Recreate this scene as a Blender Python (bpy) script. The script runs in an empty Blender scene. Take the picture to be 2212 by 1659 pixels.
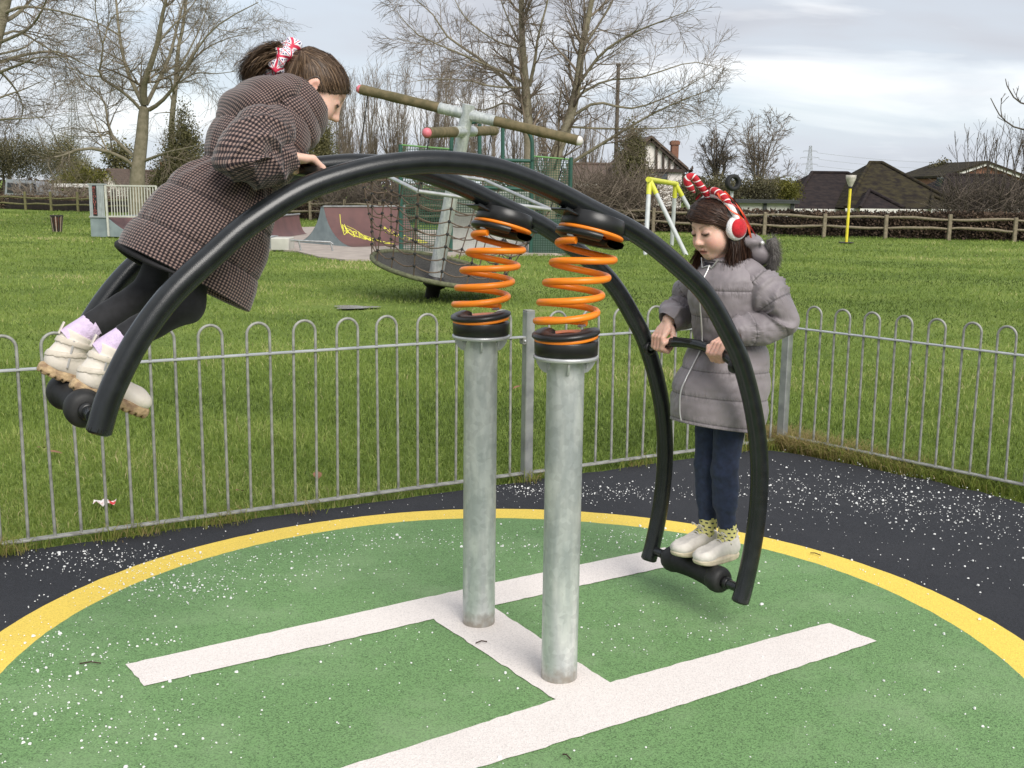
import bpy, math, random
import numpy as np
from mathutils import Vector, Matrix

SC = bpy.context.scene
COL = SC.collection
rng = np.random.default_rng(7)
random.seed(7)

# ------------------------------------------------------------------ camera
IMG_W, IMG_H = 2212.0, 1659.0          # units used when positions were measured
FOCAL, PITCH, ROLL, CAM_Z = 2400.0, 0.177, 0.013, 1.55
_cp, _sp, _cr, _sr = math.cos(PITCH), math.sin(PITCH), math.cos(ROLL), math.sin(ROLL)
_R = np.array([1.0, 0, 0]); _U = np.array([0, _sp, _cp]); _F = np.array([0, _cp, -_sp])
CAMX = _cr * _R + _sr * _U; CAMY = -_sr * _R + _cr * _U; CAMP = np.array([0, 0, CAM_Z])
cam_data = bpy.data.cameras.new('camera')
cam = bpy.data.objects.new('camera', cam_data)
COL.objects.link(cam)
cam_data.sensor_width = 36.0
cam_data.lens = 36.0 * FOCAL / IMG_W
cam_data.clip_start = 0.05
cam_data.clip_end = 4000.0
M = Matrix.Identity(4)
for i in range(3):
    M[i][0] = CAMX[i]; M[i][1] = CAMY[i]; M[i][2] = -_F[i]; M[i][3] = CAMP[i]
cam.matrix_world = M
SC.camera = cam

# ------------------------------------------------------------------ world: winter daylight through broken cloud
SUN_AZ, SUN_EL = math.radians(152), math.radians(40)     # behind the camera, to the right
world = bpy.data.worlds.new('World')
SC.world = world
world.use_nodes = True
wn, wl = world.node_tree.nodes, world.node_tree.links
wn.clear()
def W(t, **k):
    n = wn.new(t)
    for a, b in k.items(): setattr(n, a, b)
    return n
wout = W('ShaderNodeOutputWorld'); wbg = W('ShaderNodeBackground'); wbg.inputs['Strength'].default_value = 0.10
sky = W('ShaderNodeTexSky', sky_type='NISHITA', sun_disc=False)
sky.sun_elevation = SUN_EL; sky.sun_rotation = SUN_AZ
sky.air_density = 1.0; sky.dust_density = 1.5; sky.ozone_density = 1.0
tc = W('ShaderNodeTexCoord')
sep = W('ShaderNodeSeparateXYZ'); wl.new(tc.outputs['Generated'], sep.inputs[0])
def wmath(op, a, b=None, clamp=False):
    n = W('ShaderNodeMath', operation=op, use_clamp=clamp)
    for i, x in enumerate((a, b)):
        if x is None: continue
        if isinstance(x, (int, float)): n.inputs[i].default_value = x
        else: wl.new(x, n.inputs[i])
    return n.outputs[0]
zc = wmath('ADD', wmath('MAXIMUM', sep.outputs[2], 0.0), 0.22)
px = wmath('DIVIDE', sep.outputs[0], zc); py = wmath('DIVIDE', sep.outputs[1], zc)
cmb = W('ShaderNodeCombineXYZ'); wl.new(px, cmb.inputs[0]); wl.new(py, cmb.inputs[1])
def wnoise(scale, detail, rough, off, dist=0.4, sx=1.0, sy=1.0):
    mp = W('ShaderNodeMapping'); wl.new(cmb.outputs[0], mp.inputs[0])
    mp.inputs['Location'].default_value = off; mp.inputs['Scale'].default_value = (sx, sy, 1)
    mp.inputs['Rotation'].default_value = (0, 0, 0.35)
    n = W('ShaderNodeTexNoise', noise_dimensions='2D'); wl.new(mp.outputs[0], n.inputs['Vector'])
    n.inputs['Scale'].default_value = scale; n.inputs['Detail'].default_value = detail
    n.inputs['Roughness'].default_value = rough; n.inputs['Distortion'].default_value = dist
    return n.outputs['Fac']
def wramp(fac, stops):
    r = W('ShaderNodeValToRGB'); wl.new(fac, r.inputs[0])
    e = r.color_ramp.elements
    while len(e) < len(stops): e.new(0.5)
    for el, (p, c) in zip(e, stops): el.position = p; el.color = (c[0], c[1], c[2], 1)
    return r.outputs['Color']
def wmix(fac, a, b, mode='MIX'):
    n = W('ShaderNodeMix', data_type='RGBA', blend_type=mode)
    if isinstance(fac, (int, float)): n.inputs[0].default_value = fac
    else: wl.new(fac, n.inputs[0])
    wl.new(a, n.inputs[6]); wl.new(b, n.inputs[7])
    return n.outputs[2]
n1 = wnoise(0.60, 5, 0.50, (3.1, 1.7, 0), 0.25, 1.0, 1.35)      # grey cloud sheets
n2 = wnoise(0.95, 6, 0.52, (8.4, 5.2, 0), 0.3, 0.9, 1.5)       # bright breaks
cover = wramp(n1, [(0.28, (0.78,) * 3), (0.48, (0.97,) * 3)])
tint = wramp(n1, [(0.34, (4.7, 5.2, 5.8)), (0.50, (4.05, 4.2, 4.6)), (0.64, (3.1, 3.2, 3.6))])
glow = wramp(n2, [(0.52, (0, 0, 0)), (0.70, (1, 1, 1))])
white = W('ShaderNodeRGB'); white.outputs[0].default_value = (8.4, 8.4, 8.3, 1)
clouds = wmix(wmath('MULTIPLY', glow, 0.75), tint, white.outputs[0])
hz = wramp(sep.outputs[2], [(0.0, (0.55,) * 3), (0.16, (0.0,) * 3)])
hzc = W('ShaderNodeRGB'); hzc.outputs[0].default_value = (4.9, 5.35, 5.9, 1)
clouds = wmix(wmath('MULTIPLY', hz, 0.9), clouds, hzc.outputs[0])
wl.new(wmix(cover, sky.outputs[0], clouds), wbg.inputs['Color'])
wl.new(wbg.outputs[0], wout.inputs[0])

# ------------------------------------------------------------------ sun: soft, behind thin cloud
sun_data = bpy.data.lights.new('sun', 'SUN')
sun_data.energy = 2.3; sun_data.angle = math.radians(36); sun_data.color = (1.0, 0.96, 0.90)
sun = bpy.data.objects.new('sun', sun_data)
COL.objects.link(sun)
_sd = Vector((math.sin(SUN_AZ) * math.cos(SUN_EL), math.cos(SUN_AZ) * math.cos(SUN_EL), math.sin(SUN_EL)))
sun.rotation_euler = _sd.to_track_quat('Z', 'Y').to_euler()
sun.location = (3, -4, 8)

SC.view_settings.view_transform = 'Standard'
SC.view_settings.look = 'None'
SC.view_settings.exposure = 0.68
SC.view_settings.gamma = 1.0
SC.view_settings.use_curve_mapping = False
SC.render.engine = 'CYCLES'
SC.cycles.use_denoising = True
SC.cycles.max_bounces = 6
SC.cycles.transparent_max_bounces = 6
# ------------------------------------------------------------------ measuring helpers
def ray(x, y):
    return CAMX * ((x - IMG_W / 2) / FOCAL) + CAMY * (-(y - IMG_H / 2) / FOCAL) + _F
def gnd(x, y, z=0.0):
    r = ray(x, y); return CAMP + r * ((z - CAM_Z) / r[2])
def at(x, y, depth):                       # the place seen at (x, y) that lies `depth` metres north of the camera
    r = ray(x, y); return CAMP + r * (depth / r[1])
def nrm(v):
    v = np.asarray(v, float); return v / (np.linalg.norm(v) + 1e-12)

# ------------------------------------------------------------------ materials
MATS = {}
def mat(name, base, rough=0.6, var=0.15, scale=8.0, bump=0.0, bscale=60.0, metal=0.0, spec=0.5, base2=None,
        detail=4, bdist=0.01, coat=0.0, sheen=0.0, trans=0.0, sub=0.0, contrast=(0.35, 0.65)):
    m = bpy.data.materials.new(name); m.use_nodes = True
    nt = m.node_tree; N, L = nt.nodes, nt.links
    b = N['Principled BSDF']
    b.inputs['Roughness'].default_value = rough; b.inputs['Metallic'].default_value = metal
    b.inputs['Specular IOR Level'].default_value = spec
    b.inputs['Coat Weight'].default_value = coat
    if sheen: b.inputs['Sheen Weight'].default_value = sheen
    if sub:
        b.inputs['Subsurface Weight'].default_value = sub
        b.inputs['Subsurface Radius'].default_value = (0.012, 0.005, 0.003)
        b.inputs['Subsurface Scale'].default_value = 1.0
    t = N.new('ShaderNodeTexCoord')
    n = N.new('ShaderNodeTexNoise'); n.inputs['Scale'].default_value = scale; n.inputs['Detail'].default_value = detail
    L.new(t.outputs['Object'], n.inputs['Vector'])
    r = N.new('ShaderNodeValToRGB'); L.new(n.outputs['Fac'], r.inputs[0])
    c1 = base2 if base2 is not None else [c * (1 - var) for c in base]
    c2 = base if base2 is not None else [min(1, c * (1 + var)) for c in base]
    r.color_ramp.elements[0].position = contrast[0]; r.color_ramp.elements[1].position = contrast[1]
    r.color_ramp.elements[0].color = (*c1, 1); r.color_ramp.elements[1].color = (*c2, 1)
    L.new(r.outputs[0], b.inputs['Base Color'])
    if bump:
        n2 = N.new('ShaderNodeTexNoise'); n2.inputs['Scale'].default_value = bscale; n2.inputs['Detail'].default_value = 3
        L.new(t.outputs['Object'], n2.inputs['Vector'])
        bp = N.new('ShaderNodeBump'); bp.inputs['Strength'].default_value = bump; bp.inputs['Distance'].default_value = bdist
        L.new(n2.outputs['Fac'], bp.inputs['Height']); L.new(bp.outputs[0], b.inputs['Normal'])
    MATS[name] = m
    return m
def nodes_of(m): return m.node_tree.nodes, m.node_tree.links, m.node_tree.nodes['Principled BSDF']
def attr_mat(name, stops, rough=0.7, attr='rnd', trans=0.0, spec=0.3):
    m = bpy.data.materials.new(name); m.use_nodes = True
    N, L, b = nodes_of(m)
    a = N.new('ShaderNodeAttribute'); a.attribute_name = attr
    r = N.new('ShaderNodeValToRGB'); L.new(a.outputs['Fac'], r.inputs[0])
    e = r.color_ramp.elements
    while len(e) < len(stops): e.new(0.5)
    for el, (p, c) in zip(e, stops): el.position = p; el.color = (*c, 1)
    L.new(r.outputs[0], b.inputs['Base Color'])
    b.inputs['Roughness'].default_value = rough; b.inputs['Specular IOR Level'].default_value = spec
    if trans:
        tr = N.new('ShaderNodeBsdfTranslucent'); L.new(r.outputs[0], tr.inputs[0])
        mx = N.new('ShaderNodeMixShader'); mx.inputs[0].default_value = trans
        L.new(b.outputs[0], mx.inputs[1]); L.new(tr.outputs[0], mx.inputs[2])
        L.new(mx.outputs[0], N['Material Output'].inputs[0])
    MATS[name] = m
    return m

# ------------------------------------------------------------------ objects
def link(name, me, parent=None, loc=None):
    o = bpy.data.objects.new(name, me); COL.objects.link(o)
    if loc is not None: o.location = loc
    if parent is not None:
        o.parent = parent
        o.matrix_parent_inverse = Matrix.Translation(-Vector(parent_origin(parent)))
    return o
def parent_origin(p):
    v = Vector((0, 0, 0))
    while p is not None:
        v += p.location
        if p.parent is not None: v += p.matrix_parent_inverse.translation
        p = p.parent
    return v
def tag(o, label=None, cat=None, group=None, kind=None):
    if label: o['label'] = label
    if cat: o['category'] = cat
    if group: o['group'] = group
    if kind: o['kind'] = kind
    return o
def thing(name, loc, label, cat, group=None):
    o = bpy.data.objects.new(name, None); COL.objects.link(o)
    o.location = Vector([float(x) for x in loc]); o.empty_display_size = 0.1
    return tag(o, label, cat, group)
def fast_mesh(name, V, F, mats, smooth=False, attrs=None, mi=None, uv=None):
    V = np.ascontiguousarray(V, np.float32); F = np.ascontiguousarray(F, np.int32)
    me = bpy.data.meshes.new(name)
    me.vertices.add(len(V)); me.vertices.foreach_set('co', V.ravel())
    k = F.shape[1]
    me.loops.add(F.size); me.loops.foreach_set('vertex_index', F.ravel())
    me.polygons.add(len(F)); me.polygons.foreach_set('loop_start', np.arange(len(F), dtype=np.int32) * k)
    if mi is not None: me.polygons.foreach_set('material_index', np.ascontiguousarray(mi, np.int32))
    me.polygons.foreach_set('use_smooth', np.full(len(F), smooth))
    for n, d in (attrs or {}).items():
        d = np.asarray(d, np.float32)
        if d.ndim == 1:
            at_ = me.attributes.new(n, 'FLOAT', 'POINT'); at_.data.foreach_set('value', d)
        else:
            at_ = me.attributes.new(n, 'FLOAT_COLOR', 'POINT')
            at_.data.foreach_set('color', np.c_[d, np.ones(len(d))].astype(np.float32).ravel())
    if uv is not None:
        ul = me.uv_layers.new(name='UVMap'); ul.data.foreach_set('uv', np.asarray(uv, np.float32)[F.ravel()].ravel())
    for m in (mats if isinstance(mats, (list, tuple)) else [mats]): me.materials.append(MATS[m] if isinstance(m, str) else m)
    me.update(calc_edges=True)
    return me
def frame_of(d, ref=None):
    d = nrm(d)
    if ref is None: ref = np.array([0, 0, 1.0]) if abs(d[2]) < 0.9 else np.array([1.0, 0, 0])
    x = np.cross(ref, d); x = nrm(x); y = np.cross(d, x)
    return x, y, d
class MB:
    """collects shapes into one mesh"""
    def __init__(s): s.v = []; s.f = []; s.mi = []; s.sm = []
    def add(s, V, F, mi=0, sm=False):
        o = len(s.v); s.v.extend([tuple(map(float, p)) for p in V])
        for f in F: s.f.append(tuple(i + o for i in f)); s.mi.append(mi); s.sm.append(sm)
        return s
    def box(s, c, size, ax=None, mi=0, bevel=0.0):
        c = np.asarray(c, float); h = np.asarray(size, float) / 2
        A = np.eye(3) if ax is None else np.asarray(ax, float)
        if bevel <= 0:
            V = [c + A.T @ (h * np.array([x, y, z])) for x in (-1, 1) for y in (-1, 1) for z in (-1, 1)]
            return s.add(V, [(0, 1, 3, 2), (4, 6, 7, 5), (0, 4, 5, 1), (2, 3, 7, 6), (0, 2, 6, 4), (1, 5, 7, 3)], mi)
        b = min(bevel, *(h * 0.9)); V = []; idx = {}
        for x in (-1, 1):
            for y in (-1, 1):
                for z in (-1, 1):
                    sg = np.array([x, y, z])
                    for k in range(3):
                        q = sg * (h - b); q[k] = sg[k] * h[k]; idx[(x, y, z, k)] = len(V); V.append(c + A.T @ q)
        F = []
        for k in range(3):
            i, j = [(1, 2), (2, 0), (0, 1)][k]
            for sg in (-1, 1):
                q = []
                for a_, b_ in ((-1, -1), (1, -1), (1, 1), (-1, 1)):
                    t = [0, 0, 0]; t[k] = sg; t[i] = a_; t[j] = b_; q.append(idx[(*t, k)])
                F.append(q if sg > 0 else q[::-1])
        for k in range(3):
            i, j = [(1, 2), (2, 0), (0, 1)][k]
            for a_ in (-1, 1):
                for b_ in (-1, 1):
                    t0 = [0, 0, 0]; t0[i] = a_; t0[j] = b_; t1 = list(t0); t0[k] = -1; t1[k] = 1
                    q = [idx[(*t0, i)], idx[(*t1, i)], idx[(*t1, j)], idx[(*t0, j)]]
                    F.append(q if a_ * b_ > 0 else q[::-1])
        for x in (-1, 1):
            for y in (-1, 1):
                for z in (-1, 1):
                    q = [idx[(x, y, z, 0)], idx[(x, y, z, 1)], idx[(x, y, z, 2)]]
                    F.append(q if x * y * z > 0 else q[::-1])
        return s.add(V, F, mi)
    def bar(s, p0, p1, w, h=None, up=(0, 0, 1), mi=0, bevel=0.0):
        p0 = np.asarray(p0, float); p1 = np.asarray(p1, float); d = p1 - p0; L = np.linalg.norm(d)
        d = d / L; up = np.asarray(up, float)
        if abs(d @ up) > 0.95: up = np.array([0, 1.0, 0])
        x = nrm(np.cross(up, d)); y = np.cross(d, x)
        return s.box((p0 + p1) / 2, (w, h or w, L), (x, y, d), mi, bevel)
    def tube(s, P, r, n=10, cap=True, mi=0, sm=True, closed=False):
        P = np.asarray(P, float); m = len(P)
        r = np.full(m, r) if np.isscalar(r) else np.asarray(r, float)
        T = np.gradient(P, axis=0) if not closed else np.roll(P, -1, 0) - np.roll(P, 1, 0)
        T /= np.linalg.norm(T, axis=1)[:, None] + 1e-12
        x, y, _ = frame_of(T[0]); V = []
        an = np.arange(n) * 2 * math.pi / n
        for i in range(m):
            x = nrm(x - T[i] * (x @ T[i])); y = np.cross(T[i], x)
            V.extend(P[i] + r[i] * (np.cos(a_) * x + np.sin(a_) * y) for a_ in an)
        F = []
        for i in range(m if closed else m - 1):
            j = (i + 1) % m
            for k in range(n): F.append((i * n + k, i * n + (k + 1) % n, j * n + (k + 1) % n, j * n + k))
        s.add(V, F, mi, sm)
        if cap and not closed:
            s.add(V[:n], [tuple(range(n))[::-1]], mi); s.add(V[-n:], [tuple(range(n))], mi)
        return s
    def lathe(s, prof, c, axis=(0, 0, 1), n=24, mi=0, sm=True, a0=0.0, a1=None, ref=None):
        c = np.asarray(c, float); x, y, d = frame_of(axis, ref)
        full = a1 is None; span = 2 * math.pi if full else a1 - a0
        m = n if full else n + 1; V = []
        for i in range(m):
            a_ = a0 + span * i / n
            for r_, h_ in prof: V.append(c + d * h_ + r_ * (math.cos(a_) * x + math.sin(a_) * y))
        k = len(prof); F = []
        for i in range(m if full else m - 1):
            j = (i + 1) % m
            for q in range(k - 1): F.append((i * k + q, j * k + q, j * k + q + 1, i * k + q + 1))
        return s.add(V, F, mi, sm)
    def prism(s, poly, vec, mi=0):
        P = [np.asarray(p, float) for p in poly]; vec = np.asarray(vec, float); n = len(P)
        V = P + [p + vec for p in P]
        F = [tuple(range(n))[::-1], tuple(range(n, 2 * n))] + [(i, (i + 1) % n, (i + 1) % n + n, i + n) for i in range(n)]
        return s.add(V, F, mi)
    def ball(s, c, r, n=10, mi=0, ax=None):
        c = np.asarray(c, float); r = np.full(3, r) if np.isscalar(r) else np.asarray(r, float)
        A = np.eye(3) if ax is None else np.asarray(ax, float); V = []; m = max(4, n // 2)
        for i in range(m + 1):
            t = math.pi * i / m
            for k in range(n):
                p = 2 * math.pi * k / n
                V.append(c + A.T @ (r * np.array([math.sin(t) * math.cos(p), math.sin(t) * math.sin(p), math.cos(t)])))
        F = []
        for i in range(m):
            for k in range(n): F.append((i * n + k, (i + 1) * n + k, (i + 1) * n + (k + 1) % n, i * n + (k + 1) % n))
        return s.add(V, F, mi, True)
    def mesh(s, name, mats):
        me = bpy.data.meshes.new(name); me.from_pydata(s.v, [], s.f)
        for m in (mats if isinstance(mats, (list, tuple)) else [mats]): me.materials.append(MATS[m] if isinstance(m, str) else m)
        me.polygons.foreach_set('material_index', s.mi); me.polygons.foreach_set('use_smooth', s.sm)
        me.update(); return me
    def build(s, name, mats, parent=None):
        return link(name, s.mesh(name, mats), parent)
def structure(name, mb, mats):
    o = mb.build(name, mats); o['kind'] = 'structure'; return o
def catmull(P, n):
    P = np.asarray(P, float); Q = np.vstack([2 * P[0] - P[1], P, 2 * P[-1] - P[-2]])
    t = np.linspace(0, len(P) - 1 - 1e-9, n); i = t.astype(int); f = (t - i)[:, None]
    a_, b_, c_, d_ = Q[i], Q[i + 1], Q[i + 2], Q[i + 3]
    return 0.5 * (2 * b_ + (c_ - a_) * f + (2 * a_ - 5 * b_ + 4 * c_ - d_) * f ** 2 + (3 * b_ - a_ - 3 * c_ + d_) * f ** 3)
# ================================================================== ground
def rubber(name, base, lo, hi, dirt=(0.25, 0.22, 0.18), dirt_amt=0.12, rough=0.72):
    m = bpy.data.materials.new(name); m.use_nodes = True
    N, L, b = nodes_of(m); t = N.new('ShaderNodeTexCoord')
    v = N.new('ShaderNodeTexVoronoi'); v.inputs['Scale'].default_value = 260; L.new(t.outputs['Object'], v.inputs['Vector'])
    r = N.new('ShaderNodeValToRGB'); sx = N.new('ShaderNodeSeparateColor'); L.new(v.outputs['Color'], sx.inputs[0]); L.new(sx.outputs[0], r.inputs[0])
    e = r.color_ramp.elements; e.new(0.5)
    for el, (p, k) in zip(e, ((0.0, lo), (0.4, 1.0), (1.0, hi))): el.position = p; el.color = (*[min(1, c * k) for c in base], 1)
    n = N.new('ShaderNodeTexNoise'); n.inputs['Scale'].default_value = 2.3; n.inputs['Detail'].default_value = 8; n.inputs['Roughness'].default_value = 0.65
    L.new(t.outputs['Object'], n.inputs['Vector'])
    r2 = N.new('ShaderNodeMapRange'); r2.inputs[1].default_value = 0.48; r2.inputs[2].default_value = 0.75; r2.inputs[4].default_value = dirt_amt * 2
    L.new(n.outputs['Fac'], r2.inputs[0])
    mx = N.new('ShaderNodeMix'); mx.data_type = 'RGBA'; L.new(r2.outputs[0], mx.inputs[0]); L.new(r.outputs[0], mx.inputs[6])
    mx.inputs[7].default_value = (*dirt, 1); L.new(mx.outputs[2], b.inputs['Base Color'])
    b.inputs['Roughness'].default_value = rough; b.inputs['Specular IOR Level'].default_value = 0.4
    bp = N.new('ShaderNodeBump'); bp.inputs['Strength'].default_value = 0.7; bp.inputs['Distance'].default_value = 0.002
    L.new(v.outputs['Distance'], bp.inputs['Height']); L.new(bp.outputs[0], b.inputs['Normal'])
    MATS[name] = m
rubber('black_rubber', (0.016, 0.017, 0.021), 0.5, 1.7, dirt=(0.04, 0.04, 0.045), dirt_amt=0.2, rough=0.75)
rubber('green_rubber', (0.142, 0.262, 0.098), 0.48, 1.30, dirt=(0.27, 0.38, 0.20), dirt_amt=0.28)
rubber('yellow_rubber', (0.82, 0.60, 0.10), 0.82, 1.1, dirt=(0.5, 0.38, 0.1), dirt_amt=0.12)
rubber('white_rubber', (0.76, 0.70, 0.66), 0.86, 1.08, dirt=(0.55, 0.5, 0.46), dirt_amt=0.12)

# grass sheet: one big sheet to the horizon, gently uneven close by
m = bpy.data.materials.new('turf'); m.use_nodes = True; MATS['turf'] = m
N, L, b = nodes_of(m); t = N.new('ShaderNodeTexCoord')
n = N.new('ShaderNodeTexNoise'); n.inputs['Scale'].default_value = 0.55; n.inputs['Detail'].default_value = 9; n.inputs['Roughness'].default_value = 0.68
L.new(t.outputs['Object'], n.inputs['Vector'])
r = N.new('ShaderNodeValToRGB'); L.new(n.outputs['Fac'], r.inputs[0]); e = r.color_ramp.elements; e.new(0.5); e.new(0.7)
for el, (p, c) in zip(e, ((0.30, (0.095, 0.145, 0.03)), (0.47, (0.16, 0.228, 0.046)), (0.6, (0.215, 0.28, 0.062)), (0.74, (0.30, 0.31, 0.11)))): el.position = p; el.color = (*c, 1)
n3 = N.new('ShaderNodeTexNoise'); n3.inputs['Scale'].default_value = 40; n3.inputs['Detail'].default_value = 5; L.new(t.outputs['Object'], n3.inputs['Vector'])
mr = N.new('ShaderNodeMapRange'); mr.inputs[1].default_value = 0.3; mr.inputs[2].default_value = 0.7; mr.inputs[3].default_value = 0.62; mr.inputs[4].default_value = 1.3
L.new(n3.outputs['Fac'], mr.inputs[0])
mx = N.new('ShaderNodeMix'); mx.data_type = 'RGBA'; mx.blend_type = 'MULTIPLY'; mx.inputs[0].default_value = 1
L.new(r.outputs[0], mx.inputs[6]); cb = N.new('ShaderNodeCombineColor')
for i in range(3): L.new(mr.outputs[0], cb.inputs[i])
L.new(cb.outputs[0], mx.inputs[7]); L.new(mx.outputs[2], b.inputs['Base Color'])
b.inputs['Roughness'].default_value = 0.9; b.inputs['Specular IOR Level'].default_value = 0.15
bp = N.new('ShaderNodeBump'); bp.inputs['Strength'].default_value = 0.8; bp.inputs['Distance'].default_value = 0.05
L.new(n3.outputs['Fac'], bp.inputs['Height']); L.new(bp.outputs[0], b.inputs['Normal'])

# play area frame: origin midway between the two posts, A along the seesaw (to the right and away), B across it (away)
POST_N = gnd(1207.5, 1465); POST_F = gnd(1034, 1347); MID = (POST_N + POST_F) / 2
B = nrm(POST_F - POST_N); A = np.array([B[1], -B[0], 0.0]); Zv = np.array([0, 0, 1.0])
def pl(s, t, z=0.0): return MID + A * s + B * t + Zv * z

FEN0 = gnd(0, 1192); FEN1 = gnd(1137, 1035); FD = nrm(FEN1 - FEN0)
CORN = FEN0 + FD * 4.41; RE = gnd(2171, 1061); RD = nrm(RE - CORN)
FN = np.array([FD[1], -FD[0], 0])      # towards the play area
RN = np.array([RD[1], -RD[0], 0])
def inside_play(P, m=0.0):
    """signed distance (positive inside the fenced corner)"""
    d1 = (P[..., 0] - FEN0[0]) * FN[0] + (P[..., 1] - FEN0[1]) * FN[1]
    d2 = (P[..., 0] - CORN[0]) * RN[0] + (P[..., 1] - CORN[1]) * RN[1]
    return np.minimum(d1, d2) + m

g = MB()
xs = np.r_[-600, -200, np.linspace(-60, 60, 61), 200, 600]; ys = np.r_[-60, -20, np.linspace(0, 90, 61), 200, 600, 1500]
hz_ = np.random.default_rng(3)
V = []
for y in ys:
    for x in xs:
        P = np.array([x, y]); z = -0.02
        if 8 < y < 80: z += 0.02 * math.sin(x * 0.7 + 1) * math.sin(y * 0.45) - 0.012
        V.append((x, y, z))
nx = len(xs)
F = [(j * nx + i, j * nx + i + 1, (j + 1) * nx + i + 1, (j + 1) * nx + i) for j in range(len(ys) - 1) for i in range(nx - 1)]
g.add(V, F, 0, True)
structure('ground', g, 'turf')

# black wet-pour surface with a thickness, edge just inside the fence
e1 = FEN0 + FN * 0.035; e2 = CORN + RN * 0.13
def isect(p, d, q, f):
    k = np.linalg.solve(np.array([[d[0], -f[0]], [d[1], -f[1]]]), (q - p)[:2]); return p + d * k[0]
cpt = isect(e1, FD, e2, RD)
poly = []
for k in np.linspace(-6, 0, 60): poly.append(cpt + FD * (k - 0.22) + FN * 0.006 * rng.normal())
poly.append(cpt + (-FD + RD) * 0.07)
for k in np.linspace(0.22, 7, 70): poly.append(cpt + RD * k + RN * (0.012 * rng.normal() + 0.02 * math.sin(k * 5)))
poly = [np.array([p[0], p[1], 0.0]) for p in poly] + [np.array([6.5, -2, 0.0]), np.array([-5.5, -2, 0.0])]
s_ = MB().prism([p - Zv * 0.09 for p in poly][::-1], Zv * 0.09)
structure('playground_surface', s_, 'black_rubber')

CC = np.array([0.022, 3.40, 0.0]); RO, RI = 1.80, 1.645
def ring_pts(r, seed, k=260, amp=0.004):
    q = np.random.default_rng(seed); ph = q.uniform(0, 6.28, 6); am = q.normal(0, amp, 6)
    out = []
    for i in range(k):
        a_ = 2 * math.pi * i / k
        rr = r + sum(am[j] * math.sin((j + 2) * a_ + ph[j]) for j in range(6)) + q.normal(0, 0.0012)
        out.append(CC + np.array([math.cos(a_) * rr, math.sin(a_) * rr, 0]))
    return out
po, pi_ = ring_pts(RO, 1), ring_pts(RI, 2); K = len(po)
y_ = MB(); y_.add([p + Zv * 0.004 for p in po] + [p + Zv * 0.004 for p in pi_] + po, [(i, (i + 1) % K, K + (i + 1) % K, K + i) for i in range(K)] + [(2 * K + i, 2 * K + (i + 1) % K, (i + 1) % K, i) for i in range(K)])
structure('yellow_ring_marking', y_, 'yellow_rubber')
gr = MB(); gr.add([p + Zv * 0.0042 for p in pi_], [tuple(range(K))])
structure('green_disc_marking', gr, 'green_rubber')
hp = [(-1.169, .516), (-.5, .545), (.108, .572), (.6, .583), (1.12, .587), (1.105, .385), (.6, .380), (.118, .368), (.114, 0), (.115, -.375), (.6, -.374), (1.06, -.372), (1.098, -.38), (1.116, -.575), (.35, -.605), (-.409, -.619), (-1.15, -.625),
      (-1.155, -.44), (-.8, -.437), (-.100, -.390), (-.115, 0), (-.131, .363), (-.6, .345), (-1.158, .327)]
hp2 = []
for i in range(len(hp)):
    p, q = np.array(hp[i]), np.array(hp[(i + 1) % len(hp)]); n_ = max(1, int(np.linalg.norm(q - p) / 0.03))
    for k in range(n_):
        w_ = p + (q - p) * k / n_ + rng.normal(0, 0.0018, 2); hp2.append(pl(w_[0], w_[1], 0.0070))
hh = MB(); hh.add(hp2, [tuple(range(len(hp2)))[::-1]])
structure('white_letter_marking', hh, 'white_rubber')

# white crumbs strewn over the rubber
mat('crumb_white', (0.80, 0.80, 0.78), 0.8, 0.1)
q = np.random.default_rng(11)
cl = []
def cluster(px_, py_, sx, sy, k):
    c = gnd(px_, py_)
    cl.append(np.c_[c[0] + q.normal(0, sx, k), c[1] + q.normal(0, sy, k)])
for c_ in ((1990, 1010, .22, .20, 520), (1900, 1080, .30, .22, 380), (2090, 1120, .25, .25, 330), (1700, 1060, .35, .25, 300), (1300, 1065, .3, .1, 300), (1130, 1060, .2, .07, 200), (230, 1210, .22, .10, 330),
           (380, 1270, .18, .1, 330), (600, 1220, .2, .12, 180), (1440, 1160, .25, .1, 150), (180, 1420, .25, .15, 260), (130, 1560, .25, .15, 240), (1500, 1360, .3, .15, 120), (850, 1170, .25, .08, 160), (1240, 1180, .3, .08, 160)):
    cluster(*c_)
cl.append(np.c_[q.uniform(-2.6, 3.0, 2600), q.uniform(2.0, 6.6, 2600)])
Pq = np.vstack(cl); ok = inside_play(np.c_[Pq, np.zeros(len(Pq))]) > 0.06
Pq = Pq[ok]
la = (Pq - MID[:2]) @ A[:2]; lb = (Pq - MID[:2]) @ B[:2]
onH = ((np.abs(np.abs(lb) - .48) < .12) & (np.abs(la) < 1.15)) | ((np.abs(la) < .13) & (np.abs(lb) < .4))
Pq = Pq[~onH | (q.random(len(Pq)) < 0.08)]
nC = len(Pq); sz = np.exp(q.normal(math.log(0.0021), 0.52, nC)).clip(0.0009, 0.008)
ang = q.uniform(0, 6.28, (nC, 1)) + np.arange(5) * 2 * math.pi / 5 + q.normal(0, .25, (nC, 5)); rr = sz[:, None] * q.uniform(0.55, 1.2, (nC, 5))
V = np.zeros((nC, 11, 3)); V[:, :5, 0] = Pq[:, :1] + np.cos(ang) * rr; V[:, :5, 1] = Pq[:, 1:] + np.sin(ang) * rr; V[:, :5, 2] = 0.006
V[:, 5:10] = V[:, :5]; V[:, 5:10, 2] += sz[:, None] * 0.8; V[:, 5:10, :2] = (V[:, 5:10, :2] - Pq[:, None]) * 0.75 + Pq[:, None]
V[:, 10, :2] = Pq; V[:, 10, 2] = 0.006 + sz * 1.0
Fq = []
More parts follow.
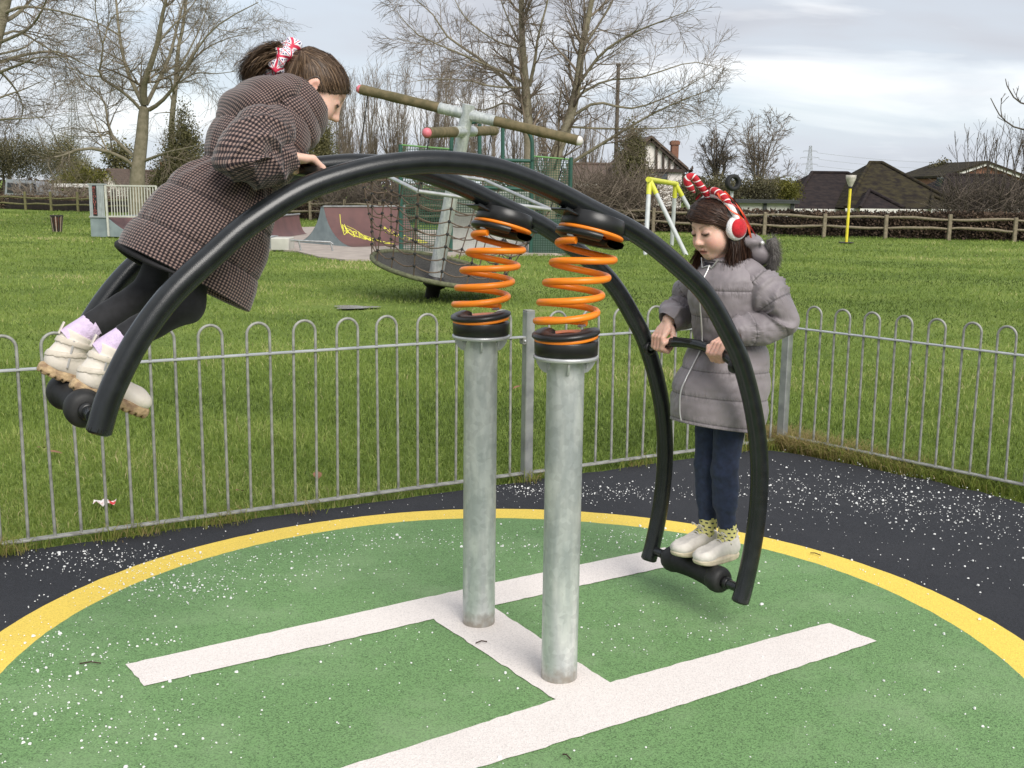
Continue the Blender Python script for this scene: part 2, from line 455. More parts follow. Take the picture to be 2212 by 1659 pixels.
for k in range(5):
    j = (k + 1) % 5; Fq += [(k, j, 5 + j), (k, 5 + j, 5 + k), (5 + k, 5 + j, 10)]
Fq = (np.array(Fq)[None] + np.arange(nC)[:, None, None] * 11).reshape(-1, 3)
tag(link('white_crumbs', fast_mesh('white_crumbs', V.reshape(-1, 3), Fq, 'crumb_white')), 'white crumbs scattered across the rubber playground surface', 'crumbs', kind='stuff')

# ------------------------------------------------------------------ grass blades
attr_mat('grass_blade', [(0.0, (0.060, 0.092, 0.018)), (0.35, (0.158, 0.228, 0.044)), (0.7, (0.265, 0.345, 0.078)), (0.9, (0.41, 0.44, 0.15)), (1.0, (0.54, 0.47, 0.25))], 0.55, trans=0.35)
attr_mat('dry_grass', [(0.0, (0.10, 0.15, 0.02)), (0.35, (0.20, 0.24, 0.04)), (0.7, (0.34, 0.27, 0.11)), (1.0, (0.40, 0.28, 0.14))], 0.7, trans=0.25)
MUD = gnd(775, 660)
def lowfreq(P, seed, f):
    q_ = np.random.default_rng(seed); o = np.zeros(len(P))
    for _ in range(6):
        k = q_.normal(0, f, 2); o += np.sin(P[:, 0] * k[0] + P[:, 1] * k[1] + q_.uniform(0, 6.28))
    return o / 6 ** 0.5
def blades(P, Lh, Wd, q_, rnd, lean=0.6, segs=2, z0=-0.02):
    n_ = len(P); az = q_.uniform(0, 6.28, n_); face = q_.uniform(0, 6.28, n_)
    ln = np.abs(q_.normal(lean, 0.3, n_)).clip(0, 1.5)
    wx, wy = np.cos(face) * Wd / 2, np.sin(face) * Wd / 2; dx, dy = np.cos(az), np.sin(az)
    z0 = np.full(n_, z0) if np.isscalar(z0) else z0
    if segs == 1:
        V = np.zeros((n_, 3, 3))
        V[:, 0] = np.c_[P[:, 0] - wx, P[:, 1] - wy, z0]; V[:, 1] = np.c_[P[:, 0] + wx, P[:, 1] + wy, z0]
        V[:, 2] = np.c_[P[:, 0] + dx * ln * Lh * .8, P[:, 1] + dy * ln * Lh * .8, z0 + Lh * np.cos(ln * .8)]
        F_ = np.array([[0, 1, 2]])
    else:
        V = np.zeros((n_, 5, 3)); mx_ = P[:, 0] + dx * ln * Lh * .22; my_ = P[:, 1] + dy * ln * Lh * .22; mz = z0 + Lh * .58 * np.cos(ln * .4)
        V[:, 0] = np.c_[P[:, 0] - wx, P[:, 1] - wy, z0]; V[:, 1] = np.c_[P[:, 0] + wx, P[:, 1] + wy, z0]
        V[:, 2] = np.c_[mx_ - wx * .8, my_ - wy * .8, mz]; V[:, 3] = np.c_[mx_ + wx * .8, my_ + wy * .8, mz]
        V[:, 4] = np.c_[P[:, 0] + dx * ln * Lh * .85, P[:, 1] + dy * ln * Lh * .85, z0 + Lh * np.cos(ln * .75)]
        F_ = np.array([[0, 1, 3], [0, 3, 2], [2, 3, 4]])
    k = V.shape[1]
    return V.reshape(-1, 3), (F_[None] + np.arange(n_)[:, None, None] * k).reshape(-1, 3), np.repeat(rnd, k)
def field(n_, r0, r1, q_, half=0.52):
    u = q_.random(n_); r_ = r0 * (r1 / r0) ** u; th = q_.uniform(-half, half, n_)
    return np.c_[r_ * np.sin(th), r_ * np.cos(th)], r_
SLAB = None
SLABP = [gnd(*p_) for p_ in ((505, 545), (600, 540), (640, 543), (690, 556), (745, 562), (830, 562), (930, 556), (1010, 549), (1230, 548), (1230, 505), (700, 490), (500, 496))]
def in_slab(P):
    c = np.zeros(len(P), bool); n_ = len(SLABP)
    for i in range(n_):
        a_, b_ = SLABP[i], SLABP[(i + 1) % n_]
        with np.errstate(divide='ignore', invalid='ignore'): c ^= ((a_[1] > P[:, 1]) != (b_[1] > P[:, 1])) & (P[:, 0] < (b_[0] - a_[0]) * (P[:, 1] - a_[1]) / (b_[1] - a_[1]) + a_[0])
    return c
def grass_patch(name, n_, r0, r1, seed, segs, lab, h=0.055, w=0.006):
    q_ = np.random.default_rng(seed); P, r_ = field(n_, r0, r1, q_)
    ok = inside_play(np.c_[P, np.zeros(len(P))]) < -0.005
    dm = np.hypot((P[:, 0] - MUD[0]) / 1.0, (P[:, 1] - MUD[1]) / 0.55)
    ok &= (dm > 1) | (q_.random(len(P)) < (dm ** 2) * 0.5)
    dm2 = np.hypot((P[:, 0] - .35) / 1.3, (P[:, 1] - 14.2) / 1.1); ok &= (dm2 > 1) | (q_.random(len(P)) < .25 + dm2 * .4)
    ok &= ~in_slab(P); P = P[ok]; r_ = r_[ok]
    lf = lowfreq(P, 5, 1.1) * .5 + lowfreq(P, 6, 3.5) * .5; lf2 = lowfreq(P, 9, 0.6)
    L_ = h * (1 + 0.35 * lf) * q_.uniform(0.5, 1.3, len(P)) * (1 + 0.02 * (r_ - r0)); L_ = L_.clip(0.015, 0.16)
    Wd = w * np.maximum(1, r_ / 7) * q_.uniform(.6, 1.3, len(P))
    rnd = (0.42 + 0.19 * lf + 0.15 * lf2 + q_.normal(0, 0.17, len(P))).clip(0, 1)
    V, F_, R_ = blades(P, L_, Wd, q_, rnd, 0.75, segs)
    tag(link(name, fast_mesh(name, V, F_, 'grass_blade', attrs={'rnd': R_})), lab, 'grass', kind='stuff')
grass_patch('grass', 190000, 4.3, 10.5, 21, 2, 'short green grass behind the bow topped fence', 0.046, 0.0050)
grass_patch('field_grass', 230000, 10.5, 60, 22, 1, 'mown green grass of the open field', 0.042, 0.006)
# straggly dry grass along the foot of the right-hand fence and a few tufts at the left one
q = np.random.default_rng(31)
k = np.abs(q.normal(0, 0.9, 9000)).clip(0, 3.2); off = q.normal(-0.10, 0.09, 9000)
P = CORN[:2] + np.outer(k - 0.15, RD[:2]) + np.outer(-off - .20, -RN[:2]) * -1
P = CORN[:2] + np.outer(k - 0.2, RD[:2]) + np.outer(0.09 - np.abs(q.normal(0, .14, 9000)), RN[:2])
V1, F1, R1 = blades(P, q.uniform(.05, .17, 9000) * np.exp(-k * .25), np.full(9000, .004), q, (0.82 - k * .42 + q.normal(0, .2, 9000)).clip(0, 1), 1.0)
cs = [(0.0, 40, .05), (.55, 220, .1), (.95, 150, .06), (1.35, 60, .05), (2.58, 120, .05), (3.3, 100, .08), (4.2, 400, .12), (0.02, 300, .06)]
Pt = np.vstack([FEN0[:2] + np.outer(q.normal(s0, sd, k_), FD[:2]) + np.outer(q.normal(0.03, .03, k_), FN[:2]) for s0, k_, sd in cs])
V2, F2, R2 = blades(Pt, q.uniform(.05, .12, len(Pt)), np.full(len(Pt), .004), q, q.normal(.45, .2, len(Pt)).clip(0, 1), .9)
tag(link('dry_grass', fast_mesh('dry_grass', np.vstack([V1, V2]), np.vstack([F1, F2 + len(V1)]), 'dry_grass', attrs={'rnd': np.r_[R1, R2]})), 'straw coloured grass straggling along the fence foot', 'dry grass', kind='stuff')

# puddle in the field
mat('puddle_water', (0.20, 0.18, 0.14), 0.16, 0.2, spec=0.8)
pd = MB(); c0 = gnd(765, 662); pts = []
for i in range(28):
    a_ = 2 * math.pi * i / 28; rr_ = 1 + .25 * math.sin(3 * a_ + 1) + .12 * math.sin(5 * a_)
    pts.append(c0 + np.array([math.cos(a_) *   .26 * rr_, math.sin(a_) * .20 * rr_, -0.006]))
pd.add(pts, [tuple(range(28))]); structure('puddle', pd, 'puddle_water')
# ================================================================== bow-topped fence
mat('galv', (0.40, 0.41, 0.40), 0.45, base2=(0.27, 0.28, 0.28), scale=14, metal=0.55, bump=0.15, bscale=80, bdist=0.002)
mat('galv_weathered', (0.36, 0.36, 0.33), 0.6, base2=(0.20, 0.20, 0.18), scale=22, metal=0.25, bump=0.2, bscale=120, bdist=0.002)
mat('galv_bright', (0.55, 0.56, 0.56), 0.35, base2=(0.42, 0.43, 0.44), scale=9, metal=0.5)
def hoop_mesh(sp, zrail, ztop, r=0.0068):
    rad = sp / 2; P = [(0, 0, 0.03), (0, 0, 0.3), (0, 0, ztop - rad)]
    P += [(rad - rad * math.cos(t), 0, ztop - rad + rad * math.sin(t)) for t in np.linspace(0.2, math.pi - 0.2, 11)]
    P += [(sp, 0, ztop - rad), (sp, 0, 0.3), (sp, 0, 0.03)]
    me = MB().tube(P, r, 8).mesh('hoop', 'galv_weathered'); return me
def fence_panel(o, d, s0, pitch, count, zr, zt, s_a, s_b, label, group, base=0.0):
    t = thing('bow_top_fence', o + d * s_a, label, 'fence', group)
    me = hoop_mesh(pitch, zr, zt); ang = math.atan2(d[1], d[0])
    for i in range(count):
        h = link('hoop', me, t, o + d * (s0 + 2 * pitch * i) + Zv * base); h.rotation_euler = (random.gauss(0, .004), random.gauss(0, .006), ang)
    r = MB().bar(o + d * s_a + Zv * (zr + base), o + d * s_b + Zv * (zr + base), 0.034, 0.009, bevel=0.002); r.build('top_rail', 'galv_bright', t)
    r = MB().bar(o + d * s_a + Zv * (0.035 + base), o + d * s_b + Zv * (0.035 + base), 0.036, 0.010, bevel=0.002); r.build('bottom_rail', 'galv_weathered', t)
    return t
FG = 'bow topped fence panels round the play area'
fence_panel(FEN0, FD, -1.50, 0.1075, 19, 0.77, 0.915, -1.75, 2.555, 'long bow topped grey railing panel at left, below the climbing girl', FG)
fence_panel(FEN0, FD, 2.70, 0.1075, 8, 0.755, 0.895, 2.61, 4.385, 'short bow topped grey railing panel between the two fence posts', FG)
fence_panel(CORN, RD, 0.125, 0.097, 15, 0.705, 0.845, 0.04, 3.2, 'bow topped grey railing panel at right, foot hidden in straw grass', FG, base=0.02)
def fence_post(p, h, d, label):
    t = thing('fence_post', p, label, 'post', 'square posts of the bow topped fence')
    x = np.array([d[0], d[1], 0]); y = np.array([-d[1], d[0], 0])
    MB().box(p + Zv * (h / 2 - .05), (.05, .05, h + .1), (x, y, Zv), bevel=0.004).build('shaft', 'galv', t)
    MB().box(p + Zv * (h + .003), (.047, .047, .006), (x, y, Zv)).build('cap', 'galv_weathered', t)
    for sg in (-1, 1):
        c = MB().box(p + x * sg * .034 + Zv * .752, (.02, .045, .04), (x, y, Zv), bevel=.004)
        k = c.build('rail_clamp', 'galv_weathered', t)
        MB().ball(p + x * sg * .036 - y * .026 + Zv * .752, .008, 8).build('bolt', 'galv_bright', k)
    return t
fence_post(FEN1, 0.905, FD, 'square galvanised fence post standing between the two spring posts')
fence_post(CORN, 0.845, RD, 'square galvanised corner post of the fence beside the grey coat')
# ================================================================== spring seesaw
m = mat('arch_paint', (0.011, 0.013, 0.0145), 0.27, base2=(0.006, 0.0075, 0.008), scale=30, spec=0.55, bump=0.22, bscale=420, bdist=0.0012)
mat('black_plastic', (0.012, 0.012, 0.012), 0.35, 0.2, scale=15, spec=0.5)
mat('black_rubber_grip', (0.012, 0.012, 0.012), 0.6, 0.3, scale=40, bump=0.2, bscale=200, bdist=0.001)
mat('spring_orange', (0.86, 0.235, 0.012), 0.38, 0.06, scale=12, spec=0.5)
# galvanised posts: spangled zinc with vertical runs
m = mat('galv_post', (0.60, 0.615, 0.605), 0.40, base2=(0.46, 0.485, 0.485), scale=5, metal=0.45, bump=0.12, bscale=90, bdist=0.002, detail=8)
N, L, b = nodes_of(m)
rp = [x for x in N if x.type == 'VALTORGB'][0]
t = N.new('ShaderNodeTexCoord'); mp = N.new('ShaderNodeMapping'); mp.inputs['Scale'].default_value = (14, 14, 3.2); L.new(t.outputs['Object'], mp.inputs[0])
n = N.new('ShaderNodeTexNoise'); n.inputs['Scale'].default_value = 2.2; n.inputs['Detail'].default_value = 6; L.new(mp.outputs[0], n.inputs['Vector'])
r2 = N.new('ShaderNodeValToRGB'); L.new(n.outputs['Fac'], r2.inputs[0])
r2.color_ramp.elements[0].position = .42; r2.color_ramp.elements[0].color = (0.84, 0.86, 0.86, 1); r2.color_ramp.elements[1].position = .6; r2.color_ramp.elements[1].color = (1.08, 1.08, 1.06, 1)
v = N.new('ShaderNodeTexVoronoi'); v.inputs['Scale'].default_value = 55; L.new(t.outputs['Object'], v.inputs['Vector'])
sx = N.new('ShaderNodeSeparateColor'); L.new(v.outputs['Color'], sx.inputs[0])
mr = N.new('ShaderNodeMapRange'); mr.inputs[3].default_value = .9; mr.inputs[4].default_value = 1.07; L.new(sx.outputs[0], mr.inputs[0])
mxa = N.new('ShaderNodeMix'); mxa.data_type = 'RGBA'; mxa.blend_type = 'MULTIPLY'; mxa.inputs[0].default_value = 1; L.new(rp.outputs[0], mxa.inputs[6]); L.new(r2.outputs[0], mxa.inputs[7])
mxb = N.new('ShaderNodeMix'); mxb.data_type = 'RGBA'; mxb.blend_type = 'MULTIPLY'; mxb.inputs[0].default_value = 1; L.new(mxa.outputs[2], mxb.inputs[6])
cb = N.new('ShaderNodeCombineColor')
for i in range(3): L.new(mr.outputs[0], cb.inputs[i])
L.new(cb.outputs[0], mxb.inputs[7])
sz_ = N.new('ShaderNodeSeparateXYZ'); L.new(t.outputs['Object'], sz_.inputs[0]); ng = N.new('ShaderNodeTexNoise'); ng.inputs['Scale'].default_value = 38; ng.inputs['Detail'].default_value = 5; L.new(t.outputs['Object'], ng.inputs['Vector'])
ma = N.new('ShaderNodeMath'); ma.operation = 'MULTIPLY_ADD'; L.new(ng.outputs['Fac'], ma.inputs[0]); ma.inputs[1].default_value = -.11; L.new(sz_.outputs[2], ma.inputs[2])
mg = N.new('ShaderNodeMapRange'); mg.inputs[1].default_value = -.045; mg.inputs[2].default_value = .01; mg.inputs[3].default_value = .75; mg.inputs[4].default_value = 0; L.new(ma.outputs[0], mg.inputs[0])
mxg = N.new('ShaderNodeMix'); mxg.data_type = 'RGBA'; L.new(mg.outputs[0], mxg.inputs[0]); L.new(mxb.outputs[2], mxg.inputs[6]); mxg.inputs[7].default_value = (.24, .20, .15, 1); L.new(mxg.outputs[2], b.inputs['Base Color'])

seesaw = thing('spring_seesaw', MID, 'tall standing seesaw of two black arched tubes on orange springs and grey posts', 'seesaw')
arc = [(-1.361, .952), (-1.330, 1.040), (-1.262, 1.165), (-1.175, 1.275), (-1.068, 1.370), (-.972, 1.447), (-.825, 1.532), (-.671, 1.581), (-.545, 1.603), (-.420, 1.610), (-.258, 1.596), (-.090, 1.548), (.080, 1.480), (.274, 1.398), (.469, 1.272),
       (.563, 1.190), (.649, 1.078), (.716, .972), (.781, .810), (.820, .645), (.831, .480), (.816, .315), (.786, .170), (.768, .112)]
TUBE_R = 0.0315; HALF = float(np.linalg.norm(POST_F - POST_N)) / 2
arc_s = catmull(arc, 140)
for tt in (-HALF, HALF):
    P = [pl(s, tt, z) for s, z in arc_s]
    o = MB().tube(P, TUBE_R, 28).build('arch_tube', 'arch_paint', seesaw)
    for e_, nx_ in ((0, 1), (-1, -2)):
        d_ = nrm(P[e_] - P[nx_]); MB().lathe([(0, .006), (.024, .006), (.0315, 0), (.0315, -.012)], P[e_] + d_ * .001, d_, 24).build('end_cap', 'black_plastic', o)
def arc_at(s):
    i = int(np.argmin(np.abs(arc_s[:, 0] - s) + (arc_s[:, 1] < 1.2) * 0)); d_ = nrm(arc_s[min(i + 1, 139)] - arc_s[max(i - 1, 0)]); return arc_s[i], d_

def sz(s, z, t): return pl(s, t, z)
def dsz(v): return A * v[0] + Zv * v[1]
for tt in (-HALF, HALF):
    base = pl(0, tt, 0)
    post = MB().lathe([(0.0575, -.12), (0.0575, 1.040)], base, Zv, 48).build('post', 'galv_post', seesaw)
    fl = MB().lathe([(.04, 1.034), (.097, 1.034), (.099, 1.036), (.099, 1.044), (.097, 1.046), (.04, 1.046)], base, Zv, 48).build('flange', 'galv_bright', post)
    for k in range(4):
        an = math.radians(-28 + 90 * k); d_ = A * math.cos(an) + B * math.sin(an); w_ = -A * math.sin(an) + B * math.cos(an)
        pr = [base + d_ * r_ + Zv * h_ - w_ * .003 for r_, h_ in ((.056, 1.034), (.090, 1.034), (.089, 1.022), (.080, 1.006), (.068, .994), (.056, .990))]
        MB().prism(pr, w_ * .006).build('gusset', 'galv_bright', post)
        an += math.radians(45); d_ = A * math.cos(an) + B * math.sin(an)
        MB().lathe([(0, -.022), (.005, -.022), (.005, -.008), (.009, -.008), (.009, 0), (0, 0)], base + d_ * .08 + Zv * 1.034, Zv, 6, sm=False).build('bolt', 'galv', post)
    # lower spring seat
    seat = MB().lathe([(.0, 1.047), (.094, 1.047), (.096, 1.049), (.097, 1.088), (.095, 1.092), (0, 1.092)], base, Zv, 40).build('spring_seat', 'black_plastic', seesaw)
    tl = nrm(np.array([-.10, 1.0]))
    MB().lathe([(.05, 0), (.096, 0), (.097, .003), (.097, .009), (.095, .011), (.05, .011)], sz(0, 1.094, tt), dsz(tl), 40).build('orange_ring', 'spring_orange', seat)
    MB().lathe([(.046, .012), (.052, .011), (.100, .011), (.104, .016), (.102, .024), (.09, .030), (.062, .029), (.046, .024), (.046, .012)], sz(0, 1.094, tt), dsz(tl), 40, a0=math.radians(-170), a1=math.radians(60), ref=A).build('clamp_ring', 'black_plastic', seat)
    MB().lathe([(0, .006), (.012, .006), (.014, 0), (.006, .0)], sz(.0, 1.122, tt) + A * .07 + B * .02 + Zv * .004, dsz(tl), 10).build('bolt', 'galv', seat)
    # upper seat, hung under a plate welded below the tube
    ptc, ptd = arc_at(.095); nn_ = np.array([ptd[1], -ptd[0]]); nn_ = nn_ if nn_[1] > 0 else -nn_      # up from the plate
    pc = ptc - nn_ * .040
    X3, N3 = dsz(ptd), dsz(nn_)
    br = MB().box(sz(*pc, tt), (.255, .085, .008), (X3, B, N3), bevel=.003); bracket = br.build('bracket', 'arch_paint', seesaw)
    for sg in (-1, 1):
        w_ = MB(); p0 = sz(*pc, tt) + B * sg * .014
        w_.prism([p0 - X3 * .115 + N3 * .004, p0 + X3 * .115 + N3 * .004, p0 + X3 * .10 + N3 * .03, p0 - X3 * .10 + N3 * .03], B * .006); w_.build('web', 'arch_paint', bracket)
        for kx in (-.03, .065):
            MB().lathe([(0, .024), (.009, .023), (.0135, .017), (.0145, .010), (.0145, 0), (.02, 0)], sz(*pc, tt) + X3 * kx + B * sg * .036 + N3 * .004, N3, 14).build('bolt', 'black_plastic', bracket)
    rc = np.array([.082, 1.413]); ns = nrm(np.array([.27, .963])); U3 = dsz(ns); xs_ = dsz((ns[1], -ns[0]))
    top = sz(*(rc + ns * .052), tt); d_ = -U3
    seat2 = MB().lathe([(0, 0), (.090, 0), (.093, .003), (.098, .044), (.095, .047), (0, .047)], top, d_, 40).build('spring_seat', 'black_plastic', seesaw)
    MB().lathe([(.05, .048), (.098, .048), (.100, .050), (.100, .056), (.098, .058), (.05, .058)], top, d_, 40).build('orange_ring', 'spring_orange', seat2)
    MB().lathe([(.056, .060), (.103, .059), (.108, .064), (.106, .075), (.09, .083), (.066, .081), (.056, .074), (.056, .060)], top, d_, 40, a0=math.radians(-165), a1=math.radians(115), ref=xs_).build('clamp_ring', 'black_plastic', seat2)
    MB().lathe([(0, .007), (.014, .006), (.016, 0), (.006, 0)], top + d_ * .080 - xs_ * .080 - B * .022, d_, 12).build('bolt', 'galv_bright', seat2)
    # coil spring
    c0 = np.array([-.004, 1.132]); c1 = rc - ns * .034; m0 = np.array([0.0, 1.0]) * .22; m1 = ns * .26
    n_ = 460; turns = 4.55; P = []; ph0 = math.radians(12)
    for i in range(n_):
        u = i / (n_ - 1); h00 = 2 * u ** 3 - 3 * u ** 2 + 1; h10 = u ** 3 - 2 * u ** 2 + u; h01 = -2 * u ** 3 + 3 * u ** 2; h11 = u ** 3 - u ** 2
        c = h00 * c0 + h10 * m0 + h01 * c1 + h11 * m1
        dd = (6 * u * u - 6 * u) * c0 + (3 * u * u - 4 * u + 1) * m0 + (-6 * u * u + 6 * u) * c1 + (3 * u * u - 2 * u) * m1; dd = nrm(dd); dr = nrm(np.array([-.05 * (1 - u) + .17 * u, 1.0]))
        xx = np.array([dr[1], -dr[0]]); th = ph0 + 2 * math.pi * turns * u
        P.append(sz(*c, tt) + dsz(xx) * .0895 * math.cos(th) + B * .0895 * math.sin(th))
    MB().tube(P, .0107, 12).build('coil_spring', 'spring_orange', seesaw)
# foot bars with waisted rubber rollers
def foot_bar(s, z, nm='foot_bar'):
    o = MB().tube([pl(s, -HALF + .02, z), pl(s, HALF - .02, z)], .017, 18).build(nm, 'arch_paint', seesaw)
    pr = [(.018, -.158), (.032, -.157), (.044, -.150), (.049, -.135), (.049, -.116), (.045, -.102), (.042, -.098)]
    k = np.linspace(-.094, .094, 49)
    for i, h_ in enumerate(k): pr.append((.0365 + .0055 * (h_ / .094) ** 2 + (.0012 if i % 2 else -.0012), h_))
    pr += [(.042, .098), (.045, .102), (.049, .116), (.049, .135), (.044, .150), (.032, .157), (.018, .158)]
    MB().lathe(pr, pl(s, 0, z), B, 32).build('roller', 'black_rubber_grip', o)
    for sg in (-1, 1):
        MB().lathe([(.017, -.012), (.022, -.01), (.022, .01), (.017, .012)], pl(s, sg * .172, z), B, 20).build('collar', 'black_plastic', o)
    return o
FOOT_R = (0.781, 0.150); FOOT_L = (-1.368, 0.986)
foot_bar(*FOOT_R); foot_bar(*FOOT_L)
def handle(s, z, bow, k=21):
    P = []
    for i in range(k):
        u = i / (k - 1); w_ = 1 - (2 * u - 1) ** 2; w_ = w_ ** .8
        P.append(pl(s, -HALF + .02 + u * (2 * HALF - .04), z) + dsz(bow) * w_)
    return P
HAND_R = handle(.715, .955, np.array([.015, .045])); HAND_L = handle(-.742, 1.560, np.array([-.030, .028]))
for P in (HAND_R, HAND_L):
    o = MB().tube(P, .0175, 16).build('handle', 'arch_paint', seesaw)
    for e_ in (0, -1):
        MB().lathe([(.0175, -.006), (.026, -.004), (.026, .012), (.0175, .014)], P[e_] + B * (.004 if e_ == 0 else -.010), B, 16).build('collar', 'black_plastic', o)
# ================================================================== people: signed-distance modelling
def sdf_mesh(fn, lo, hi, h):
    lo = np.asarray(lo, float); nb = np.ceil((np.asarray(hi) - lo) / (8 * h)).astype(int) + 1; n = nb * 8
    bi = np.stack(np.meshgrid(*[np.arange(k) for k in nb], indexing='ij'), -1).reshape(-1, 3)
    dc = fn(lo + (bi * 8 + 3.5) * h)
    act = np.abs(dc) < h * 8 * 1.05
    D = np.empty((nb[0], nb[1], nb[2], 8, 8, 8), np.float32); D[:] = np.where(dc < 0, -1, 1).reshape(*nb, 1, 1, 1)
    loc = np.stack(np.meshgrid(*[np.arange(8)] * 3, indexing='ij'), -1).reshape(-1, 3)
    ai = bi[act]
    for c in range(0, len(ai), 400):
        a_ = ai[c:c + 400]; P = lo + (a_[:, None] * 8 + loc[None]) * h
        D[a_[:, 0], a_[:, 1], a_[:, 2]] = fn(P.reshape(-1, 3)).reshape(-1, 8, 8, 8)
    D = D.transpose(0, 3, 1, 4, 2, 5).reshape(n[0], n[1], n[2])
    s = D < 0
    cnt = np.zeros(tuple(n - 1), np.uint8)
    for x in (0, 1):
        for y in (0, 1):
            for z in (0, 1): cnt += s[x:n[0] - 1 + x, y:n[1] - 1 + y, z:n[2] - 1 + z]
    ci = np.stack(np.nonzero((cnt > 0) & (cnt < 8)), -1)
    ident = np.full(tuple(n - 1), -1, np.int32); ident[ci[:, 0], ci[:, 1], ci[:, 2]] = np.arange(len(ci))
    acc = np.zeros((len(ci), 3)); w = np.zeros(len(ci))
    for ax in range(3):
        o1, o2 = [k for k in range(3) if k != ax]
        for u in (0, 1):
            for v in (0, 1):
                p = np.zeros(3, int); p[o1] = u; p[o2] = v; q_ = p.copy(); q_[ax] = 1
                a_ = D[tuple((ci + p).T)]; b_ = D[tuple((ci + q_).T)]; x = (a_ < 0) != (b_ < 0)
                t = np.where(x, a_ / (a_ - b_ + 1e-12), 0); pt = np.tile(p, (len(ci), 1)).astype(float); pt[:, ax] += t
                acc += pt * x[:, None]; w += x
    V = lo + (ci + acc / w[:, None]) * h
    F = []
    for ax in range(3):
        o1, o2 = [(1, 2), (2, 0), (0, 1)][ax]
        sl0 = [slice(1, -1)] * 3; sl1 = [slice(1, -1)] * 3; sl0[ax] = slice(0, -1); sl1[ax] = slice(1, None)
        a_, b_ = s[tuple(sl0)], s[tuple(sl1)]; e = np.stack(np.nonzero(a_ != b_), -1)
        off = np.ones(3, int); off[ax] = 0; g_ = e + off
        flip = ~a_[tuple(e.T)]
        def cell(i, j):
            c = g_.copy(); c[:, o1] -= i; c[:, o2] -= j; return ident[tuple(c.T)]
        q4 = np.stack([cell(1, 1), cell(0, 1), cell(0, 0), cell(1, 0)], -1); q4[flip] = q4[flip][:, ::-1]; F.append(q4)
    F = np.vstack(F); F = F[(F >= 0).all(1)]
    return V, F
def cap(p, a_, b_, ra, rb=None):
    a_ = np.asarray(a_, float); b_ = np.asarray(b_, float); rb = ra if rb is None else rb
    ba = b_ - a_; t = (((p - a_) @ ba) / (ba @ ba + 1e-12)).clip(0, 1)
    return np.linalg.norm(p - a_ - t[:, None] * ba, axis=1) - (ra + (rb - ra) * t)
def ell(p, c, r, ax=None):
    q_ = p - np.asarray(c, float); r = np.asarray(r, float)
    if ax is not None: q_ = q_ @ np.asarray(ax, float).T
    k0 = np.linalg.norm(q_ / r, axis=1); k1 = np.linalg.norm(q_ / r ** 2, axis=1); return k0 * (k0 - 1) / (k1 + 1e-9)
def rbox(p, c, h_, rad, ax=None):
    q_ = p - np.asarray(c, float)
    if ax is not None: q_ = q_ @ np.asarray(ax, float).T
    q_ = np.abs(q_) - (np.asarray(h_, float) - rad); return np.linalg.norm(np.maximum(q_, 0), axis=1) + np.minimum(q_.max(1), 0) - rad
def smin(a_, b_, k):
    h_ = (0.5 + 0.5 * (b_ - a_) / k).clip(0, 1); return b_ * (1 - h_) + a_ * h_ - k * h_ * (1 - h_)
def smax(a_, b_, k): return -smin(-a_, -b_, k)

def head_sdf(p, mouth_open=0.0):
    """p in head coordinates: forward, left, up; origin between the ears at eye height"""
    d = ell(p, (-.012, 0, .014), (.090, .071, .0765))
    d = smin(d, ell(p, (.039, 0, .024), (.044, .056, .046)), .026)
    d = smin(d, ell(p, (.030, 0, -.042), (.054, .055, .060)), .03)
    d = smin(d, ell(p, (.060, 0, -.085), (.021, .025, .018)), .022)
    al = np.c_[p[:, 0], np.abs(p[:, 1]), p[:, 2]]
    d = smin(d, ell(al, (.049, .035, -.040), (.034, .030, .032)), .024)
    d = smax(d, -ell(al, (.094, .031, .001), (.016, .020, .012)), .012)
    d = smin(d, ell(al, (.0725, .030, -.001), (.0140, .0175, .0125)), .005)
    d = smin(d, cap(p, (.080, 0, .010), (.098, 0, -.028), .0065, .0088), .013)
    d = smin(d, ell(p, (.099, 0, -.031), (.0105, .0105, .009)), .007)
    d = smin(d, ell(al, (.089, .011, -.035), (.009, .0075, .007)), .006)
    d = smin(d, cap(p, (.082, -.015, -.0605), (.082, .015, -.0605), .0060), .007)
    d = smin(d, cap(p, (.0835, 0, -.060), (.0885, 0, -.061), .0050), .006)
    d = smin(d, cap(p, (.079, -.013, -.0725), (.079, .013, -.0725), .0068), .007)
    d = smax(d, -ell(p, (.093, 0, -.0665), (.010, .020, .0022 + mouth_open)), .004)
    d = smin(d, ell(al, (-.008, .0745, -.010), (.022, .0095, .031), ax=np.array([[.92, .39, 0], [-.39, .92, 0], [0, 0, 1]])), .006)
    d = smax(d, -ell(al, (.003, .0845, -.007), (.010, .0055, .014)), .004)
    d = smin(d, cap(p, (-.018, 0, -.055), (-.045, 0, -.155), .043, .045), .03)
    return d
SKIN = np.array([0.72, 0.465, 0.365])
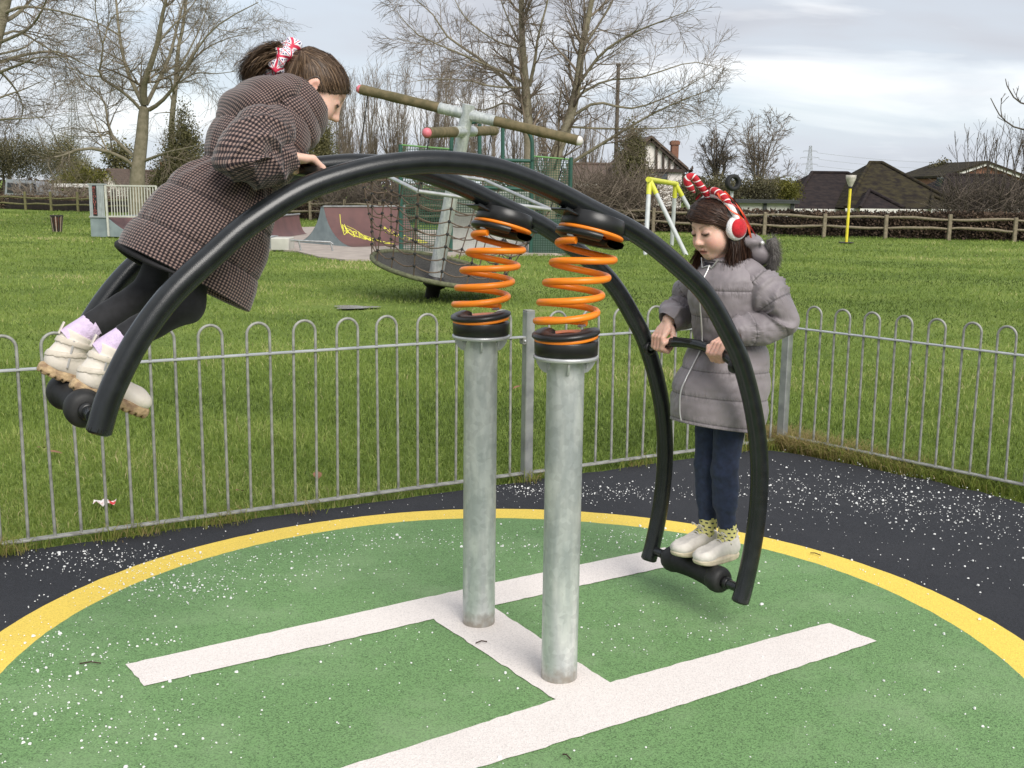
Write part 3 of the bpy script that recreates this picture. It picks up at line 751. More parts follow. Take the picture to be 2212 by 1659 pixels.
def face_col(p, blush, brow):
    n_ = len(p); C = np.tile(SKIN, (n_, 1)); f_, l_, u_ = p[:, 0], np.abs(p[:, 1]), p[:, 2]
    def mixc(w, c): nonlocal C; w = w.clip(0, 1)[:, None]; C = C * (1 - w) + np.asarray(c) * w
    fr = f_ > .045
    mixc(blush * np.exp(-(((f_ - .06) / .03) ** 2 + ((l_ - .042) / .02) ** 2 + ((u_ + .038) / .02) ** 2)), (.66, .26, .21))
    mixc(.35 * fr * np.exp(-(((l_) / .012) ** 2 + ((u_ + .032) / .013) ** 2)), (.66, .30, .25))
    mixc(.9 * fr * (1 - np.abs(l_) / .027) * np.exp(-((u_ + .0665) / .0085) ** 4) * (f_ > .074) * 1.6, (.56, .22, .19))
    mixc(fr * (np.exp(-((u_ + .0665) / .0026) ** 2) * (l_ < .019)) * (f_ > .070), (.10, .028, .028))
    ey = -.0045 - .35 * (np.abs(l_ - .030) / .016) ** 2 * -.006
    mixc(fr * np.exp(-((u_ - ey) / .0036) ** 2) * (np.abs(l_ - .030) < .0165) * (f_ > .06) * 1.2, (.022, .014, .013))
    mixc(1.3 * fr * np.exp(-((l_ - .030) / .0090) ** 2 - ((u_ + .0070) / .0042) ** 2) * (f_ > .06), (.02, .012, .010))
    mixc(.45 * fr * np.exp(-((u_ - .006) / .006) ** 2) * (np.abs(l_ - .030) < .018), (.42, .22, .17))
    br = .0190 + .006 * np.sin((l_ - .012) / .036 * 2.4)
    mixc(brow * fr * np.exp(-((u_ - br) / .0040) ** 2) * (l_ > .011) * (l_ < .049), (.14, .075, .05))
    mixc(fr * np.exp(-(((l_ - .0065) / .0035) ** 2 + ((u_ + .0415) / .0028) ** 2)) * (f_ > .085), (.13, .04, .035))
    mixc(.5 * (np.abs(l_ - .076) < .012) * np.exp(-(((f_ + .0) / .02) ** 2 + ((u_ + .01) / .03) ** 2)), (.66, .28, .22))
    return C
def skin_mat(name):
    m = bpy.data.materials.new(name); m.use_nodes = True; N, L, b = nodes_of(m)
    a_ = N.new('ShaderNodeAttribute'); a_.attribute_name = 'col'
    t = N.new('ShaderNodeTexCoord'); n = N.new('ShaderNodeTexNoise'); n.inputs['Scale'].default_value = 120; L.new(t.outputs['Object'], n.inputs['Vector'])
    mr = N.new('ShaderNodeMapRange'); mr.inputs[3].default_value = .93; mr.inputs[4].default_value = 1.07; L.new(n.outputs['Fac'], mr.inputs[0])
    cb = N.new('ShaderNodeCombineColor')
    for i in range(3): L.new(mr.outputs[0], cb.inputs[i])
    mx = N.new('ShaderNodeMix'); mx.data_type = 'RGBA'; mx.blend_type = 'MULTIPLY'; mx.inputs[0].default_value = 1; L.new(a_.outputs['Color'], mx.inputs[6]); L.new(cb.outputs[0], mx.inputs[7])
    L.new(mx.outputs[2], b.inputs['Base Color']); b.inputs['Roughness'].default_value = .5; b.inputs['Specular IOR Level'].default_value = .35
    b.inputs['Subsurface Weight'].default_value = .18; b.inputs['Subsurface Radius'].default_value = (.010, .004, .002); b.inputs['Subsurface Scale'].default_value = .6
    MATS[name] = m
skin_mat('skin')
def head_frame(o, pitch, fwd, roll=0.0):
    f_ = nrm(fwd) * math.cos(pitch) - Zv * math.sin(pitch); l_ = np.cross(Zv, nrm(fwd)); u_ = np.cross(f_, l_)
    l2 = l_ * math.cos(roll) + u_ * math.sin(roll); u2 = np.cross(f_, l2)
    return np.array(o, float), np.array([f_, l2, u2])
def fist(bar, d, p, q_, thumb=1):
    """capsules of a hand gripping a bar at `bar` (axis d); p points to the wrist, q_ to the knuckles; thumb: which way along d"""
    C = []
    for i, (o, ln) in enumerate(((.027, .92), (.009, 1.03), (-.009, 1.0), (-.026, .82))):
        c = bar + d * o * thumb; k = .0078 if i < 3 else .0068
        mc = c + q_ * .031 + p * .012; pi_ = c - p * .026 * ln + q_ * .017; di = c - p * .024 - q_ * .016 * ln; tp = c - p * .002 - q_ * .0275 * ln
        C += [(c + p * .052 + q_ * .020, mc, .0105, .0098), (mc, pi_, .0094, k + .001), (pi_, di, k + .001, k), (di, tp, k, k - .0012)]
    w = bar + p * .088 + q_ * .014
    for o in (.02, 0, -.02): C.append((w + d * o * .45 * thumb, bar + d * o * thumb + p * .030 + q_ * .024, .015, .013))
    b_ = bar + p * .060 + d * .018 * thumb + q_ * .004; m_ = bar + p * .028 + d * .040 * thumb - q_ * .006; e_ = bar - p * .004 + d * .038 * thumb + q_ * .0265; t_ = bar - p * .024 + d * .028 * thumb + q_ * .020
    C += [(b_, m_, .0135, .011), (m_, e_, .0108, .0092), (e_, t_, .0092, .0078)]
    return C, w

# ---------------- cloth helpers
def wob(P, seed, f, k=7):
    q_ = np.random.default_rng(seed); o = np.zeros(len(P))
    for _ in range(k):
        kv = q_.normal(0, f, 3); o += np.sin(P @ kv + q_.uniform(0, 6.28))
    return o / k ** .5
def loft(rings, nu, nv, disp=None, turn_in=True, close_top=False):
    """rings: (centre, X half axis, Y half axis); returns V, F (quads), UV in metres"""
    R_ = catmull(np.array([np.concatenate(r) for r in rings]), nu)
    C, X, Y = R_[:, :3], R_[:, 3:6], R_[:, 6:9]
    ul = np.r_[0, np.cumsum(np.linalg.norm(np.diff(C, axis=0), axis=1))]
    th = np.linspace(0, 2 * math.pi, nv + 1)
    rm = (np.linalg.norm(X, axis=1) + np.linalg.norm(Y, axis=1)).mean() / 2
    D3 = np.cos(th)[None, :, None] * X[:, None] + np.sin(th)[None, :, None] * Y[:, None]
    V = C[:, None] + D3; U_ = np.repeat(ul[:, None], nv + 1, 1); Th = np.repeat(th[None], nu, 0)
    out = D3 / (np.linalg.norm(D3, axis=2, keepdims=True) + 1e-9)
    if disp is not None: V = V + out * disp(U_, Th, V)[..., None]
    rows = [V]; us = [U_]
    def extra(i, sc, push):
        t = C[i] - C[i - 1 if i else 1]; t = nrm(t); return ((V[i] - C[i]) * sc + C[i] - t * push)[None]
    if turn_in: rows = [extra(0, .86, .06), extra(0, .955, .006)] + rows; us = [us[0][:1] - .07, us[0][:1] - .01] + us
    if close_top: rows.append(extra(-1, .5, -.01)); rows.append(extra(-1, .02, -.012)); us += [us[-1][-1:] + .02, us[-1][-1:] + .04]
    V = np.concatenate(rows); U_ = np.concatenate(us); m_ = V.shape[0]
    V[:, -1] = V[:, 0]
    idx = np.arange(m_ * (nv + 1)).reshape(m_, nv + 1)
    F = np.stack([idx[:-1, :-1], idx[:-1, 1:], idx[1:, 1:], idx[1:, :-1]], -1).reshape(-1, 4)
    UV = np.stack([U_, np.repeat((th * rm)[None], m_, 0)], -1).reshape(-1, 2)
    return V.reshape(-1, 3), F, UV
def weld(me):
    import bmesh
    bm = bmesh.new(); bm.from_mesh(me); bmesh.ops.remove_doubles(bm, verts=bm.verts, dist=1e-5); bmesh.ops.recalc_face_normals(bm, faces=bm.faces); bm.to_mesh(me); bm.free(); return me
def cloth(name, rings, nu, nv, mat_, parent, disp=None, **k):
    V, F, UV = loft(rings, nu, nv, disp, **k); me = fast_mesh(name, V, F, mat_, smooth=True, uv=UV); weld(me)
    me.polygons.foreach_set('use_smooth', np.full(len(me.polygons), True)); return link(name, me, parent)
def sdf_obj(name, fn, lo, hi, h, mat_, parent, attrs=None):
    V, F = sdf_mesh(fn, lo, hi, h); me = fast_mesh(name, V, F, mat_, smooth=True, attrs=attrs(V) if attrs else None); return link(name, me, parent)
def tube_rings(P, R_, side):
    """rings square to a polyline"""
    P = np.asarray(P, float); T = np.gradient(P, axis=0); out = []
    for c, t, r in zip(P, T, R_):
        t = nrm(t); x = nrm(np.cross(t, side)); y = np.cross(t, x); out.append((c, x * r, y * r))
    return out
def quilt(spacing, amp, seed, wr=.003, phase=0.0, freq=26, creep=0.0, fold=0.0):
    def f(U_, Th, V):
        sh = V.shape[:2]; fo = 0
        if fold: fw_ = wob(V.reshape(-1, 3), seed + 5, 14).reshape(sh); fo = fold * (1 - np.abs(np.sin(U_ * 48 + 1.7 * np.sin(Th + seed) + 1.5 * fw_))) ** 2.2 * np.clip(.5 + .8 * np.sin(Th * 1.0 + U_ * 9 + seed), 0, 1)
        w = wob(V.reshape(-1, 3), seed, freq).reshape(sh); w2 = wob(V.reshape(-1, 3), seed + 1, freq * 2.2).reshape(sh); w3 = wob(V.reshape(-1, 3), seed + 2, 9).reshape(sh)
        x = (U_ + phase + creep * w3) / spacing; s_ = np.abs(np.sin(math.pi * x)) ** .42
        pk = np.maximum(0, 1 - np.abs(x - np.round(x)) * 6)
        rp_ = np.clip((U_.max() - U_) / .07, 0, 1) if fold > .012 else 1.0
        return rp_ * (fo + amp * (s_ - .6) + wr * w * .8 + wr * .55 * np.abs(w2) + pk * .0018 * np.sin(Th * 46 + 3 * w))
    return f
def strands(name, G, head, mat_, parent, n_pts, rad, seed, ellr=None, ellc=(-.012, 0, .022), jit=.002, rnd=None, flat=False):
    """G: (n, k, 3) guide points in head coordinates -> thin tubes"""
    q_ = np.random.default_rng(seed); O, Fm = head; n_ = len(G); k = G.shape[1]
    Q = np.concatenate([2 * G[:, :1] - G[:, 1:2], G, 2 * G[:, -1:] - G[:, -2:-1]], 1)
    t = np.linspace(0, k - 1 - 1e-6, n_pts); i = t.astype(int); f_ = (t - i)[None, :, None]
    a_, b_, c_, d_ = Q[:, i], Q[:, i + 1], Q[:, i + 2], Q[:, i + 3]
    P = .5 * (2 * b_ + (c_ - a_) * f_ + (2 * a_ - 5 * b_ + 4 * c_ - d_) * f_ ** 2 + (3 * b_ - a_ - 3 * c_ + d_) * f_ ** 3)
    P = P + q_.normal(0, jit, (n_, 1, 3)) * np.linspace(.3, 1, n_pts)[None, :, None]
    if ellr is not None:
        lift = (1 + np.abs(q_.normal(0, .016, (n_, 1)))) * (1 - .085 * np.clip(1 - np.arange(n_pts) / (n_pts * .28), 0, 1))[None]
        e = (P - np.array(ellc)) / np.array(ellr); r_ = np.linalg.norm(e, axis=2); s_ = np.maximum(1, lift / np.maximum(r_, 1e-6)); P = np.array(ellc) + (P - np.array(ellc)) * s_[..., None]
    Wp = O + P @ Fm
    T = np.gradient(Wp, axis=1); T /= np.linalg.norm(T, axis=2, keepdims=True) + 1e-9
    x = np.cross(T, np.array([.3, .5, .81])); x /= np.linalg.norm(x, axis=2, keepdims=True) + 1e-9; y = np.cross(T, x)
    rr = (rad * np.r_[.2, .7, np.ones(n_pts - 4), .7, .1])[None, :, None] * q_.uniform(.6, 1.3, (n_, 1, 1))
    if flat:
        ow = Wp - (O + np.array(ellc) @ Fm); ow = ow + q_.normal(0, .03, ow.shape); sd = np.cross(T, ow); sd /= np.linalg.norm(sd, axis=2, keepdims=True) + 1e-9
        V = np.stack([Wp + sd * rr, Wp - sd * rr], 2).reshape(-1, 3); idx = np.arange(n_ * n_pts * 2).reshape(n_, n_pts, 2)
        F = np.stack([idx[:, :-1, 0], idx[:, :-1, 1], idx[:, 1:, 1], idx[:, 1:, 0]], -1).reshape(-1, 4)
        rn = np.repeat(q_.random(n_) if rnd is None else rnd, n_pts * 2)
        return link(name, fast_mesh(name, V, F, mat_, smooth=True, attrs={'rnd': rn}), parent)
    V = np.stack([Wp + rr * (math.cos(a) * x + math.sin(a) * y) for a in (0, 2.094, 4.189)], 2).reshape(-1, 3)
    idx = np.arange(n_ * n_pts * 3).reshape(n_, n_pts, 3)
    F = np.stack([np.stack([idx[:, :-1, j], idx[:, :-1, (j + 1) % 3], idx[:, 1:, (j + 1) % 3], idx[:, 1:, j]], -1) for j in range(3)], 2).reshape(-1, 4)
    rn = np.repeat(q_.random(n_) if rnd is None else rnd, n_pts * 3)
    return link(name, fast_mesh(name, V, F, mat_, smooth=True, attrs={'rnd': rn}), parent)
attr_mat('hair_brown', [(0, (.035, .020, .012)), (.5, (.085, .052, .031)), (1, (.21, .135, .082))], .45, spec=.35)
attr_mat('hair_dark', [(0, (.016, .008, .006)), (.5, (.040, .020, .013)), (1, (.105, .052, .032))], .45, spec=.3)
attr_mat('fur_grey', [(0, (.10, .09, .085)), (.5, (.24, .22, .21)), (1, (.50, .47, .45))], .8, trans=.3)
attr_mat('hair_tail', [(0, (.055, .033, .020)), (.5, (.13, .085, .052)), (1, (.28, .19, .12))], .5, spec=.3); mat('scalp_brown', (.055, .034, .021), .5, .3, scale=90); mat('scalp_dark', (.020, .011, .008), .5, .3, scale=90)
mat('leggings_black', (.010, .010, .012), .8, .3, scale=60, sheen=.05); mat('leggings_navy', (.013, .021, .052), .8, .25, scale=50, sheen=.05)
mat('sock_lilac', (.62, .50, .68), .85, .08, scale=80, bump=.4, bscale=160)
mat('boot_cream', (.68, .62, .54), .5, .06, scale=20, bump=.1, bscale=90); mat('boot_sole', (.50, .36, .20), .7, .3, scale=50, bump=.5, bscale=90, base2=(.25, .16, .09))
mat('boot_strap', (.58, .52, .43), .5, .08, scale=20); mat('trainer_white', (.58, .545, .495), .7, .1, scale=25, bump=.25, bscale=300, bdist=.001); mat('trainer_sole', (.54, .47, .35), .6, .15, scale=30)
mat('metal_zip', (.55, .54, .53), .35, .1, metal=.6); mat('black_lining', (.012, .011, .013), .8, .2)
# houndstooth check, woven in cloth (UV) metres
m = bpy.data.materials.new('check_cloth'); m.use_nodes = True; MATS['check_cloth'] = m; N, L, b = nodes_of(m)
uvn = N.new('ShaderNodeUVMap'); uvn.uv_map = 'UVMap'
nz = N.new('ShaderNodeTexNoise'); nz.inputs['Scale'].default_value = 30; L.new(uvn.outputs[0], nz.inputs['Vector'])
ad = N.new('ShaderNodeVectorMath'); ad.operation = 'MULTIPLY_ADD'; L.new(nz.outputs['Color'], ad.inputs[0]); ad.inputs[1].default_value = (.003, .003, 0); L.new(uvn.outputs[0], ad.inputs[2])
sc_ = N.new('ShaderNodeVectorMath'); sc_.operation = 'SCALE'; sc_.inputs['Scale'].default_value = 1 / .0078; L.new(ad.outputs[0], sc_.inputs[0])
sp_ = N.new('ShaderNodeSeparateXYZ'); L.new(sc_.outputs[0], sp_.inputs[0])
def mth(op, a_, b_=None):
    n_ = N.new('ShaderNodeMath'); n_.operation = op
    for i_, x_ in enumerate((a_, b_)):
        if x_ is None: continue
        if isinstance(x_, (int, float)): n_.inputs[i_].default_value = x_
        else: L.new(x_, n_.inputs[i_])
    return n_.outputs[0]
sa = mth('GREATER_THAN', mth('FRACT', sp_.outputs[0]), .50); sb = mth('GREATER_THAN', mth('FRACT', sp_.outputs[1]), .50)
tw = mth('GREATER_THAN', mth('FRACT', mth('MULTIPLY', mth('ADD', sp_.outputs[0], sp_.outputs[1]), 2.0)), .5)
val = mth('ADD', mth('MULTIPLY', mth('ADD', sa, sb), .33), mth('MULTIPLY', tw, mth('MULTIPLY', mth('ABSOLUTE', mth('SUBTRACT', sa, sb)), .12)))
rp = N.new('ShaderNodeValToRGB'); L.new(val, rp.inputs[0]); e = rp.color_ramp.elements; e.new(.4); rp.color_ramp.interpolation = 'LINEAR'
for el, (p_, c_) in zip(e, ((0.0, (.006, .004, .007)), (.36, (.020, .014, .018)), (.66, (.28, .192, .165)))): el.position = p_; el.color = (*c_, 1)
L.new(rp.outputs[0], b.inputs['Base Color']); b.inputs['Roughness'].default_value = .75; b.inputs['Sheen Weight'].default_value = .22; b.inputs['Specular IOR Level'].default_value = .2
bp = N.new('ShaderNodeBump'); bp.inputs['Strength'].default_value = .35; bp.inputs['Distance'].default_value = .004
n2 = N.new('ShaderNodeTexNoise'); n2.inputs['Scale'].default_value = 70; n2.inputs['Detail'].default_value = 4; t = N.new('ShaderNodeTexCoord'); L.new(t.outputs['Object'], n2.inputs['Vector']); L.new(n2.outputs['Fac'], bp.inputs['Height']); L.new(bp.outputs[0], b.inputs['Normal'])
mat('puffer_grey', (.255, .226, .238), .5, base2=(.195, .172, .182), scale=9, bump=.3, bscale=42, bdist=.006, spec=.3, detail=6, sheen=.15)

def add_seams(src, name, spacing, phase, pucker=.5, dark=.4):
    m = MATS[src].copy(); m.name = name; MATS[name] = m; N, L, b = nodes_of(m)
    def mt(op, a_, b_=None):
        n_ = N.new('ShaderNodeMath'); n_.operation = op
        for i_, x_ in enumerate((a_, b_)):
            if x_ is None: continue
            if isinstance(x_, (int, float)): n_.inputs[i_].default_value = x_
            else: L.new(x_, n_.inputs[i_])
        return n_.outputs[0]
    uv_ = N.new('ShaderNodeUVMap'); uv_.uv_map = 'UVMap'; sp = N.new('ShaderNodeSeparateXYZ'); L.new(uv_.outputs[0], sp.inputs[0])
    fr_ = mt('ABSOLUTE', mt('SUBTRACT', mt('FRACT', mt('ADD', mt('DIVIDE', mt('ADD', sp.outputs[0], phase), spacing), .5)), .5))
    prox = N.new('ShaderNodeMapRange'); prox.interpolation_type = 'SMOOTHSTEP'; prox.inputs[1].default_value = 0; prox.inputs[2].default_value = .3; prox.inputs[3].default_value = 1; prox.inputs[4].default_value = .12; L.new(fr_, prox.inputs[0])
    ln = N.new('ShaderNodeMapRange'); ln.inputs[1].default_value = .0012 / spacing; ln.inputs[2].default_value = .0032 / spacing; ln.inputs[3].default_value = 1 - dark; ln.inputs[4].default_value = 0; L.new(fr_, ln.inputs[0])
    old = b.inputs['Base Color'].links[0].from_socket; mx = N.new('ShaderNodeMix'); mx.data_type = 'RGBA'; L.new(ln.outputs[0], mx.inputs[0]); L.new(old, mx.inputs[6]); mx.inputs[7].default_value = (.012, .010, .012, 1); L.new(mx.outputs[2], b.inputs['Base Color'])
    mp_ = N.new('ShaderNodeMapping'); mp_.inputs['Scale'].default_value = (26, 95, 1); L.new(uv_.outputs[0], mp_.inputs[0]); nz_ = N.new('ShaderNodeTexNoise'); nz_.inputs['Scale'].default_value = 1; nz_.inputs['Detail'].default_value = 4; nz_.inputs['Distortion'].default_value = .6; L.new(mp_.outputs[0], nz_.inputs['Vector'])
    bp_ = N.new('ShaderNodeBump'); bp_.inputs['Strength'].default_value = pucker; bp_.inputs['Distance'].default_value = .012; L.new(mt('MULTIPLY', nz_.outputs['Fac'], prox.outputs[0]), bp_.inputs['Height'])
    if b.inputs['Normal'].links: L.new(b.inputs['Normal'].links[0].from_socket, bp_.inputs['Normal'])
    L.new(bp_.outputs[0], b.inputs['Normal'])
add_seams('check_cloth', 'check_body', .118, .03); add_seams('check_cloth', 'check_sleeve', .095, .02); add_seams('puffer_grey', 'puffer_body', .0985, .085, .7, .55); add_seams('puffer_grey', 'puffer_sleeve', .092, .02, .8, .55)
# ================================================================== girl on the left (checked coat, leaning forward on the handle)
def Pp(s, t, z): return pl(s, t, z)
def v2(s, z): return A * s + Zv * z
girlL = thing('person', pl(-1.36, 0, 1.02), 'girl in brown checked padded coat and cream boots leaning over the raised seesaw end', 'person')
HL = head_frame(Pp(-.6935, -.002, 1.8126), math.radians(38), np.array([.97, .24, 0]), 0.0)
hbL = HAND_L[4]; hbL2 = HAND_L[-5]
pL = nrm(A * -.93 + Zv * .30); qL = nrm(np.cross(B, pL)); qL = qL if qL[2] > 0 else -qL
f1, w1 = fist(np.asarray(hbL), B, pL, qL, thumb=1); f2, w2 = fist(np.asarray(hbL2), B, pL, qL, thumb=-1)
hipL = [Pp(-1.045, -.07, 1.465), Pp(-1.045, .07, 1.465)]; kneeL = [Pp(-1.098, -.095, 1.232), Pp(-1.135, .09, 1.252)]; ankL = [Pp(-1.292, -.085, 1.128), Pp(-1.340, .075, 1.145)]
footL = []
for tt, hs, hz_ in ((-.085, -1.396, 1.034), (.075, -1.446, 1.058)):
    footL.append((Pp(hs, tt, hz_), nrm(v2(.883, -.47)), nrm(v2(.47, .883))))
shoL = [Pp(-.845, -.125, 1.695), Pp(-.845, .125, 1.705)]; elbL = [Pp(-.995, -.215, 1.602), Pp(-.885, .15, 1.62)]
def bodyL(p):
    d = head_sdf((p - HL[0]) @ HL[1].T)
    ch = cap(p, Pp(-.79, 0, 1.735), Pp(-.92, 0, 1.555), .068, .066); ch = smin(ch, cap(p, Pp(-.92, 0, 1.555), Pp(-1.035, 0, 1.46), .066, .085), .04)
    d = smin(d, ch, .03)
    for i in (0, 1):
        d = smin(d, cap(p, hipL[i], kneeL[i], .054, .040), .03); d = smin(d, cap(p, kneeL[i], ankL[i], .039, .027), .02)
        h_, f_, u_ = footL[i]; d = smin(d, cap(p, ankL[i], h_ + f_ * .06 + u_ * .055, .026, .028), .02); d = smin(d, cap(p, h_ + f_ * .05 + u_ * .05, h_ + f_ * .155 + u_ * .045, .028, .02), .02)
        d = smin(d, cap(p, shoL[i], elbL[i], .036, .032), .03); d = smin(d, cap(p, elbL[i], (w1, w2)[i], .032, .0245), .02)
        for c_ in (f1, f2)[i]: d = smin(d, cap(p, *c_), .004)
    return d
def colL(V): return {'col': face_col((V - HL[0]) @ HL[1].T, .25, .7)}
allp = np.array([Pp(-1.5, -.3, .88), Pp(-1.5, .3, .88), Pp(-.55, -.3, 2.0), Pp(-.55, .3, 2.0)])
sdf_obj('body', bodyL, allp.min(0) - .02, allp.max(0) + .02, .0038, 'skin', girlL, colL)
# leggings
def legL(p):
    d = None
    for i in (0, 1):
        a_ = smin(cap(p, hipL[i], kneeL[i], .062, .047), cap(p, kneeL[i], ankL[i] + nrm(kneeL[i] - ankL[i]) * .03, .046, .0365), .02)
        d = a_ if d is None else smin(d, a_, .012)
    d = smin(d, ell(p, Pp(-1.035, 0, 1.475), (.10, .10, .10)), .03) + .0014 * wob(p, 41, 70)
    for i in (0, 1):
        u_ = nrm(kneeL[i] - ankL[i]); d = np.where(np.linalg.norm(p - ankL[i], axis=1) < .09, np.maximum(d, -((p - ankL[i]) @ u_) + .040), d)
    return d
sdf_obj('leggings', legL, allp.min(0), allp.max(0) - np.array([0, 0, .3]), .0055, 'leggings_black', girlL)
for i in (0, 1):
    u_ = nrm(kneeL[i] - ankL[i]); Ps = [ankL[i] - u_ * .03, ankL[i] + u_ * .015, ankL[i] + u_ * .052]
    cloth('sock', tube_rings(Ps, [.033, .035, .0365], B), 8, 60, 'sock_lilac', girlL, turn_in=False, disp=lambda U_, Th, V: .0007 * np.sin(Th * 30))
def boot(i):
    h_, f_, u_ = footL[i]; tt = B
    def up(p):
        q_ = np.stack([(p - h_) @ f_, (p - h_) @ tt, (p - h_) @ u_], -1)
        sh = np.array([(ankL[i] - h_) @ f_, 0, (ankL[i] - h_) @ u_])
        d = cap(q_, (.044, 0, .048), (.158, 0, .042), .036, .030); d = smin(d, cap(q_, (.046, 0, .050), sh + np.array([.010, 0, .03]), .038, .0425), .02)
        d = smin(d, ell(q_, (.174, 0, .040), (.034, .034, .024)), .02)
        ax_ = nrm(sh - np.array([.045, 0, .04])); d = np.maximum(d, (q_ - sh) @ ax_ - .006)
        st = np.abs(q_[:, 2] - .098 - .1 * q_[:, 0]) ; d = d - .0022 * (np.abs(st) < .009) - .002 * (np.abs(q_[:, 2] - .068 - .25 * (q_[:, 0] - .05)) < .008) * (q_[:, 0] > .02)
        return np.maximum(d, .024 - q_[:, 2])
    lo = h_ - .27; hi = h_ + .27
    def strap(c0_, sl_, wd_):
        def fs(p):
            q2 = (p - h_) @ u_; q0 = (p - h_) @ f_; return np.maximum(up(p) - .0028, np.abs(q2 - c0_ - sl_ * (q0 - .05)) - wd_)
        return fs
    o = sdf_obj('boot', up, lo, hi, .0035, 'boot_cream', girlL)
    def so(p):
        q_ = np.stack([(p - h_) @ f_, (p - h_) @ tt, (p - h_) @ u_], -1)
        w = .032 + .005 * np.sin((q_[:, 0] - .02) * 12); qq = np.c_[q_[:, 0] - .105, q_[:, 1] * .038 / w, q_[:, 2] - .014]
        d = rbox(qq, (0, 0, 0), (.107, .040, .0155), .010); a_ = ell(q_, (.105, 0, .014), (.111, .046, .06)); d = smax(d, a_, .01)
        gr_ = (np.abs(((q_[:, 0] * 55) % 1) - .5) < .16) & (q_[:, 2] < .008); gr_ |= (q_[:, 2] < .007) & (q_[:, 0] > .072) & (q_[:, 0] < .095)
        return np.where(gr_, np.maximum(d, .0075 - q_[:, 2]), d)
    sdf_obj('sole', so, lo, hi, .0032, 'boot_sole', o)
    for c0_, sl_ in ((.104, .12), (.072, .35)): sdf_obj('strap', strap(c0_, sl_, .008), lo, hi, .0035, 'boot_strap', o)
    c_ = ankL[i] - f_ * .043; MB().box(c_ + u_ * .002, (.004, .014, .034), (f_, tt, u_), bevel=.001).build('pull_tab', 'boot_cream', o)
    zc_ = h_ + f_ * .052 + u_ * .075 - tt * .0425; MB().box(zc_, (.006, .003, .075), (nrm(f_ * .97 - u_ * .2), tt, nrm(u_ + f_ * -.2)), bevel=.001).build('zip', 'metal_zip', o)
    return o
boot(0); boot(1)
# coat body: rings square to the leaning trunk
cps = [(-1.082, 1.296, .186, .172), (-1.055, 1.345, .182, .170), (-1.015, 1.410, .170, .160), (-.965, 1.490, .148, .148), (-.915, 1.568, .110, .132), (-.872, 1.640, .120, .150), (-.828, 1.698, .116, .152), (-.792, 1.744, .092, .120), (-.768, 1.775, .060, .075)]
ax2 = np.array([.5, .866]); rings = []
for s_, z_, hp, ht in cps: rings.append((Pp(s_, 0, z_), dsz((.866, -.5)) * hp, -B * ht))
qf = quilt(.118, .0115, 51, .0035, phase=.03, creep=0)
def dispL(U_, Th, V):
    d = qf(U_, Th, V); ul = U_ / U_.max()
    wst = np.exp(-((ul - .545) / .035) ** 2); d = d - .010 * wst + .004 * np.sin(Th * 17 + 1) * np.exp(-((ul - .49) / .08) ** 2)
    return d + .012 * np.sin(Th * 3 + .8) * (1 - ul) ** 2
coatL = cloth('coat', rings, 150, 150, 'check_body', girlL, dispL, close_top=True)
# side slit of the near side is shown by the dark lining turned out at the hem
hem = []
for k_ in range(61):
    a_ = math.pi * (.55 + .9 * k_ / 60); c_ = Pp(-1.083, 0, 1.294) + dsz((.866, -.5)) * .176 * math.cos(a_) - B * .172 * math.sin(a_) + dsz((-.5, -.866)) * (.002 + .006 * math.sin(a_ * 3 + 1)); hem.append(c_)
MB().tube(hem, [.002 + .010 * math.sin(math.pi * k_ / 60) for k_ in range(61)], 8).build('hem_lining', 'black_lining', coatL)
for i in (0, 1):
    sg = (-1, 1)[i]
    Ps = [shoL[i] + B * -sg * .03 + v2(.01, .0), shoL[i] * .5 + elbL[i] * .5 + B * sg * .012 + v2(-.01, .012), elbL[i] + v2(.012, 0), elbL[i] * .5 + (w1, w2)[i] * .5 + v2(0, -.012), (w1, w2)[i] + v2(.0, -.003), (w1, w2)[i] + v2(.018, 0)]
    qs = quilt(.095, .008, 61 + i, .0045, phase=.02, freq=34, creep=0, fold=.014)
    cloth('sleeve', tube_rings(Ps, [.062, .062, .059, .057, .049, .043], Zv if False else B)[::-1], 80, 72, 'check_sleeve', coatL, qs)
# hood lying on the shoulders
def hoodf(p):
    q_ = np.stack([(p - MID) @ A, (p - MID) @ B, p[:, 2]], -1)
    d = ell(q_, (-.872, 0, 1.756), (.092, .130, .062), ax=np.array([[.80, 0, .60], [0, 1, 0], [-.60, 0, .80]]))
    d = smin(d, ell(q_, (-.815, 0, 1.784), (.075, .118, .045), ax=np.array([[.88, 0, .48], [0, 1, 0], [-.48, 0, .88]])), .025)
    w = wob(p, 71, 24); return d + .005 * w - .006 * np.abs(np.sin(((q_[:, 0] * .6 + q_[:, 2] * .8) * 42)))
V, F = sdf_mesh(hoodf, Pp(-.86, 0, 1.77) - .24, Pp(-.86, 0, 1.77) + .24, .005)
uvh = np.c_[(V - MID) @ A * .85 + V[:, 2] * .55, (V - MID) @ B * .8 - (V - MID) @ A * .5 + V[:, 2] * .8]
link('hood', fast_mesh('hood', V, F, 'check_cloth', smooth=True, uv=uvh), coatL)
# high funnel collar up to the nose
cn = np.array([.78, .62]); ct = np.array([.62, -.78])
cr = [(-.800, 1.722, .118, .135), (-.775, 1.738, .112, .128), (-.748, 1.755, .099, .112), (-.722, 1.772, .086, .096), (-.705, 1.785, .076, .084)]
cloth('collar', [(Pp(s_, 0, z_), dsz(ct) * a_, -B * b_) for s_, z_, a_, b_ in cr][::-1], 44, 96, 'check_cloth', coatL, quilt(.055, .009, 81, .0035, freq=30), turn_in=True)
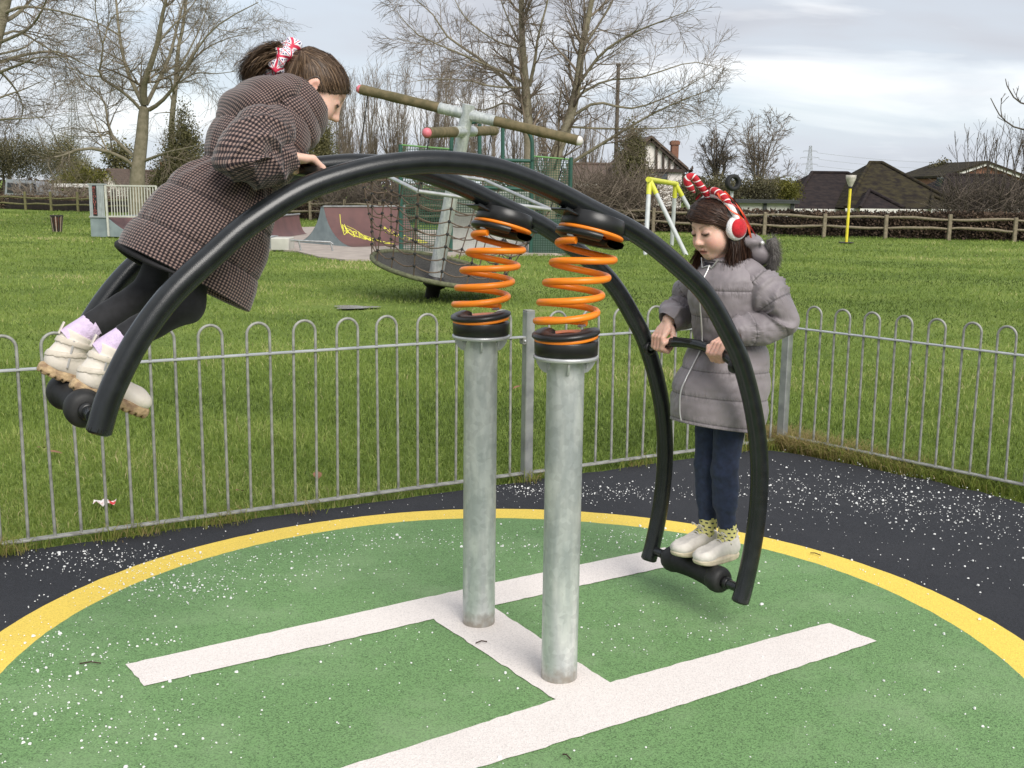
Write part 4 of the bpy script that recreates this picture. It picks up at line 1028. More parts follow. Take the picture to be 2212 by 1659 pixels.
# hair drawn back into a ponytail
def capL(p):
    q_ = (p - HL[0]) @ HL[1].T
    d = head_sdf(q_) - .0032; d = np.maximum(d, (q_[:, 0] - .066) * .8 - (q_[:, 2] - .024) * .75)
    d = np.maximum(d, -(q_[:, 2] + .012 + (q_[:, 0] + .0) * -.45)); ear = ell(np.c_[q_[:, 0], np.abs(q_[:, 1]), q_[:, 2]], (.000, .080, -.012), (.021, .024, .029)); return np.maximum(d, -ear)
sdf_obj('hair', capL, HL[0] - .16, HL[0] + .16, .004, 'scalp_brown', girlL)
hairL = girlL.children[-1]
q = np.random.default_rng(91); n_ = 7500
phi = q.uniform(-1.0, 1.0, n_) * 2.25                     # hairline: around the face from ear over the brow to ear
sp0 = np.c_[.086 - .082 * (np.abs(phi) / 2.25) ** 1.5, .072 * np.sin(phi * .72), .054 - .062 * (np.abs(phi) / 2.25) ** .9] + q.normal(0, .0035, (n_, 3))
back = q.random(n_) < .35; th_ = q.uniform(-2.2, 2.2, n_); sp0[back] = np.c_[-.05 + .0 * th_, .07 * np.sin(th_), -.035 + .03 * np.cos(th_)][back] + q.normal(0, .006, (back.sum(), 3))
side_ = (~back) & (q.random(n_) < .32); sg_ = np.where(q.random(n_) < .5, -1, 1); sp0[side_] = np.c_[q.uniform(-.065, .005, n_), .071 * sg_, q.uniform(-.03, .02, n_)][side_]
TIE = np.array([-.104, 0, .006])
md = (sp0 * .5 + TIE * .5) + np.c_[np.zeros(n_), sp0[:, 1] * .35, np.full(n_, .035)]
G = np.stack([sp0, sp0 * .75 + md * .3, md, np.tile(TIE, (n_, 1)) + q.normal(0, .006, (n_, 3))], 1)
strands('hair_strands', G, HL, 'hair_brown', hairL, 10, .0008, 92, flat=True, ellr=(.0985, .0782, .0815), ellc=(-.007, 0, .016), jit=.0010)
n_ = 3000; e_ = q.normal(0, 1, (n_, 3)) * np.array([.009, .013, .011]); cu = q.normal(0, .006, (n_, 3))
G = np.stack([TIE + e_ * .45, TIE + np.array([-.022, 0, .004]) + e_ * 1.1, TIE + np.array([-.042, 0, -.016]) + e_ * 1.35, TIE + np.array([-.053, 0, -.048]) + e_ * 1.3 + cu, TIE + np.array([-.050, 0, -.085]) + e_ * 1.0 + cu * 2, TIE + np.array([-.034, 0, -.100]) + e_ * .8 + cu * 2], 1)
strands('ponytail', G, HL, 'hair_tail', hairL, 12, .0010, 93, jit=.002, flat=True)
n_ = 90; s0 = np.c_[.07 - q.random(n_) * .05, q.uniform(-.05, .05, n_), .055 + q.random(n_) * .04]; G = np.stack([s0, s0 + np.c_[q.normal(.012, .01, n_), q.normal(0, .012, n_), q.normal(.004, .01, n_)], s0 + np.c_[q.normal(.02, .016, n_), q.normal(0, .02, n_), q.normal(-.01, .018, n_)]], 1)
strands('flyaway_strands', G, HL, 'hair_brown', hairL, 6, .00022, 94)
# scrunchie printed with small crossed red, white and blue flags
m = bpy.data.materials.new('flag_print'); m.use_nodes = True; MATS['flag_print'] = m; N, L, b = nodes_of(m)
uvn = N.new('ShaderNodeUVMap'); uvn.uv_map = 'UVMap'; mp = N.new('ShaderNodeMapping'); mp.inputs['Scale'].default_value = (40, 30, 1); mp.inputs['Rotation'].default_value = (0, 0, .5); L.new(uvn.outputs[0], mp.inputs[0])
fr = N.new('ShaderNodeVectorMath'); fr.operation = 'FRACTION'; L.new(mp.outputs[0], fr.inputs[0]); sp_ = N.new('ShaderNodeSeparateXYZ'); L.new(fr.outputs[0], sp_.inputs[0])
ax_ = mth('ABSOLUTE', mth('SUBTRACT', sp_.outputs[0], .5)); ay_ = mth('ABSOLUTE', mth('SUBTRACT', sp_.outputs[1], .5)); mn = mth('MINIMUM', ax_, ay_); dg = mth('ABSOLUTE', mth('SUBTRACT', ax_, ay_))
red = mth('MAXIMUM', mth('LESS_THAN', mn, .085), mth('MULTIPLY', mth('LESS_THAN', dg, .04), 1)); wh = mth('MAXIMUM', mth('MAXIMUM', mth('LESS_THAN', mn, .17), mth('LESS_THAN', dg, .13)), mth('GREATER_THAN', mth('MAXIMUM', ax_, ay_), .455))
m1 = N.new('ShaderNodeMix'); m1.data_type = 'RGBA'; L.new(wh, m1.inputs[0]); m1.inputs[6].default_value = (.03, .03, .16, 1); m1.inputs[7].default_value = (.82, .80, .84, 1)
m2 = N.new('ShaderNodeMix'); m2.data_type = 'RGBA'; L.new(red, m2.inputs[0]); L.new(m1.outputs[2], m2.inputs[6]); m2.inputs[7].default_value = (.62, .03, .08, 1); L.new(m2.outputs[2], b.inputs['Base Color']); b.inputs['Roughness'].default_value = .6
rg = []
for k_ in range(22):
    a_ = 2 * math.pi * k_ / 21; c_ = TIE + np.array([-.004, math.cos(a_) * .032, math.sin(a_) * .040]); r_ = .020 + .006 * math.sin(k_ * 2.1); rg.append((HL[0] + c_ @ HL[1], (np.array([1, 0, 0.0]) * r_) @ HL[1], (np.array([0, math.cos(a_), math.sin(a_)]) * r_) @ HL[1]))
cloth('scrunchie', rg, 110, 30, 'flag_print', girlL, lambda U_, Th, V: .005 * wob(V.reshape(-1, 3), 97, 120).reshape(V.shape[:2]), turn_in=False)
# ================================================================== girl on the right (grey padded coat, earmuffs)
girlR = thing('person', pl(.80, 0, .19), 'girl in long grey padded coat and red earmuffs standing on the low seesaw end', 'person')
HR = head_frame(Pp(.806, -.004, 1.418), math.radians(19), -A, math.radians(3))
hr1 = np.asarray(HAND_R[4]); hr2 = np.asarray(HAND_R[-4])
pR = nrm(A * .80 + Zv * .60); qR = nrm(A * -.60 + Zv * .80)
g1, x1 = fist(hr1, B, pR, qR, thumb=1); pR2 = nrm(A * .42 + Zv * .88 + B * .12); pR2 = nrm(pR2 - B * (pR2 @ B) * .6); qR2 = nrm(np.cross(B, pR2)); qR2 = -qR2 if qR2 @ A > 0 else qR2; g2, x2 = fist(hr2, B, nrm(pR2 - B * (pR2 @ B)), qR2, thumb=-1)
hipR = [Pp(.872, -.062, .80), Pp(.872, .05, .80)]; kneeR = [Pp(.848, -.060, .535), Pp(.850, .036, .535)]; ankR = [Pp(.874, -.062, .285), Pp(.862, .032, .290)]
ftR = [(Pp(.925, -.060, .192), nrm(v2(-.985, .02) - B * .10), nrm(v2(.02, 1.0))), (Pp(.908, .046, .196), nrm(v2(-.985, .02) - B * .10), nrm(v2(.02, 1.0)))]
shoR = [Pp(.885, -.135, 1.235), Pp(.885, .135, 1.235)]; elbR = [Pp(.948, -.190, 1.090), Pp(.885, .235, 1.105)]
def bodyR(p):
    d = head_sdf((p - HR[0]) @ HR[1].T, .0018)
    d = smin(d, cap(p, Pp(.865, 0, 1.25), Pp(.87, 0, .98), .075, .085), .03); d = smin(d, cap(p, Pp(.87, 0, .98), Pp(.875, 0, .82), .085, .095), .04)
    for i in (0, 1):
        d = smin(d, cap(p, hipR[i], kneeR[i], .056, .040), .03); d = smin(d, cap(p, kneeR[i], ankR[i], .040, .027), .02)
        h_, f_, u_ = ftR[i]; d = smin(d, cap(p, ankR[i], h_ + f_ * .06 + u_ * .05, .028, .028), .02); d = smin(d, cap(p, h_ + f_ * .05 + u_ * .045, h_ + f_ * .155 + u_ * .036, .026, .018), .02)
        d = smin(d, cap(p, shoR[i], elbR[i], .036, .032), .03); d = smin(d, cap(p, elbR[i], (x1, x2)[i], .032, .0245), .02)
        for c_ in (g1, g2)[i]: d = smin(d, cap(p, *c_), .004)
    return d
def colR(V):
    C = face_col((V - HR[0]) @ HR[1].T, .9, .65)
    hand = np.minimum(np.linalg.norm(V - hr1, axis=1), np.linalg.norm(V - hr2, axis=1)); w = (.75 * np.exp(-(hand / .05) ** 4))[:, None]
    return {'col': C * (1 - w) + np.array([.60, .31, .24]) * w}
allr = np.array([Pp(.62, -.3, .15), Pp(.62, .3, .15), Pp(1.05, -.3, 1.58), Pp(1.05, .3, 1.58)])
sdf_obj('body', bodyR, allr.min(0) - .02, allr.max(0) + .02, .0035, 'skin', girlR, colR)
def legR(p):
    d = None
    for i in (0, 1):
        a_ = smin(cap(p, hipR[i], kneeR[i], .064, .046), cap(p, kneeR[i], ankR[i], .046, .032), .02); a_ = smin(a_, cap(p, kneeR[i] + v2(.012, -.06), kneeR[i] + v2(.012, -.12), .041, .039), .03)
        a_ = np.maximum(a_, ankR[i][2] + .030 - p[:, 2]); d = a_ if d is None else smin(d, a_, .006)
    return smin(d, ell(p, Pp(.88, 0, .80), (.10, .10, .09)), .03) + .0012 * wob(p, 141, 80)
sdf_obj('leggings', legR, Pp(.85, 0, .55) - np.array([.3, .3, .33]), Pp(.85, 0, .55) + np.array([.3, .3, .33]), .005, 'leggings_navy', girlR)
# yellow ankle socks with small dark marks
m = mat('sock_yellow', (.62, .58, .22), .85, .06, scale=80); N, L, b = nodes_of(m); rp = [x for x in N if x.type == 'VALTORGB'][0]
uvn = N.new('ShaderNodeUVMap'); uvn.uv_map = 'UVMap'; mp = N.new('ShaderNodeMapping'); mp.inputs['Scale'].default_value = (62, 42, 1); L.new(uvn.outputs[0], mp.inputs[0])
sp_ = N.new('ShaderNodeSeparateXYZ'); L.new(mp.outputs[0], sp_.inputs[0])
rw = mth('FLOOR', sp_.outputs[0]); fx = mth('ABSOLUTE', mth('SUBTRACT', mth('FRACT', sp_.outputs[0]), .5)); fy = mth('ABSOLUTE', mth('SUBTRACT', mth('FRACT', mth('ADD', sp_.outputs[1], mth('MULTIPLY', rw, .5))), .5))
dk = mth('MULTIPLY', mth('LESS_THAN', fx, .2), mth('LESS_THAN', fy, .24)); mx = N.new('ShaderNodeMix'); mx.data_type = 'RGBA'; L.new(dk, mx.inputs[0]); L.new(rp.outputs[0], mx.inputs[6]); mx.inputs[7].default_value = (.03, .035, .05, 1); L.new(mx.outputs[2], b.inputs['Base Color'])
for i in (0, 1):
    cloth('sock', tube_rings([ftR[i][0] + ftR[i][1] * .085 + ftR[i][2] * .048, ftR[i][0] + ftR[i][1] * .062 + ftR[i][2] * .060, ankR[i] + Zv * .002, ankR[i] + Zv * .045], [.033, .036, .034, .0335], B), 14, 40, 'sock_yellow', girlR, turn_in=False)
def trainer(i):
    h_, f_, u_ = ftR[i]; tt = np.cross(u_, f_)
    def loc(p): return np.stack([(p - h_) @ f_, (p - h_) @ tt, (p - h_) @ u_], -1)
    def up(p):
        q_ = loc(p)
        d = cap(q_, (.040, 0, .050), (.150, 0, .036), .037, .033); d = smin(d, ell(q_, (.178, 0, .034), (.042, .038, .027)), .025); d = smin(d, cap(q_, (.040, 0, .05), (.048, 0, .088), .036, .036), .02)
        d = smin(d, cap(q_, (.085, 0, .062), (.125, 0, .048), .026, .024), .02)
        top = (q_[:, 2] - .090 + .22 * (q_[:, 0] - .03)); d = np.maximum(d, top)
        return np.maximum(d, .020 - q_[:, 2]) + .0006 * wob(p, 151, 150)
    o = sdf_obj('trainer', up, h_ - .26, h_ + .26, .0033, 'trainer_white', girlR)
    def so(p):
        q_ = loc(p); w = .034 + .006 * np.sin((q_[:, 0] - .03) * 13); lift = .012 * np.maximum(0, (q_[:, 0] - .16) / .06) ** 2
        qq = np.c_[q_[:, 0] - .108, q_[:, 1] * .038 / w, q_[:, 2] - .014 - lift]; d = rbox(qq, (0, 0, 0), (.112, .040, .0145 + .0), .010); d = smax(d, ell(q_, (.108, 0, .014), (.115, .047, .06)), .012)
        return d - .0012 * (np.abs(q_[:, 2] - .02) < .003)
    sdf_obj('sole', so, h_ - .26, h_ + .26, .0033, 'trainer_sole', o)
    lc = MB()
    for k_ in range(4):
        x0 = .082 + .017 * k_; zz = .092 - .011 * k_; lc.tube([h_ + f_ * (x0 + .004 * a_) + tt * (.020 * a_) + u_ * (zz - .010 * a_ * a_) for a_ in np.linspace(-1, 1, 9)], .0026, 6)
    for sg in (-1, 1):
        lc.tube([h_ + f_ * (.085 + .02 * math.sin(a_)) + tt * sg * (.006 + .022 * (1 - math.cos(a_)) / 2) + u_ * (.096 + .018 * math.sin(a_)) for a_ in np.linspace(0, 2.9, 12)], .0024, 6)
    lc.build('laces', 'trainer_white', o)
    tb = MB().tube([h_ + f_ * .006 + u_ * .082, h_ - f_ * .004 + u_ * .098, h_ + f_ * .004 + u_ * .108, h_ + f_ * .014 + u_ * .096], .003, 6); tb.build('pull_tab', 'trainer_white', o)
trainer(0); trainer(1)
# coat
def hemtilt(s_): return 0
cpr = [(.845, .695, .190, .150), (.848, .750, .192, .152), (.856, .840, .188, .148), (.876, .925, .162, .140), (.886, 1.005, .134, .126), (.882, 1.08, .138, .134), (.872, 1.16, .142, .144), (.868, 1.225, .128, .146), (.862, 1.270, .094, .118), (.852, 1.300, .074, .088)]
rings = []
for k_, (s_, z_, hs, ht) in enumerate(cpr):
    tl_ = max(0, (1.0 - z_)) * .55; rings.append((Pp(s_, -.014, z_), nrm(v2(-1, tl_)) * hs, -B * ht))
qg = quilt(.0985, .010, 201, .0032, phase=.085, freq=30, creep=0)
def dispR(U_, Th, V):
    ul = U_ / U_.max(); return qg(U_, Th, V) - .008 * np.exp(-((ul - .505) / .025) ** 2)
coatR = cloth('coat', rings, 150, 150, 'puffer_body', girlR, dispR, close_top=True)
for i in (0, 1):
    sg = (-1, 1)[i]; wv_ = (x1, x2)[i]
    Ps = [shoR[i] + B * -sg * .075 + v2(-.012, .020), shoR[i] * .5 + elbR[i] * .5 + B * sg * .010 + v2(.004, .006), elbR[i], elbR[i] * .5 + wv_ * .5 + v2(.004, -.006), wv_ + v2(.008, .006), wv_ + v2(-.006, -.004)]
    cloth('sleeve', tube_rings(Ps, [.066, .067, .062, .057, .046, .039], B)[::-1], 90, 72, 'puffer_sleeve', coatR, quilt(.092, .007, 211 + i, .0035, phase=.02, freq=34, creep=0, fold=.016), close_top=True)
# stand collar open at the throat, with its dark inside
cr = [(.862, 1.268, .090, .100), (.858, 1.298, .084, .092), (.856, 1.324, .082, .090)]
cloth('collar', [(Pp(s_, 0, z_), nrm(v2(-1, -.48)) * a_, -B * b_) for s_, z_, a_, b_ in cr][::-1], 26, 90, 'puffer_grey', coatR, quilt(.05, .006, 221, .002, freq=40))
mat('dark_jumper', (.02, .018, .024), .9, .3)
vj = MB(); p0 = Pp(.765, -.0, 1.300); vj.prism([Pp(.772, -.034, 1.290), Pp(.772, .012, 1.290), Pp(.752, -.012, 1.215)], A * .02); vj.build('jumper_neck', 'dark_jumper', coatR)
# zip down the front, wandering a little
R_ = catmull(np.array([np.concatenate(r) for r in rings]), 150); zp = []
for k_ in range(3, 138, 2):
    c_, X_, Y_ = R_[k_, :3], R_[k_, 3:6], R_[k_, 6:9]; zz = c_[2]; th_ = .06 + .20 * math.sin((zz - .98) * 9) * (1 if zz < 1.0 else .25) + (.22 if zz < .86 else .22 * max(0, (1.02 - zz) / .16))
    zp.append(c_ + (X_ * math.cos(th_) + Y_ * math.sin(th_)) * 1.0 + nrm(X_) * .0085)
zo = MB().tube(zp, .0030, 8); zo.build('zip', 'metal_zip', coatR)
for sg in (-1, 1): MB().tube([zp[-1] + v2(.002, 0), Pp(.764, sg * .024 - .012, 1.270), Pp(.776, sg * .044 - .012, 1.304)], .003, 8).build('zip', 'metal_zip', coatR)
MB().lathe([(0, .004), (.006, .004), (.008, 0)], Pp(.87, -.178, .70) , -B, 12).build('press_stud', 'metal_zip', coatR)
for sg in (-1,):
    MB().box(Pp(.716, .05, 1.005), (.006, .10, .022), (A, B, Zv), bevel=.002).build('belt', 'black_lining', coatR)
mat('fur_base', (.12, .11, .105), .9, .3, scale=80)
# hood folded on the back, fur trimmed
def hoodR(p):
    q_ = np.stack([(p - MID) @ A, (p - MID) @ B, p[:, 2]], -1)
    d = ell(q_, (.945, 0, 1.325), (.075, .125, .055), ax=np.array([[.9, 0, -.44], [0, 1, 0], [.44, 0, .9]])); d = smin(d, ell(q_, (.90, -.02, 1.365), (.06, .105, .035)), .02)
    return d + .004 * wob(p, 231, 34)
sdf_obj('hood', hoodR, Pp(.93, 0, 1.33) - .2, Pp(.93, 0, 1.33) + .2, .005, 'puffer_grey', coatR)
MB().lathe([(0, .004), (.007, .004), (.009, 0)], Pp(.915, -.125, 1.362), nrm(-B - A * .3 + Zv * .3), 12).build('press_stud', 'metal_zip', coatR)
q = np.random.default_rng(233); n_ = 6000; a_ = q.uniform(-.3, 3.44, n_)
FURC = lambda x: Pp(.965 + .035 * math.sin(x), -.118 * math.cos(x) - .012, 1.345 - .105 * math.sin(x))
basep = np.array([FURC(x) for x in a_]); rad_ = q.normal(0, 1, (n_, 3)); rad_ /= np.linalg.norm(rad_, axis=1)[:, None]
dirn = rad_ + A * .35 - Zv * .25; dirn /= np.linalg.norm(dirn, axis=1)[:, None]; basep = basep + rad_ * .012; ln = q.uniform(.012, .027, (n_, 1))
G = np.stack([basep, basep + dirn * ln * .55, basep + dirn * ln + np.outer(np.ones(n_), -Zv * .007)], 1)
strands('fur_trim', G, (np.zeros(3), np.eye(3)), 'fur_grey', coatR, 4, .00055, 234)
MB().tube([FURC(x) for x in np.linspace(-.3, 3.44, 24)], .019, 10).build('fur_band', 'fur_base', coatR)
# hair: side parting, straight to the shoulders
def capR(p):
    q_ = (p - HR[0]) @ HR[1].T; al = np.c_[q_[:, 0], np.abs(q_[:, 1]), q_[:, 2]]
    d = head_sdf(q_) - .005; d = np.maximum(d, (q_[:, 0] - .050) * .62 - (q_[:, 2] - .021 - .22 * np.maximum(q_[:, 1], 0) - .62 * np.maximum(-q_[:, 1], 0)) * .78)
    d = np.maximum(d, -(q_[:, 2] + .06 + q_[:, 0] * .2))
    for sg in (-1, 1):
        lk = cap(np.c_[q_[:, 0] * .62, q_[:, 1], q_[:, 2]], (-.014, .066 * sg, .03), (.004, .074 * sg, -.125), .020, .017); d = smin(d, lk, .02)
    d = smin(d, cap(np.c_[q_[:, 0], q_[:, 1] * .45, q_[:, 2]], (-.075, 0, .0), (-.070, 0, -.115), .030, .026), .02)
    return d
sdf_obj('hair', capR, HR[0] - .22, HR[0] + .2, .004, 'scalp_dark', girlR)
hairR = girlR.children[-1]
q = np.random.default_rng(241); n_ = 8500; PT = .030
f0 = q.uniform(-.085, .080, n_); side = np.where(q.random(n_) < .62, -1, 1)     # her left (seen side) is +l
side = np.where(q.random(n_) < .64, 1, -1)
rt = np.c_[f0, PT * -1 + q.normal(0, .003, n_) + side * .002, .022 + .082 * np.sqrt(np.maximum(0, 1 - ((f0 + .014) / .098) ** 2)) - .012 * (f0 > .05)]
fw = np.clip((f0 + .085) / .157, 0, 1)
temple = np.c_[.062 * fw ** 1.5 - .045 * (1 - fw) - .012, side * (.058 + .020 * (1 - fw)), .030 - .006 * side + .006 * fw + q.normal(0, .004, n_)]
earp = np.c_[-.070 + .075 * fw + q.normal(0, .006, n_), side * (.078 - .0 * fw), -.030 + q.normal(0, .005, n_)]
back = q.random(n_) < .28
endp = np.c_[-.052 + .085 * fw + np.where(side < 0, .040 * fw, .006) + q.normal(0, .010, n_), side * (.072 + q.normal(0, .010, n_)), -.125 + q.normal(0, .015, n_)]
end2 = endp + np.c_[.012 + q.normal(0, .008, n_), side * -.008 + q.normal(0, .006, n_), -.040 + q.normal(0, .012, n_)]
G = np.stack([rt, rt * .45 + temple * .55 + np.c_[np.zeros(n_), side * .018, np.full(n_, .022)], temple, earp, endp, end2], 1)
bk = np.where(back)[0]; th_ = q.uniform(-.9, .9, len(bk))
G[bk, 2] = np.c_[-.105 * np.cos(th_), .08 * np.sin(th_), np.full(len(bk), .02)]; G[bk, 1] = np.c_[-.07 * np.cos(th_), .05 * np.sin(th_), np.full(len(bk), .085)]; G[bk, 3] = np.c_[-.105 * np.cos(th_), .082 * np.sin(th_), np.full(len(bk), -.04)]; G[bk, 4] = np.c_[-.098 * np.cos(th_), .085 * np.sin(th_), np.full(len(bk), -.11)]; G[bk, 5] = G[bk, 4] + np.c_[np.zeros(len(bk)), q.normal(0, .006, len(bk)), q.normal(-.045, .012, len(bk))]
strands('hair_strands', G, HR, 'hair_dark', hairR, 11, .0008, 242, flat=True, ellr=(.0995, .0792, .0825), ellc=(-.007, 0, .017), jit=.0013)
n_ = 2000; v_ = q.random(n_)[:, None]; jt = q.normal(0, .0025, (n_, 7, 3)); lo_ = np.array([(.086, -.036, .062), (.093, -.012, .053), (.088, .016, .044), (.074, .044, .034), (.046, .068, .020), (.010, .083, -.030), (.006, .078, -.128)]); hi_ = np.array([(.040, -.034, .098), (.052, .0, .098), (.050, .030, .088), (.042, .056, .070), (.022, .074, .045), (-.030, .083, -.020), (-.030, .078, -.135)])
G = lo_[None] * (1 - v_[..., None]) + hi_[None] * v_[..., None] + jt
strands('fringe_strands', G, HR, 'hair_dark', hairR, 12, .0008, 243, flat=True, ellr=(.1015, .0805, .0845), ellc=(-.007, 0, .017), jit=.0012)
n_ = 900; v_ = q.random(n_)[:, None]; jt = q.normal(0, .0025, (n_, 5, 3)); lo_ = np.array([(.084, -.030, .060), (.078, -.048, .056), (.056, -.066, .040), (.030, -.076, -.010), (.044, -.068, -.130)]); hi_ = np.array([(.050, -.030, .090), (.046, -.052, .078), (.030, -.072, .050), (.0, -.082, -.010), (.0, -.078, -.135)])
G = lo_[None] * (1 - v_[..., None]) + hi_[None] * v_[..., None] + jt
strands('fringe_strands', G, HR, 'hair_dark', hairR, 10, .0008, 244, flat=True, ellr=(.1010, .0800, .0840), ellc=(-.007, 0, .017), jit=.0012)
# ---- earmuff headband with two candy canes and ribbons
mat('plush_white', (.82, .80, .80), .95, .08, scale=70, bump=.9, bscale=260, bdist=.004, sheen=.3); mat('plush_red', (.50, .012, .022), .9, .2, scale=60, bump=.6, bscale=220, bdist=.003, sheen=.2)
mat('ribbon_orange', (.75, .10, .03), .5, .1); mat('ribbon_red', (.42, .02, .03), .5, .1)
m = mat('candy_stripe', (.44, .010, .020), .85, .1, scale=60, sheen=.2); N, L, b = nodes_of(m); rp = [x for x in N if x.type == 'VALTORGB'][0]
uvn = N.new('ShaderNodeUVMap'); uvn.uv_map = 'UVMap'; sp_ = N.new('ShaderNodeSeparateXYZ'); L.new(uvn.outputs[0], sp_.inputs[0])
st = mth('LESS_THAN', mth('FRACT', mth('MULTIPLY', mth('ADD', sp_.outputs[0], mth('MULTIPLY', sp_.outputs[1], .35)), 42)), .17); mx = N.new('ShaderNodeMix'); mx.data_type = 'RGBA'; L.new(st, mx.inputs[0]); L.new(rp.outputs[0], mx.inputs[6]); mx.inputs[7].default_value = (.80, .78, .76, 1); L.new(mx.outputs[2], b.inputs['Base Color'])
def hw(f_, l_, u_): return HR[0] + np.array([f_, l_, u_]) @ HR[1]
def hd(f_, l_, u_): return np.array([f_, l_, u_]) @ HR[1]
band = [hw(-.016, .094 * math.cos(x), .010 + .098 * math.sin(x)) for x in np.linspace(.05, math.pi - .05, 30)]
muff = MB().tube(band, [.0115 + .001 * math.sin(k_ * 2) for k_ in range(30)], 12).build('earmuffs', 'plush_white', girlR)
for sg in (1, -1):
    MB().lathe([(0, -.012), (.030, -.012), (.041, -.006), (.044, .004), (.040, .014), (.030, .020), (0, .020)], hw(-.012, .083 * sg, -.014), hd(0, sg, 0), 28).build('ear_pad', 'plush_white', muff)
    MB().lathe([(.034, .016), (.033, .022), (.024, .031), (.012, .035), (0, .036)], hw(-.012, .083 * sg, -.014), hd(0, sg, 0), 28).build('ear_pad_face', 'plush_red', muff)
def cane(base, up, lean, ht, name='candy_cane', rad=.0125, hook=.0155):
    P = [base + up * ht * k_ for k_ in np.linspace(0, 1, 8)]; c_ = P[-1] + lean * hook
    for a_ in np.linspace(.3, math.pi, 9): P.append(c_ - lean * hook * math.cos(a_) + up * hook * math.sin(a_) * 1.15)
    P.append(P[-1] - up * .018); P.append(P[-1] - up * .014)
    P = np.array(P); cloth(name, tube_rings(P, [rad * .9] + [rad] * (len(P) - 2) + [rad * .55], np.cross(up, lean)), 80, 18, 'candy_stripe', muff, turn_in=False, close_top=True)
cane(hw(-.010, -.012, .102), hd(.42, -.10, 1.0) / np.linalg.norm([.42, -.10, 1.0]), hd(.80, -.35, -.3) / np.linalg.norm([.8, -.35, -.3]), .088)
P = np.array([hw(-.016, -.020, .110), hw(-.016, .012, .123), hw(-.016, .045, .108), hw(-.016, .068, .086), hw(-.016, .080, .072)])
cloth('candy_cane', tube_rings(P, [.008, .0135, .0135, .0125, .006], hd(1, 0, 0)), 60, 18, 'candy_stripe', muff, turn_in=False, close_top=True)
def ribbon(P, w_, m_):
    P = catmull(np.array(P), 24); T = np.gradient(P, axis=0); r_ = MB(); V = []
    for k_ in range(24): sd = nrm(np.cross(T[k_], CAMP - P[k_])); sd = nrm(sd * math.cos(k_ * .18) + A * math.sin(k_ * .18)); V += [P[k_] + sd * w_, P[k_] - sd * w_]
    r_.add(V, [(2 * k_, 2 * k_ + 1, 2 * k_ + 3, 2 * k_ + 2) for k_ in range(23)], 0, True); r_.build('ribbon', m_, muff)
ribbon([hw(-.004, .045, .118), hw(.006, .072, .090), hw(.000, .094, .055), hw(-.020, .104, .03), hw(-.048, .100, -.01), hw(-.075, .090, -.040)], .0035, 'ribbon_orange')
ribbon([hw(-.030, .050, .115), hw(-.028, .085, .085), hw(-.034, .105, .045), hw(-.052, .100, .0), hw(-.056, .098, -.05), hw(-.058, .094, -.088)], .0035, 'ribbon_orange')
ribbon([hw(-.010, -.03, .118), hw(.010, .0, .122), hw(.012, .035, .112), hw(-.004, .070, .09), hw(-.03, .102, .05), hw(-.07, .10, -.045), hw(-.088, .09, -.075)], .002, 'ribbon_red')
ribbon([hw(.004, -.035, .118), hw(.016, -.052, .104), hw(.006, -.030, .128), hw(.004, .0, .134), hw(.0, .02, .142)], .003, 'ribbon_red')
